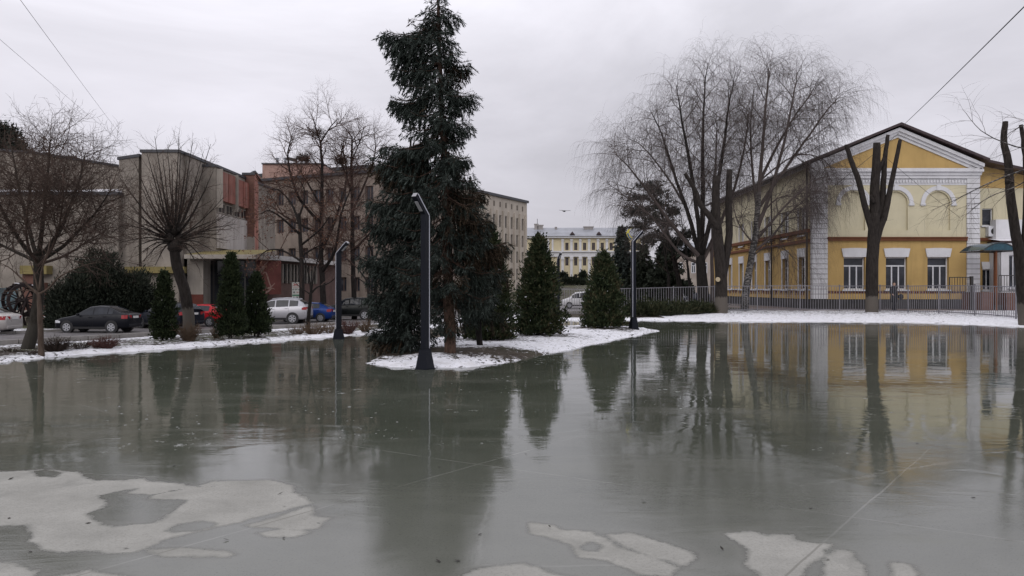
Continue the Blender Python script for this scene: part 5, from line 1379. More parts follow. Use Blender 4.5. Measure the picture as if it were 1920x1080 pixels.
    limbs = [([Vector((W(566,D),D,g-0.1)), q(566,560), q(566,500), q(563,440), q(560,400)], 0.24, 0.1, False),
             ([q(563,440), q(530,410,-1), q(505,395,-1.6), q(488,402,-2)], 0.1, 0.02, True), ([q(562,420), q(545,380,1), q(520,355,1.4), q(500,360,1.5)], 0.1, 0.02, True), ([q(560,410), q(572,365), q(560,335)], 0.09, 0.02, True),
             ([q(564,460), q(600,430,-1), q(622,400,-1.4)], 0.09, 0.02, True), ([q(565,490), q(530,470,.5), q(500,470,.8), q(480,490,1)], 0.09, 0.02, True), ([q(565,480), q(596,462,1), q(622,458,1.6)], 0.08, 0.02, True)]
    bare_tree('bare_tree', 'lower spreading tree still holding reddish withered leaves, before the red mural', 'tall bare trees before the brown block', Vector((W(566,D),D,g)), limbs, leafy, 115, (BARK_D, TWIG_R), 1.0)
    D = 66; g = gz(W(700,D), D); q = lambda x, y, d=0.0: P3(x, y, D+d)
    limbs = [([Vector((W(704,D),D,g-0.1)), q(704,540), q(702,480)], 0.2, 0.12, False), ([q(702,490), q(690,450), q(680,420)], 0.09, 0.02, True), ([q(702,490), q(716,450), q(722,420)], 0.09, 0.02, True), ([q(703,500), q(672,482), q(655,470)], 0.07, 0.02, True)]
    bare_tree('bare_tree', 'low tree with reddish withered leaves just left of the skirted spruce', 'tall bare trees before the brown block', Vector((W(704,D),D,g)), limbs, leafy, 117, (BARK_D, TWIG_R), 0.8)
    # ------- right side: birches
    weep = Spec([dict(n=2.5, len=3.0, seg=7, wob=0.16, trop=0.01, ang=42, rad=0.030, t0=0.08, tap=0.62),
                 dict(n=4.4, len=1.8, seg=6, wob=0.16, trop=-0.14, ang=46, rad=0.014, t0=0.12, tap=0.2),
                 dict(n=8.5, len=1.35, seg=6, wob=0.14, trop=-1.1, ang=46, rad=0.0075, tap=0.1)], 0.16)
    D = 49; g = gz(W(1318,D), D); q = lambda x, y, d=0.0: P3(x, y, D+d)
    limbs = [([Vector((W(1318,D),D,g-0.1)), q(1318,550), q(1315,510), q(1313,478)], 0.42, 0.26, False),
             ([q(1313,484), q(1275,440,-.6), q(1230,380,-1.3), q(1185,320,-2), q(1150,285,-2.4)], 0.15, 0.015, True),
             ([q(1313,482), q(1290,400,.8), q(1262,320,1.4), q(1240,250,1.8), q(1218,205,2)], 0.16, 0.015, True),
             ([q(1313,478), q(1306,390,-.3), q(1290,290,-.6), q(1276,210,-.8), q(1268,160,-1)], 0.17, 0.012, True),
             ([q(1313,478), q(1318,380,.4), q(1318,280,.7), q(1320,190,.9), q(1326,118,1)], 0.19, 0.012, True),
             ([q(1316,478), q(1340,380,-.8), q(1356,280,-1.2), q(1366,200,-1.5), q(1380,135,-1.6)], 0.17, 0.012, True),
             ([q(1316,490), q(1350,420,1), q(1384,330,1.6), q(1400,250,2), q(1405,200,2)], 0.14, 0.012, True),
             ([q(1313,495), q(1270,470,1), q(1225,410,1.8), q(1175,370,2.4), q(1140,345,2.8)], 0.11, 0.012, True),
             ([q(1290,395,.8), q(1250,330,2.2), q(1205,275,3), q(1176,260,3.3)], 0.08, 0.012, True)]
    bare_tree('weeping_birch', 'large weeping birch with many dark stems behind the forked pollard', 'weeping birches before the yellow building', Vector((W(1318,D),D,g)), limbs, weep, 121, (BARK_D, TWIG_P))
    D = 49.5; g = gz(W(1343,D), D); q = lambda x, y, d=0.0: P3(x, y, D+d)
    limbs = [([Vector((W(1336,D),D,g-0.1)), q(1336,545), q(1335,470), q(1338,380), q(1342,300), q(1345,230)], 0.15, 0.03, True, 0.55)]
    bare_tree('weeping_birch', 'slender white-barked birch directly behind the forked pollard trunk', 'weeping birches before the yellow building', Vector((W(1336,D),D,g)), limbs, weep, 123, (BIRCH, TWIG_P), 0.8)
    D = 48.5; g = gz(W(1388,D), D); q = lambda x, y, d=0.0: P3(x, y, D+d)
    limbs = [([Vector((W(1396,D),D,g-0.1)), q(1398,550), q(1408,490), q(1418,430), q(1422,360)], 0.26, 0.16, False),
             ([q(1422,365), q(1428,300), q(1434,220), q(1440,150), q(1442,128)], 0.14, 0.012, True),
             ([q(1420,430), q(1448,350,-.6), q(1472,260,-1), q(1488,180,-1.2), q(1496,135,-1.3)], 0.14, 0.012, True),
             ([q(1422,390), q(1470,320,.6), q(1520,250,1), q(1556,200,1.3), q(1578,178,1.4)], 0.12, 0.012, True),
             ([q(1420,400), q(1410,310,1), q(1408,230,1.4), q(1414,160,1.6)], 0.10, 0.012, True),
             ([q(1418,450), q(1460,400,-1.2), q(1510,350,-2), q(1548,330,-2.4)], 0.09, 0.012, True),
             ([q(1415,470), q(1450,440,.8), q(1480,400,1.2), q(1512,370,1.4), q(1520,330,1.5)], 0.08, 0.012, True),
             ([q(1424,340), q(1470,250,1.6), q(1510,190,2.2), q(1530,160,2.4)], 0.10, 0.012, True),
             ([q(1416,460), q(1385,420,-.5), q(1370,360,-.8)], 0.07, 0.012, True), ([q(1420,410), q(1458,372,-.5), q(1496,372,-.9), q(1526,410,-1.1)], 0.06, 0.01, True), ([q(1424,340), q(1490,292,.4), q(1545,300,.7), q(1572,345,.8)], 0.06, 0.01, True), ([q(1412,480), q(1440,462,.8), q(1475,470,1.2), q(1500,505,1.4)], 0.05, 0.01, True), ([q(1418,440), q(1452,420,1.2), q(1490,430,1.8)], 0.05, 0.01, True)]
    bare_tree('weeping_birch', 'leaning weeping birch with mottled bark before the flank of the yellow building', 'weeping birches before the yellow building', Vector((W(1396,D),D,g)), limbs, weep, 125, (BIRCH, TWIG_P))
    # ------- pollarded giants with sawn limbs
    stub = Spec([dict(n=1.6, len=0.55, seg=4, wob=0.2, trop=0.08, ang=48, rad=0.010, t0=0.3)], 0.03)
    D = 44.2; g = gz(W(1352,D), D); q = lambda x, y, d=0.0: P3(x, y, D+d)
    limbs = [([Vector((W(1352,D),D,g-0.15)), q(1352,560), q(1352,520), q(1348,470), q(1344,425)], 0.39, 0.27, False),
             ([q(1346,440), q(1342,390), q(1343,330)], 0.27, 0.20, False), ([q(1352,540,.05), q(1359,495,.15), q(1367,440,.2), q(1366,380,.2), q(1368,318,.2)], 0.25, 0.16, False),
             ([q(1346,430,-.1), q(1330,405,-.2), q(1312,382,-.2), q(1304,358,-.2), q(1284,325,-.2)], 0.19, 0.10, True), ([q(1366,400,.2), q(1372,372,.1)], 0.1, 0.08, True)]
    t = bare_tree('pollarded_tree', 'stout pollarded tree with two sawn upright limbs, left of the yellow building', 'pollarded trees with sawn limbs', Vector((W(1352,D),D,g)), limbs, stub, 131, (BARK_W, TWIG_B), trunk_n=12)
    m = M(); c = q(1346,524,-0.42); m.disc(c, (0.1,-1,0.25), 0.13, 0.05, 12); m.build('sawn_scar', CUT, t)
    D = 45.0; g = gz(W(1635,D), D); q = lambda x, y, d=0.0: P3(x, y, D+d)
    limbs = [([Vector((W(1635,D),D,g-0.15)), q(1635,560), q(1635,500), q(1638,450), q(1640,400)], 0.35, 0.31, False),
             ([q(1637,450,-.05), q(1632,420,-.1), q(1624,395,-.1), q(1610,340,-.15), q(1597,305,-.2), q(1587,271,-.2)], 0.20, 0.12, True),
             ([q(1641,410), q(1640,360), q(1643,310), q(1644,268)], 0.30, 0.19, False),
             ([q(1639,455,.05), q(1646,420,.1), q(1654,375,.1), q(1657,330,.1), q(1660,290,.1), q(1665,253,.1)], 0.22, 0.10, True),
             ([q(1638,475,-.05), q(1646,440,-.1), q(1660,400,-.1), q(1668,360,-.1), q(1678,310,-.1), q(1688,262,-.1)], 0.22, 0.10, True),
             ([q(1645,330), q(1654,305), q(1660,290,.1)], 0.1, 0.08, True), ([q(1638,380,-.3), q(1632,366,-.35)], 0.1, 0.07, True)]
    bare_tree('pollarded_tree', 'stout pollarded tree with four sawn limbs before the yellow gable', 'pollarded trees with sawn limbs', Vector((W(1635,D),D,g)), limbs, stub, 133, (BARK_W, TWIG_B), trunk_n=12)
    D = 33.5; q = lambda x, y, d=0.0: P3(x, y, D+d); g = gz(W(1921,D), D)
    limbs = [([Vector((W(1922,D),D,g-0.15)), q(1918,560), q(1914,500), q(1905,440), q(1896,380), q(1893,340)], 0.25, 0.17, False), ([q(1893,345), q(1890,300), q(1882,265), q(1885,228)], 0.18, 0.11, False),
             ([q(1915,500), q(1922,420), q(1924,330), q(1918,262), q(1914,234)], 0.12, 0.08, False)]
    bare_tree('pollarded_tree', 'thin leaning pollarded tree at the far right edge', 'pollarded trees with sawn limbs', Vector((W(1922,D),D,g)), limbs, stub, 135, (BARK_W, TWIG_B), trunk_n=10)
    # weeping twigs of a birch whose trunk stands just outside the right edge
    wp2 = Spec([dict(n=3.0, len=1.6, seg=6, wob=0.15, trop=-0.12, ang=40, rad=0.010, t0=0.1, tap=0.2), dict(n=4.0, len=0.9, seg=5, wob=0.14, trop=-0.4, ang=42, rad=0.005, tap=0.1)], 0.03)
    D = 30.5; q = lambda x, y, d=0.0: P3(x, y, D+d); g = gz(W(2010,D), D)
    limbs = [([Vector((W(2010,D),D,g-0.15)), q(2008,500), q(2004,400), q(2002,300), q(2004,200), q(2006,120)], 0.2, 0.05, False),
             ([q(2003,330), q(1960,310), q(1900,325), q(1840,350), q(1790,375), q(1745,395)], 0.05, 0.006, True, 0.3), ([q(2003,300), q(1950,285), q(1890,270), q(1840,245), q(1805,205)], 0.04, 0.006, True, 0.4),
             ([q(2003,360), q(1950,330,.8), q(1900,352,1.2), q(1850,372,1.5), q(1810,405,1.6)], 0.04, 0.006, True, 0.3), ([q(2003,270), q(1960,240), q(1920,235), q(1885,255)], 0.04, 0.006, True, 0.3), ([q(2003,220), q(1970,230,-.8), q(1930,260,-1)], 0.04, 0.006, True, 0.3)]
    bare_tree('weeping_birch', 'birch beyond the right edge reaching thin drooping twigs across the white quoin', None, Vector((W(2010,D),D,g)), limbs, wp2, 137, (BIRCH, TWIG_P))
    # pine with leaning stems and dark clumps left of the birches
    D = 58; g = gz(W(1262,D), D); r = random.Random(9); q = lambda x, y, d=0.0: P3(x, y, D+d)
    t = thing('pine', 'dark open-crowned pine with a leaning trunk between the ribboned lamp and the birches', 'tree', (W(1272,D), D, g))
    st, cr = M(), M()
    main = smooth_path([Vector((W(1280,D),D,g-0.1)), q(1272,520), q(1258,460), q(1240,400), q(1222,350)], 4)
    st.tube(main, [0.2*(1-0.75*i/(len(main)-1)) for i in range(len(main))], 7)
    for i, (x, y, w) in enumerate(((1195,372,22),(1215,350,20),(1232,362,18),(1205,395,22),(1240,385,14),(1185,400,16),(1224,410,20),(1255,420,16),(1200,425,14),(1262,400,10),(1235,440,18),(1270,455,14),(1285,440,10),(1215,452,14),(1290,475,12),(1250,470,18))):
        c = q(x, y, r.uniform(-2, 2)); o = min(main, key=lambda p: (p-c).length+abs(p.z-c.z+0.6)*0.7)
        mid = (o+c)/2+Vector((0,0,0.2)); st.tube([o, mid, c], [0.06, 0.04, 0.012], 4)
        for k in range(46):
            p = c+Vector((r.gauss(0, w/F*D*0.62), r.gauss(0, 0.5), r.gauss(0, 0.17)))
            st.tube([mid.lerp(c, r.random()), p], [0.012, 0.006], 3)
            for h in range(13):
                d = (rvec(r, 0.8)+Vector((0,0,0.25))).normalized(); cr.leaf(p, d, d.cross(rvec(r,1)).normalized(), 0.38*r.uniform(0.6,1.1), 0.06)
    st.build('trunk', BARK_D, t, True); cr.build('crown', PIN, t)
    # dim bare trunks behind the railing
    for i, (x0, x1, y1, D, lab) in enumerate(((1256, 1250, 500, 54, 'thin dark trunk behind the railing, nearest the ribboned lamp'), (1275, 1262, 490, 55, 'thin dark trunk behind the railing under the pine'), (1296, 1286, 470, 53, 'thin dark trunk behind the railing left of the weeping birch'))):
        g = gz(W(x0,D), D); q = lambda x, y, d=0.0: P3(x, y, D+d)
        sp = Spec([dict(n=1.2, len=1.6, seg=5, wob=0.16, trop=0.03, ang=45, rad=0.03, t0=0.1), dict(n=2.2, len=0.8, seg=4, wob=0.2, trop=0.0, ang=45, rad=0.01)], 0.03)
        limbs = [([Vector((W(x0,D),D,g-0.1)), q(x0-2,540), q((x0+x1)/2,515), q(x1,y1), q(x1-10,y1-70)], 0.16, 0.02, True, 0.45)]
        bare_tree('bare_tree', lab, 'thin bare trees behind the railing', Vector((W(x0,D),D,g)), limbs, sp, 140+i, (BARK_D, TWIG_B))
make_bare_trees()

# ------------------------------------------------------------------ lamp posts
LAMPM = mat_plain('anthracite_paint', (0.008, 0.0095, 0.015), 0.55, 0.0, 0.0, 0.15, 0.15, 3)
EDGE = mat_plain('painted_edge_highlight', (0.5, 0.51, 0.57), 0.35, 0.4)  # pale colour standing in for light on the pole's side faces
LEDM = mat_plain('unlit_led_cover', (0.30, 0.30, 0.32), 0.4)
def lamp_post(label, loc, rotz, sc=1.0):
    t = thing('lamp_post', label, 'street lamp', loc, rotz, 'angled lamp posts on the square')
    t.scale = (1, 1, sc)
    w = 0.055; TY = lambda u, v, n: Vector((n, u, v))               # u = local y, v = z, n = local x
    m = M(); hb = 3.05
    prof = [(-0.075,0.40),(0.075,0.40),(0.075,hb),(-0.32,hb+0.395),(-0.385,hb+0.325),(-0.075,hb+0.015)]
    m.extr(prof, TY, -w, w); m.build('pole', LAMPM, t, world=False, bevel=0.006)
    m = M(); a, b = 0.135, 0.08; z0, z1 = 0.03, 0.40
    P = [(-a,-a,z0),(a,-a,z0),(a,a,z0),(-a,a,z0),(-b,-b-0.01,z1),(b,-b-0.01,z1),(b,b+0.01,z1),(-b,b+0.01,z1)]
    m.add(P, [(0,3,2,1),(4,5,6,7),(0,1,5,4),(1,2,6,5),(2,3,7,6),(3,0,4,7)]); m.box((-a-0.015,-a-0.015,-0.06),(a+0.015,a+0.015,z0-0.002)); m.build('pedestal', LAMPM, t, world=False)
    for s in (-1, 1):  # added pale strips paint in the light caught along the narrow sides
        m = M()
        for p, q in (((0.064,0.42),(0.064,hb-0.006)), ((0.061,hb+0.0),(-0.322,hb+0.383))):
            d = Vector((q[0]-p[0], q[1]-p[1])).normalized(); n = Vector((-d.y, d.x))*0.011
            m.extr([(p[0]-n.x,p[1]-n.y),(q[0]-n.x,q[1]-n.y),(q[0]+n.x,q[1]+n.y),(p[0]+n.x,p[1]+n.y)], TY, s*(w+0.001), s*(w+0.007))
        m.build('edge_highlight', EDGE, t, world=False)
    m = M(); d = Vector((-0.707, 0.707)); n = Vector((-0.707,-0.707))
    c0 = Vector((-0.135, hb+0.073)); c1 = c0+d*0.24
    m.extr([tuple(c0),tuple(c1),tuple(c1+n*0.012),tuple(c0+n*0.012)], TY, -0.035, 0.035); led = m.build('led_panel', LEDM, t, world=False)
    m = M(); e = Vector((-0.3525, hb+0.36)); f = d*0.004
    m.extr([tuple(e+f+n*0.05),tuple(e+f-n*0.05),tuple(e+f*3-n*0.05),tuple(e+f*3+n*0.05)], TY, -w+0.006, w-0.006); m.build('end_cap', LEDM, t, world=False)
    return t
def make_lamps():
    x = W(797,15.8); lamp_post('nearest lamp post, arm turned left, on the snow tip before the spruces', (x,15.8,gz(x,15.8)), R(-28), 1.0)
    x = W(635,25.1); lamp_post('lamp post on the left verge between leafless bushes and the blue hatchback', (x,25.1,gz(x,25.1)), R(62), 0.90)
    x = W(1188,29.3); t = lamp_post('lamp post at the island tip with a yellow and blue ribbon tied to its top', (x,29.3,gz(x,29.3)), R(110), 1.05)
    x = W(1047,42.5); lamp_post('distant lamp post standing between the two rear thujas before the classical block', (x,42.5,gz(x,42.5)), R(20), 1.0)
    # ribbon
    x = W(1183,29.2); z = ZP(436,29.2)
    r = thing('ribbon', 'yellow and blue ribbon tied to the top of the lamp at the island tip', 'ribbon', (x,29.2,z))
    for nm, col, dz in (('yellow_strip',(0.5,0.42,0.04),0.0),('blue_strip',(0.02,0.08,0.25),-0.02)):
        m = M(); p = [Vector((x+0.02,29.17,z+0.16+dz)), Vector((x-0.09,29.15,z+0.10+dz)), Vector((x-0.13,29.14,z-0.02+dz)), Vector((x-0.08,29.15,z-0.14+dz)), Vector((x+0.0,29.16,z-0.22+dz))]
        for i in range(4):
            n = Vector((0,0.05 if nm[0] == 'y' else 0.02,0)); k = Vector((0.045,0,0.02))*(1 if nm[0] == 'y' else 0.5)
            m.add([p[i]-k, p[i]+k, p[i+1]+k, p[i+1]-k, p[i]-k+n, p[i]+k+n, p[i+1]+k+n, p[i+1]-k+n], [(0,1,2,3),(7,6,5,4),(0,3,7,4),(1,5,6,2)])
        m.build(nm, mat_plain(nm, col, 0.6), r)
make_lamps()

# ------------------------------------------------------------------ railing
RAIL = mat_plain('grey_railing_paint', (0.20, 0.195, 0.215), 0.55, 0.2, 0, 0.4, 0.2, 2)
def make_fence():
    path = [(W(975,46.5),46.5),(W(1105,46.3),46.3),(W(1340,47.3),47.3),(W(1500,47.3),47.3),(W(1650,46.2),46.2),(W(1760,42.5),42.5),(W(1905,37.0),37.0),(W(2120,31.5),31.5),(34.0,26.0)]
    t = thing('railing_fence', 'long grey metal railing of plain upright bars along the far side of the square', 'fence', (path[3][0], path[3][1], 0.2))
    hgt = 1.5; run = []
    for i in range(len(path)-1):
        a, b = Vector((*path[i],0)), Vector((*path[i+1],0)); L = (b-a).length; n = max(1, round(L/2.4))
        run += [a.lerp(b, k/n) for k in range(n)]
    run.append(Vector((*path[-1],0)))
    for p in run: p.z = gz(p.x, p.y)-0.02
    for i, p in enumerate(run):
        m = M(); m.box((p.x-0.03,p.y-0.03,p.z-0.2),(p.x+0.03,p.y+0.03,p.z+hgt+0.06)); m.box((p.x-0.036,p.y-0.036,p.z+hgt+0.06),(p.x+0.036,p.y+0.036,p.z+hgt+0.075)); m.build('fence_post', RAIL, t)
        if i+1 == len(run): break
        q = run[i+1]; m = M(); d = (q-p).normalized()*0.035; up = Vector((0,0,1))
        for z in (0.12, 1.12 if False else 0.62*0+hgt-0.0):
            m.beam(p+d+up*z, q-d+up*z, 0.03, 0.04)
        m.beam(p+d+up*(hgt-0.42*0-0.98), q-d+up*(hgt-0.98), 0.02, 0.03) if False else None
        n = max(4, round((q-p).length/0.145))
        for k in range(1, n):
            c = p.lerp(q, k/n); m.box((c.x-0.011,c.y-0.011,c.z+0.06),(c.x+0.011,c.y+0.011,c.z+hgt+0.02))
        m.build('fence_panel', RAIL, t)
make_fence()

# ------------------------------------------------------------------ cars
TYRE = mat_plain('tyre_rubber', (0.018, 0.018, 0.02), 0.8); RIM = mat_plain('alloy_rim', (0.42, 0.43, 0.46), 0.35, 0.6); DARKR = mat_plain('dark_wheel_gap', (0.012, 0.012, 0.014), 0.8)
CARG = mat_glass_dark('tinted_car_glass', (0.012, 0.014, 0.019), 0.04); TAIL = mat_plain('red_tail_lamp', (0.25, 0.008, 0.012), 0.15); HEAD = mat_plain('clear_headlamp', (0.55, 0.56, 0.6), 0.12); TRIM = mat_plain('black_car_trim', (0.015, 0.015, 0.017), 0.6); PLATE = mat_plain('number_plate_white', (0.55, 0.55, 0.55), 0.5)
def paint(name, c, metal=0.3): return mat_plain(name, c, 0.28, metal, 0.05, 0.2, 0.05, 1)
# station: x, z_low, z_belt, z_top, half width, roof half width factor
SHAPES = {
 'saloon': (4.3, 0.85, [(0.0,.38,.56,.60,.62,.9),(.10,.24,.66,.70,.74,.9),(.45,.2,.78,.82,.82,.9),(.95,.2,.86,.90,.84,.9),(1.25,.2,.92,.97,.85,.88),(1.6,.2,.94,1.22,.85,.76),(2.0,.2,.95,1.43,.85,.68),(2.5,.2,.97,1.49,.85,.66),(3.0,.2,.99,1.46,.85,.66),(3.45,.2,1.01,1.29,.85,.72),(3.8,.22,1.03,1.12,.84,.84),(4.12,.25,1.02,1.07,.80,.88),(4.27,.30,.92,.98,.74,.9),(4.3,.42,.80,.84,.70,.9)], (0.82,3.38), 0.31, [(1.45,2.28),(2.36,3.10),(3.16,3.42)], (1.25,2.0), (3.0,3.8)),
 'suv': (4.66, 0.95, [(0.0,.46,.74,.80,.72,.9),(.10,.32,.90,.95,.84,.9),(.5,.28,1.0,1.06,.92,.9),(1.0,.28,1.06,1.12,.94,.9),(1.3,.28,1.10,1.17,.95,.88),(1.7,.28,1.11,1.45,.95,.78),(2.1,.28,1.12,1.66,.95,.72),(2.7,.28,1.14,1.73,.95,.70),(3.4,.28,1.17,1.72,.95,.70),(4.0,.28,1.20,1.66,.94,.70),(4.35,.3,1.22,1.46,.92,.74),(4.52,.34,1.18,1.24,.90,.86),(4.63,.40,1.0,1.05,.86,.9),(4.66,.5,.84,.88,.8,.9)], (0.92,3.66), 0.365, [(1.55,2.42),(2.5,3.35),(3.43,4.02)], (1.3,2.1), (4.0,4.5)),
 'estate': (4.6, 0.88, [(0.0,.40,.62,.67,.66,.9),(.10,.26,.74,.79,.78,.9),(.5,.22,.86,.91,.86,.9),(1.0,.22,.93,.98,.88,.9),(1.3,.22,.98,1.04,.88,.88),(1.75,.22,1.0,1.34,.88,.76),(2.15,.22,1.01,1.54,.88,.69),(2.8,.22,1.03,1.60,.88,.68),(3.5,.22,1.05,1.58,.88,.68),(4.05,.22,1.07,1.51,.87,.69),(4.35,.24,1.09,1.30,.86,.74),(4.5,.28,1.05,1.11,.84,.86),(4.57,.36,.92,.97,.80,.9),(4.6,.46,.78,.82,.74,.9)], (0.88,3.58), 0.33, [(1.5,2.38),(2.46,3.3),(3.38,4.1)], (1.3,2.15), (4.05,4.48)),
 'hatch': (4.0, 0.84, [(0.0,.38,.56,.60,.62,.9),(.10,.24,.66,.70,.74,.9),(.45,.2,.78,.83,.82,.9),(.9,.2,.86,.91,.84,.9),(1.2,.2,.92,.97,.84,.88),(1.6,.2,.93,1.23,.84,.76),(1.95,.2,.94,1.39,.84,.69),(2.5,.2,.95,1.42,.84,.67),(3.0,.2,.97,1.38,.84,.67),(3.4,.2,.99,1.26,.84,.71),(3.72,.22,1.0,1.06,.83,.84),(3.9,.26,.92,.97,.80,.9),(3.97,.32,.82,.86,.76,.9),(4.0,.42,.74,.77,.72,.9)], (0.78,3.18), 0.30, [(1.4,2.2),(2.28,3.1)], (1.2,1.95), (3.0,3.7)),
 'van': (4.9, 0.97, [(0.0,.42,.72,.78,.74,.9),(.12,.28,.90,.96,.88,.9),(.45,.25,1.02,1.08,.95,.9),(.85,.25,1.10,1.22,.96,.86),(1.3,.25,1.14,1.62,.97,.76),(1.7,.25,1.15,1.86,.97,.78),(2.4,.25,1.15,1.95,.97,.80),(3.6,.25,1.15,1.96,.97,.80),(4.5,.25,1.15,1.93,.97,.80),(4.8,.28,1.15,1.86,.96,.80),(4.9,.34,1.1,1.7,.93,.82)], (0.9,3.9), 0.34, [(1.25,2.1),(2.2,3.3),(3.4,4.6)], (.85,1.65), (4.8,4.88)),
}
def car(shape, name, label, cat, x, y, rotz, body_mat, group, roof_rail=False, arch_trim=False, spokes=6, sc=1.0):
    L, Wd, st, (wf, wr), wrad, sidewins, (ws0, ws1), (rw0, rw1) = SHAPES[shape]
    t = thing(name, label, cat, (x, y, gz(x, y)), rotz, group); t.scale = (sc, sc, sc)
    xs = [s[0] for s in st]
    def at(xx, k): return float(np.interp(xx, xs, [s[k] for s in st]))
    # dense stations for round shoulders
    X = sorted(set(xs+[L*i/46 for i in range(47)]))
    def ring(xx):
        zl, zb, zt, hw, f = [at(xx, k) for k in (1,2,3,4,5)]
        zt = max(zt, zb+0.03); zm = zl+(zb-zl)*0.55; rw = hw*f
        h = [(hw*0.86, zl), (hw*0.965, zl+0.09), (hw, zm), (hw*0.985, zb-0.06), (hw*0.95, zb), (rw+(hw*0.95-rw)*0.12, zb+(zt-zb)*0.86), (rw*0.90, zt-0.012), (rw*0.5, zt+0.01)]
        return [(-a, b) for a, b in h]+[(0, zt+0.018)]+[(a, b) for a, b in reversed(h)]
    m = M(); b0 = 0; rings = [ring(xx) for xx in X]; k = len(rings[0]); c = L/2
    vs = [(xx-c, p[0], p[1]) for xx, rg in zip(X, rings) for p in rg]
    fs = [(i*k+j, i*k+j+1, (i+1)*k+j+1, (i+1)*k+j) for i in range(len(X)-1) for j in range(k-1)]
    fs += [(i*k+k-1, i*k, (i+1)*k, (i+1)*k+k-1) for i in range(len(X)-1)]
    fs += [tuple(range(k-1,-1,-1)), tuple((len(X)-1)*k+j for j in range(k))]
    m.add(vs, fs)
    m.build('body', body_mat, t, True, world=False)
    # side glass follows the flank above the belt
    for s in (-1, 1):
        for (a, b) in sidewins:
            m = M(); n = 8; P = []
            for i in range(n+1):
                xx = a+(b-a)*i/n; zl, zb, zt, hw, f = [at(xx, q) for q in (1,2,3,4,5)]
                if zt-zb < 0.12: zt = zb+0.12
                rw = hw*f; yb, yt = hw*0.95, rw+(hw*0.95-rw)*0.12; zb2, zt2 = zb+0.03, zb+(zt-zb)*0.84
                fb = 0.03/max(0.05, (zt-zb)*0.86); P.append(((xx-c, s*(yb+(yt-yb)*fb+0.008), zb2), (xx-c, s*(yt+(yb-yt)*0.03+0.008), zt2)))
            for i in range(n): m.quad(P[i][0], P[i+1][0], P[i+1][1], P[i][1])
            m.build('side_window', CARG, t, True, world=False)
    for nm, a, b in (('windscreen', ws0+0.05, ws1-0.05), ('rear_window', rw0+0.08, rw1-0.04)):
        m = M(); n = 6; P = []
        for i in range(n+1):
            xx = a+(b-a)*i/n; zt, hw, f = at(xx,3), at(xx,4), at(xx,5); rw = hw*f*0.88
            sl = (at(min(xx+0.05,L),3)-at(max(xx-0.05,0),3))/0.1; o = 0.012*math.sqrt(1+sl*sl)
            P.append([(xx-c, -rw, zt+o-0.008), (xx-c, -rw*0.5, zt+0.012+o), (xx-c, 0, zt+0.02+o), (xx-c, rw*0.5, zt+0.012+o), (xx-c, rw, zt+o-0.008)])
        for i in range(n):
            for j in range(4): m.quad(P[i][j], P[i+1][j], P[i+1][j+1], P[i][j+1])
        m.build(nm, CARG, t, True, world=False)
    # wheels
    for xw in (wf, wr):
        for s in (-1, 1):
            hw = at(xw, 4); m = M(); m.disc((xw-c, s*(hw-0.10), wrad+0.02), (0,1,0), wrad*1.16, 0.214, 22); m.build('wheel_arch', TRIM if arch_trim or True else body_mat, t, world=False)
            m = M(); m.disc((xw-c, s*(hw-0.095), wrad), (0,1,0), wrad, 0.22, 24); w = m.build('wheel', TYRE, t, world=False)
            m = M(); yy = s*(hw+0.018); m.disc((xw-c, yy, wrad), (0,1,0), wrad*0.68, 0.006, 20); m.build('rim_gap', DARKR, w, world=False)
            m = M()
            for q in range(spokes):
                a = 6.283*q/spokes; d = Vector((math.cos(a),0,math.sin(a))); e = Vector((-math.sin(a),0,math.cos(a))); cc = Vector((xw-c, s*(hw+0.026), wrad))
                m.add([cc+d*0.02-e*0.03, cc+d*wrad*0.64-e*0.05, cc+d*wrad*0.64+e*0.05, cc+d*0.02+e*0.03], [(0,1,2,3)])
                for u in range(4):
                    a1, a2 = a+6.283/spokes*u/4, a+6.283/spokes*(u+1)/4
                    p = [cc+Vector((math.cos(v)*rr, 0, math.sin(v)*rr)) for v, rr in ((a1,wrad*0.60),(a2,wrad*0.60),(a2,wrad*0.70),(a1,wrad*0.70))]
                    m.add(p, [(0,1,2,3)])
            m.build('rim', RIM, w, world=False)
    # lamps, plates, bumpers, mirrors, handles
    def side_patch(nm, x0, x1, z0, z1, mt, s):
        m = M(); n = 4
        P = [((xx-c, s*(at(xx,4)*1.0+0.008), z0), (xx-c, s*(at(xx,4)*0.97+0.010), z1)) for xx in [x0+(x1-x0)*i/n for i in range(n+1)]]
        for i in range(n): m.quad(P[i][0], P[i+1][0], P[i+1][1], P[i][1])
        return m, P
    zt_, zh_ = at(L-0.25, 2), at(0.25, 2)
    for s in (-1, 1):
        m, P = side_patch('taillight', L-0.36, L-0.05, zt_-0.24, zt_-0.04, TAIL, s)
        e = P[-1]; hw = at(L-0.05,4)
        m.quad(e[0], (L-c+0.012, s*hw*0.55, zt_-0.22), (L-c+0.012, s*hw*0.55, zt_-0.06), e[1])
        m.build('taillight', TAIL, t, world=False)
        m, P = side_patch('headlight', 0.06, 0.42, zh_-0.17, zh_-0.03, HEAD, s)
        e = P[0]; m.quad(e[0], (-c-0.012, s*at(0.06,4)*0.55, zh_-0.2), (-c-0.012, s*at(0.06,4)*0.55, zh_-0.08), e[1])
        m.build('headlight', HEAD, t, world=False)
        m = M(); hx = ws0+0.28; hw = at(hx,4); m.obox((hx-c, s*(hw+0.09), at(hx,2)+0.07), (0.05,0,0), (0,0.09,0), (0,0,0.06)); m.build('mirror', body_mat, t, world=False, bevel=0.02)
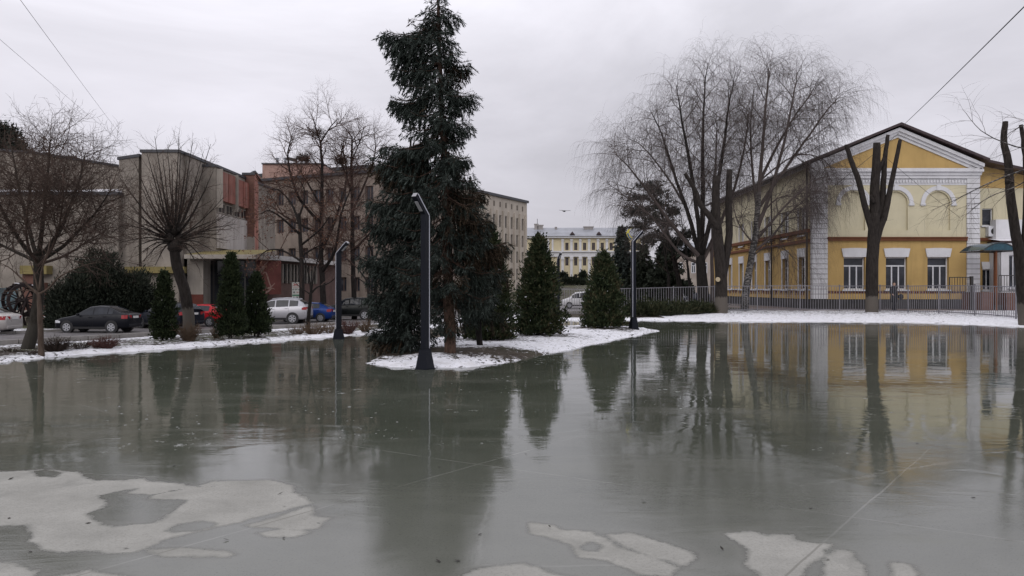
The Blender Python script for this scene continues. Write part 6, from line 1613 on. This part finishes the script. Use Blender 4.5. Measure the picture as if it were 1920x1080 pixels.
        for (a, b) in sidewins[:2]:
            m = M(); hx = b-0.12; m.obox((hx-c, s*(at(hx,4)*0.995+0.012), at(hx,2)-0.1), (0.09,0,0), (0,0.014,0), (0,0,0.014)); m.build('door_handle', body_mat, t, world=False)
            m = M(); m.obox((b+0.04-c, s*(at(b,4)*0.99+0.004), (at(b,2)+at(b,1))/2+0.02), (0.004,0,0), (0,0.004,0), (0,0,(at(b,2)-at(b,1))/2-0.1)); m.build('door_seam', DARKR, t, world=False)
        m = M(); x0, x1 = wf+wrad*1.2, wr-wrad*1.2; m.quad((x0-c, s*(at(x0,4)*0.97+0.01), at(x0,1)+0.02),(x1-c, s*(at(x1,4)*0.97+0.01), at(x1,1)+0.02),(x1-c, s*(at(x1,4)*0.99+0.01), at(x1,1)+0.14),(x0-c, s*(at(x0,4)*0.99+0.01), at(x0,1)+0.14)); m.build('sill_trim', TRIM, t, world=False)
    m = M(); zz = zt_-0.16 if shape != 'hatch' else zt_-0.2; m.box((L-c+0.004,-0.26,zz-0.06),(L-c+0.03,0.26,zz+0.06)); m.build('number_plate', PLATE, t, world=False)
    m = M(); hw = at(L-0.1,4); zb = at(L-0.1,1); m.box((L-c-0.06,-hw*0.86,zb+0.03),(L-c+0.02,hw*0.86,zb+0.2)); m.build('rear_bumper', TRIM if shape in ('suv','hatch') else body_mat, t, world=False, bevel=0.03)
    m = M(); zb = at(0.1,1); hw = at(0.1,4); m.box((-c-0.02,-hw*0.8,zb+0.04),(-c+0.06,hw*0.8,zb+0.2)); m.box((-c-0.024,-hw*0.4,zb+0.26),(-c+0.04,hw*0.4,zb+0.36)); m.build('grille', TRIM, t, world=False, bevel=0.02)
    if roof_rail:
        for s in (-1, 1):
            m = M(); p = [Vector((xx-c, s*(at(xx,4)*at(xx,5)*0.92), at(xx,3)+0.05)) for xx in [ws1+0.1+(rw0-ws1-0.15)*i/6 for i in range(7)]]; m.tube(p, 0.022, 5); m.build('roof_rail', RIM, t, world=False)
    return t
def make_cars():
    gL = 'cars parked in a row along the left street'
    car('saloon', 'parked_car', 'pale silver saloon cut off by the left picture edge, tail towards us', 'car', -28.8, 42.9, R(0), paint('pale_silver_paint', (0.40,0.38,0.37)), gL)
    car('saloon', 'parked_car', 'shiny black saloon with silver wheels before the dark evergreen shrubs', 'car', -23.2, 44.9, R(-4), paint('black_paint', (0.008,0.009,0.013), 0.1), gL)
    car('estate', 'parked_car', 'dark blue-black estate car half hidden by a slim columnar thuja', 'car', -21.2, 49.3, R(-27), paint('blue_black_paint', (0.008,0.010,0.017), 0.1), gL)
    car('hatch', 'parked_car', 'bright red hatchback between the pollard trunk and the tallest columnar thuja', 'car', -20.35, 52.0, R(-8), paint('red_paint', (0.36,0.012,0.02), 0.1), gL)
    car('suv', 'parked_car', 'silver SUV with tinted windows right of the columnar thujas', 'car', -16.45, 56.0, R(0), paint('silver_paint', (0.42,0.42,0.45), 0.35), gL, True)
    car('hatch', 'parked_car', 'blue hatchback between the silver SUV and the lamp on the verge', 'car', -15.1, 58.9, R(0), paint('blue_paint', (0.010,0.035,0.16), 0.2), gL)
    car('suv', 'parked_car', 'black SUV beside the skirted spruce, right of the lamp on the verge', 'car', -12.75, 63.0, R(0), paint('dark_green_black_paint', (0.008,0.010,0.010), 0.1), gL)
    car('hatch', 'parked_car', 'white car of which only the roof shows behind the shorter columnar thuja', 'car', -19.2, 61.0, R(0), paint('white_paint', (0.5,0.5,0.52), 0.0), gL)
    gC = 'vehicles on the street beyond the railing'
    car('van', 'white_van', 'white passenger van beyond the railing between the two rear thujas', 'van', W(1092,95), 96, R(0), paint('white_van_paint', (0.56,0.56,0.58), 0.0), gC)
    car('hatch', 'street_car', 'dark hatchback beyond the railing, its tail beside the ribboned lamp', 'car', W(1168,104), 105, R(0), paint('slate_paint', (0.02,0.024,0.035), 0.2), gC)
    car('suv', 'street_car', 'dark SUV with pale roof rails beyond the railing, right of the ribboned lamp', 'car', W(1233,112), 113, R(0), paint('navy_paint', (0.012,0.016,0.028), 0.2), gC, True)
    car('saloon', 'street_car', 'small pale car beyond the railing between the thin dark trunks', 'car', W(1277,116), 117, R(75), paint('pale_grey_paint', (0.42,0.43,0.45), 0.1), gC)
    car('estate', 'street_car', 'dark estate beyond the railing just left of the weeping birch trunk', 'car', W(1307,114), 115, R(0), paint('graphite_paint', (0.02,0.022,0.03), 0.2), gC)
    # red bow fixed on the mirror of the estate
make_cars()

# ------------------------------------------------------------------ people
SKIN = mat_plain('skin', (0.42, 0.27, 0.20), 0.6)
def person(label, loc, rotz, height, coat, trousers, hair, stride=0.16, bag=None, hood=False, coat_len=0.62, arm=None):
    """figure faces local -y; one skinned body, clothes as lofted children"""
    t = thing('person', label, 'person', loc, rotz); s = height/1.75; t.scale = (s, s, s)
    J = {'pel':(0,0,.95),'sp1':(0,.0,1.12),'sp2':(0,.01,1.30),'nk':(0,.0,1.47),'hd0':(0,-.015,1.56),'hd1':(0,-.02,1.64),'hd2':(0,-.005,1.72),
         'hl':(-.09,0,.90),'kl':(-.10,-stride*.75,.50),'al':(-.10,-stride*.8,.09),'tl':(-.105,-stride*.8-.15,.04),
         'hr':(.09,0,.90),'kr':(.10,stride*.2,.50),'ar':(.10,stride*1.0,.10),'tr':(.105,stride*1.0-.14,.04),
         'sl':(-.185,.0,1.40),'el':(-.235,.04,1.13),'wl':(-.225,-.06,.90),'hnl':(-.22,-.10,.82),
         'sr':(.185,.0,1.40),'er':(.245,.03,1.13),'wr':(.235,-.09,.90),'hnr':(.23,-.13,.82)}
    if arm: J.update(arm)
    E = [('pel','sp1'),('sp1','sp2'),('sp2','nk'),('nk','hd0'),('hd0','hd1'),('hd1','hd2'),('pel','hl'),('hl','kl'),('kl','al'),('al','tl'),('pel','hr'),('hr','kr'),('kr','ar'),('ar','tr'),
         ('sp2','sl'),('sl','el'),('el','wl'),('wl','hnl'),('sp2','sr'),('sr','er'),('er','wr'),('wr','hnr')]
    Rr = {'pel':.13,'sp1':.125,'sp2':.14,'nk':.055,'hd0':.07,'hd1':.092,'hd2':.06,'hl':.085,'kl':.055,'al':.04,'tl':.035,'hr':.085,'kr':.055,'ar':.04,'tr':.035,'sl':.06,'el':.043,'wl':.03,'hnl':.028,'sr':.06,'er':.043,'wr':.03,'hnr':.028}
    # five fingers on each hand
    for h, w in (('hnl','wl'),('hnr','wr')):
        a, b = Vector(J[h]), Vector(J[w]); d = (a-b).normalized(); sx = 1 if h == 'hnl' else -1
        for q in range(5):
            k = '%sf%d' % (h, q)
            if q < 4: p = a+d*(0.075+0.012*(q in (1,2)))+Vector((0,(q-1.5)*0.018,0)); J[k] = tuple(p)
            else: J[k] = tuple(a+d*0.02+Vector((sx*0.02,-0.05,-0.02)))
            Rr[k] = .009; E.append((h, k))
    keys = list(J); me = bpy.data.meshes.new('body'); me.from_pydata([J[k] for k in keys], [(keys.index(a), keys.index(b)) for a, b in E], [])
    o = bpy.data.objects.new('body', me); COL.objects.link(o); o.parent = t; me.materials.append(SKIN)
    md = o.modifiers.new('skin', 'SKIN'); md.use_smooth_shade = True
    if not me.skin_vertices: me.attributes.new('skin_dummy', 'FLOAT', 'POINT')
    if me.skin_vertices:
        for i, k in enumerate(keys): me.skin_vertices[0].data[i].radius = (Rr[k], Rr[k]); me.skin_vertices[0].data[i].use_root = (k == 'pel')
    sb = o.modifiers.new('subdivision', 'SUBSURF'); sb.levels = 1; sb.render_levels = 1
    def loft(rows, n=14):
        m = M(); P = []
        for (x, y, z, rx, ry) in rows: P.append([(x+rx*math.cos(6.283*j/n), y+ry*math.sin(6.283*j/n), z) for j in range(n)])
        k = len(P); m.add([p for r_ in P for p in r_], [(i*n+j, i*n+(j+1)%n, (i+1)*n+(j+1)%n, (i+1)*n+j) for i in range(k-1) for j in range(n)]+[tuple((k-1)*n+j for j in range(n)), tuple(n-1-j for j in range(n))]); return m
    zc = coat_len
    m = loft([(0,0,zc,.235,.19),(0,0,.85,.235,.185),(0,0,1.0,.22,.175),(0,.005,1.15,.22,.175),(0,.01,1.32,.225,.165),(0,.01,1.41,.19,.13),(0,0,1.47,.11,.10),(0,0,1.51,.085,.085)])
    for sd in ('l','r'):
        S, Eb, Wr = Vector(J['s'+sd]), Vector(J['e'+sd]), Vector(J['w'+sd]); m.tube([S+(Vector((0,0,.02))), S.lerp(Eb,.5), Eb, Eb.lerp(Wr,.5), Wr], [.10,.09,.082,.075,.066], 10, 0, True)
    m.build('coat', coat, t, True, world=False)
    m = M()
    for sd in ('l','r'):
        a, b, c = Vector(J['h'+sd]), Vector(J['k'+sd]), Vector(J['a'+sd]); m.tube([a, a.lerp(b,.5), b, b.lerp(c,.5), c], [.11,.098,.078,.068,.062], 10, 0, True)
    m.build('trousers', trousers, t, True, world=False)
    for sd in ('l','r'):
        a, b = Vector(J['a'+sd]), Vector(J['t'+sd]); m = M(); m.tube([a+Vector((0,.05,-.03)), a+Vector((0,0,-.02)), a.lerp(b,.6)+Vector((0,0,-.01)), b+Vector((0,-.03,0))], [.045,.058,.05,.03], 9, 0, True); m.build('shoe', TRIM, t, True, world=False)
    m = M(); n = 10
    for i in range(n):
        for j in range(6):
            def sp(i, j):
                a = 6.283*i/n; e = 1.57*j/6-0.15
                if math.sin(a) < -0.35: e = max(e, 0.62)
                q = 1.12 if not hood else 1.3
                return (0.092*q*math.cos(a)*math.cos(e), -0.005+0.105*q*math.sin(a)*math.cos(e), 1.655+0.105*q*math.sin(e))
            m.add([sp(i,j), sp(i+1,j), sp(i+1,j+1), sp(i,j+1)], [(0,1,2,3)])
    m.build('hood' if hood else 'hair', coat if hood else hair, t, True, world=False)
    m = M(); m.add([(-.012,-.112,1.655),(.012,-.112,1.655),(.016,-.112,1.615),(-.016,-.112,1.615),(0,-.135,1.62)],[(0,1,4),(1,2,4),(2,3,4),(3,0,4)]); m.build('nose', SKIN, t, world=False)
    EYE = TRIM
    for sx in (-1, 1):
        m = M(); m.disc((sx*.034,-.106,1.66),(0,1,0),.011,.01,8); m.build('eye', EYE, t, world=False)
        m = M(); m.disc((sx*.096,0,1.645),(1,0.2,0),.028,.02,8); m.build('ear', SKIN, t, world=False)
    m = M(); m.box((-.025,-.108,1.588),(.025,-.1,1.596)); m.build('mouth', TAIL, t, world=False)
    return t
def make_people():
    blk = mat_plain('black_quilted_coat', (0.007,0.007,0.010), 0.75, 0, 0, 0.2); dk = mat_plain('dark_trousers', (0.010,0.010,0.014), 0.85, 0, 0, 0.1); hair = mat_plain('dark_hair', (0.02,0.015,0.012), 0.7)
    D = 47.9; x = W(1676, D)
    person('person in a long black coat walking behind the railing before the yellow gable', (x, D, gz(x, D)), R(35), 1.72, blk, dk, hair, 0.10, None, False, 0.50, {'wl':(-.34,-.10,1.02),'el':(-.30,.05,1.16),'hnl':(-.36,-.16,.97)})
    b = thing('shoulder_bag', 'black shoulder bag on the person behind the railing', 'bag', (x+0.36, D-0.1, gz(x,D)+0.75))
    m = M(); P = [Vector((x+0.33,D-0.12,gz(x,D)+0.70)), Vector((x+0.35,D-0.12,gz(x,D)+0.78)), Vector((x+0.35,D-0.12,gz(x,D)+0.95)), Vector((x+0.34,D-0.12,gz(x,D)+1.0))]
    m.tube(P, [0.10,0.15,0.14,0.05], 10, 0, True); m.build('pouch', blk, b, True)
    m = M(); m.tube([Vector((x+0.34,D-0.12,gz(x,D)+1.0)), Vector((x+0.25,D-0.08,gz(x,D)+1.3)), Vector((x+0.16,D-0.02,gz(x,D)+1.43))], 0.012, 5); m.build('strap', TRIM, b)
    org = mat_plain('orange_jacket', (0.55,0.20,0.03), 0.8, 0, 0, 0.2); D = 168; x = W(1203, D)
    person('tiny person in an orange jacket far beyond the railing under the dark spruces', (x, D, gz(x, D)), R(0), 1.75, org, dk, hair, 0.14, None, False, 0.8)
    x = W(1196, D); person('tiny person in dark clothes left of the orange jacket, far beyond the railing', (x, D+0.6, gz(x, D)), R(0), 1.72, blk, dk, hair, 0.12, None, False, 0.75)
make_people()

# ------------------------------------------------------------------ small things
def make_small():
    # notice board above the silver car
    D = 63.5; x0, x1 = W(547.5,D), W(564.5,D); zt = ZP(529.5,D); zb = ZP(560,D); xc = (x0+x1)/2; g = gz(xc,D)
    t = thing('notice_board', 'white upright price board with red and green bands rising behind the silver SUV', 'sign', (xc, D, g))
    m = M(); m.box((x0,D,zb-0.5),(x1,D+0.12,zt)); m.build('panel', mat_plain('board_white',(0.46,0.47,0.44),0.5), t)
    m = M(); m.box((x1+0.004,D-0.02,g-0.1),(x1+0.12,D+0.2,zt-0.05)); m.build('post', TRIM, t); m = M(); m.box((x0-0.08,D,g-0.1),(x0-0.004,D+0.12,zb)); m.build('post', TRIM, t)
    T = frame((x0,D,0),(1,0,0),(0,-1,0)); w = x1-x0; h = zt-zb
    def mark(nm, mt, rects):
        m = M()
        for a, b, c, d in rects: m.ubox(T, a*w, b*w, zb+c*h, zb+d*h, 0.002, 0.012)
        m.build(nm, mt, t)
    r = random.Random(2)
    mark('red_lettering', mat_plain('sign_red',(0.30,0.03,0.03),0.6), [(0.08,0.22,.80,.84),(0.26,0.34,.78,.93),(0.38,0.5,.82,.90),(0.54,0.62,.78,.88),(0.66,0.86,.76,.80),(0.08,0.9,.70,.72),(0.14,0.3,.90,.94),(0.52,0.86,.90,.93)])
    mark('dark_lettering', mat_plain('sign_dark',(0.05,0.05,0.06),0.6), [(0.06+0.11*i,0.13+0.11*i,.52+0.03*(i%3),.60+0.02*(i%2)) for i in range(8)]+[(0.16,0.30,.34,.44)])
    mark('red_mark', mat_plain('sign_pale_red',(0.32,0.12,0.12),0.6), [(0.52,0.66,.36,.43),(0.72,0.80,.37,.42)])
    mark('green_band', mat_plain('sign_green',(0.02,0.14,0.07),0.6), [(0.03,0.92,.17,.25)])
    mark('dark_symbols', mat_plain('sign_dark2',(0.07,0.08,0.08),0.6), [(0.12,0.28,.03,.12),(0.48,0.66,.03,.13),(0.36,0.42,.05,.09)])
    # mill wheel monument at the far left
    D = 52; c = P3(41, 563, D); g = gz(c.x, D)
    t = thing('mill_wheel', 'dark spoked wooden mill wheel standing on a frame behind the silver car at far left', 'monument', (c.x, D, g))
    WD = mat_plain('old_dark_wood', (0.022,0.016,0.016), 0.85, 0, 0, 0.2, 0.3)
    ax = Vector((0.82,-0.57,0)); u = Vector((0.57,0.82,0)); v = Vector((0,0,1)); Rw = 1.08
    for s in (-1, 1):
        m = M(); n = 20; o = c+ax*0.38*s
        for i in range(n):
            a0, a1 = 6.283*i/n, 6.283*(i+1)/n
            p = [o+(u*math.cos(a)+v*math.sin(a))*q for a, q in ((a0,Rw*.82),(a1,Rw*.82),(a1,Rw),(a0,Rw))]
            m.add([x-ax*.05 for x in p]+[x+ax*.05 for x in p], [(0,3,2,1),(4,5,6,7),(0,1,5,4),(1,2,6,5),(2,3,7,6),(3,0,4,7)])
        m.build('rim', WD, t)
        for i in range(4):
            a = 6.283*i/8+0.3; d = u*math.cos(a)+v*math.sin(a); m = M(); m.beam(o-d*Rw*.85, o+d*Rw*.85, 0.09, 0.07); m.build('spoke', WD, t)
    for i in range(16):
        a = 6.283*i/16; d = u*math.cos(a)+v*math.sin(a); e = -u*math.sin(a)+v*math.cos(a); m = M(); m.obox(c+d*(Rw*.96), ax*0.33, d*0.13, e*0.02); m.build('paddle', WD, t)
    m = M(); m.disc(c, ax, 0.13, 1.3, 12); m.build('axle', WD, t)
    for s in (-1, 1):
        o = c+ax*0.58*s; m = M(); m.beam(o, Vector((o.x,o.y,g-0.1))+u*0.5, 0.12); m.beam(o, Vector((o.x,o.y,g-0.1))-u*0.5, 0.12); m.build('trestle', WD, t)
    m = M(); m.beam(c+v*1.12-u*0.2-ax*0.5, c+v*0.98+u*0.8-ax*0.2, 0.28, 0.06); m.build('snowy_board', SNOW, t)
    # benches in the little square
    for (px, D, lab) in ((95, 55, 'pale snow-dusted bench behind the thick trunk, nearer the black saloon'), (30, 56, 'pale bench behind the mill wheel at the far left')):
        x = W(px,D); g = gz(x,D); t = thing('park_bench', lab, 'bench', (x,D,g), 0, 'benches at the far left')
        m = M(); m.box((x-0.9,D-0.25,g+.42),(x+0.9,D+0.2,g+.48)); s_ = m.build('seat', CONC2, t)
        m = M(); m.box((x-0.9,D-0.23,g+.482),(x+0.85,D+0.15,g+.51)); m.build('snow_cover', SNOW, s_)
        m = M(); m.box((x-0.9,D+0.2,g+.62),(x+0.9,D+0.25,g+.9)); m.build('backrest', CONC2, t)
        for s in (-0.75, 0.75): m = M(); m.box((x+s-0.06,D-0.2,g-0.05),(x+s+0.06,D+0.26,g+.418)); m.box((x+s-0.04,D+0.252,g+.3),(x+s+0.04,D+0.29,g+.85)); m.build('leg', CONC, t)
    # crow over the classical block
    D = 60; c = P3(1058, 396, D); t = thing('bird', 'dark crow gliding with spread wings above the classical block', 'bird', tuple(c))
    m = M(); n = 8
    rows = [(-.24,.005,0),(-.18,.03,.0),(-.10,.055,.0),(.02,.06,0),(.10,.045,.01),(.15,.035,.02),(.20,.03,.02),(.25,.008,.01)]
    P = [[(x, q*math.cos(6.283*j/n), z+q*math.sin(6.283*j/n)) for j in range(n)] for x, q, z in rows]; k = len(P)
    vs = [p for r_ in P for p in r_]; fs = [(i*n+j, i*n+(j+1)%n, (i+1)*n+(j+1)%n, (i+1)*n+j) for i in range(k-1) for j in range(n)]
    m.add(vs, fs)
    for s in (-1, 1):
        w = [(.08,0,.02),(.07,s*.2,.06),(.02,s*.42,.07),(-.10,s*.5,.05),(-.12,s*.36,.05),(-.10,s*.18,.04),(-.12,0,.01)]
        m.add([(a,b,d+.008) for a,b,d in w]+[(a,b,d-.008) for a,b,d in w], [tuple(range(7)), tuple(range(13,6,-1))]+[(i,(i+1)%7,7+(i+1)%7,7+i) for i in range(7)])
    m.add([(-.2,-.02,.005),(-.34,-.07,0),(-.36,0,0),(-.34,.07,0),(-.2,.02,.005),(-.2,0,-.008)], [(0,1,2,5),(5,2,3,4),(4,3,2,1,0)])
    o = m.build('body', mat_plain('crow_black',(0.012,0.012,0.014),0.7), t, world=False); t.rotation_euler = (0,0,R(115))
    # wires
    WM = mat_plain('cable_black', (0.02,0.02,0.022), 0.7)
    def wire(label, a, b, sag, rad, mid=None):
        n = 24; pts = [a.lerp(b, i/n)+Vector((0,0,-sag*4*(i/n)*(1-i/n))) for i in range(n+1)]
        m = M(); m.tube(pts, rad, 4); o = m.build('overhead_wire', WM); off = pts[0].copy()
        for vtx in o.data.vertices: vtx.co -= off
        o.location = off; tag(o, label, 'cable', 'overhead wires')
    wire('thick dark cable dropping from the top right corner to the gable peak', P3(1690,238,51.4)+(P3(1960,-38,16)-P3(1690,238,51.4))*1.7, P3(1690,238,51.4), 0.12, 0.018)
    wire('dark cable running down from the gable peak into the birch twigs', P3(1685,250,51.2), P3(1430,452,47.0), 0.1, 0.016)
    wire('thin wire slanting down over the right blind arch of the yellow building', P3(1655,290,50.9), P3(1800,408,50.6), 0.08, 0.011)
    wire('thin pale wire from the top left towards the main concrete tower, the upper one', P3(252,286,59)+(P3(30,-20,14)-P3(252,286,59))*1.4, P3(252,286,59), 0.1, 0.005)
    wire('thin pale wire from the left edge towards the concrete stair tower, the lower one', P3(245,280,59.5)+(P3(-40,32,16)-P3(245,280,59.5))*1.4, P3(245,280,59.5), 0.1, 0.005)
    wire('nearly level thin wire between the left tree tops and the stair tower', P3(150,286,40), P3(228,292,60.4), 0.05, 0.012)
    # litter and ice chunks on the wet slabs
    r = random.Random(12); IC = mat_plain('grey_ice', (0.16,0.165,0.16), 0.35, 0, 0, 0.5, 0.15, 20); DK = mat_plain('dark_litter', (0.02,0.016,0.013), 0.9)
    m = M()
    for i in range(110):
        k = i % 9; py = (775,790,742,770,785,815,735,752,765)[k]+r.gauss(0,9); px = (210,300,420,560,660,700,880,1270,1300)[k]+r.gauss(0,60); x, y = G0(px, py); q = 0.006+0.014*r.random()**2
        if i < 6: q *= 1.8
        n = 6; a0 = r.random()*6; top = [(x+math.cos(a0+6.283*j/n)*q*r.uniform(.4,.8), y+math.sin(a0+6.283*j/n)*q*r.uniform(.4,.8), q*r.uniform(.12,.3)) for j in range(n)]
        bot = [(x+math.cos(a0+6.283*j/n)*q*r.uniform(.9,1.3), y+math.sin(a0+6.283*j/n)*q*r.uniform(.9,1.3), -0.004) for j in range(n)]
        m.add(bot+top, [tuple(range(n,2*n))]+[(j,(j+1)%n,n+(j+1)%n,n+j) for j in range(n)])
    tag(m.build('ice_crumbs', IC), 'small lumps of grey ice scattered over the wet slabs', 'ice', kind='stuff')
    m = M()
    for i in range(240):
        if i < 45: px, py = r.uniform(0,1920), 640+r.random()**1.3*430; x, y = G0(px, py); z = 0.004
        else:
            x, y = r.uniform(-2.8, 2.5), r.uniform(15.2, 22.5); z = gz(x,y)+0.012
            if z < 0.05: continue
        d = Vector((r.gauss(0,1), r.gauss(0,1), 0.15)).normalized(); m.leaf((x,y,z), d, Vector((-d.y,d.x,0.2)), r.uniform(0.02,0.055), r.uniform(0.012,0.03))
    tag(m.build('fallen_leaves', DK), 'dark fallen leaves and crumbs on the wet slabs and the snow', 'leaves', kind='stuff')
make_small()
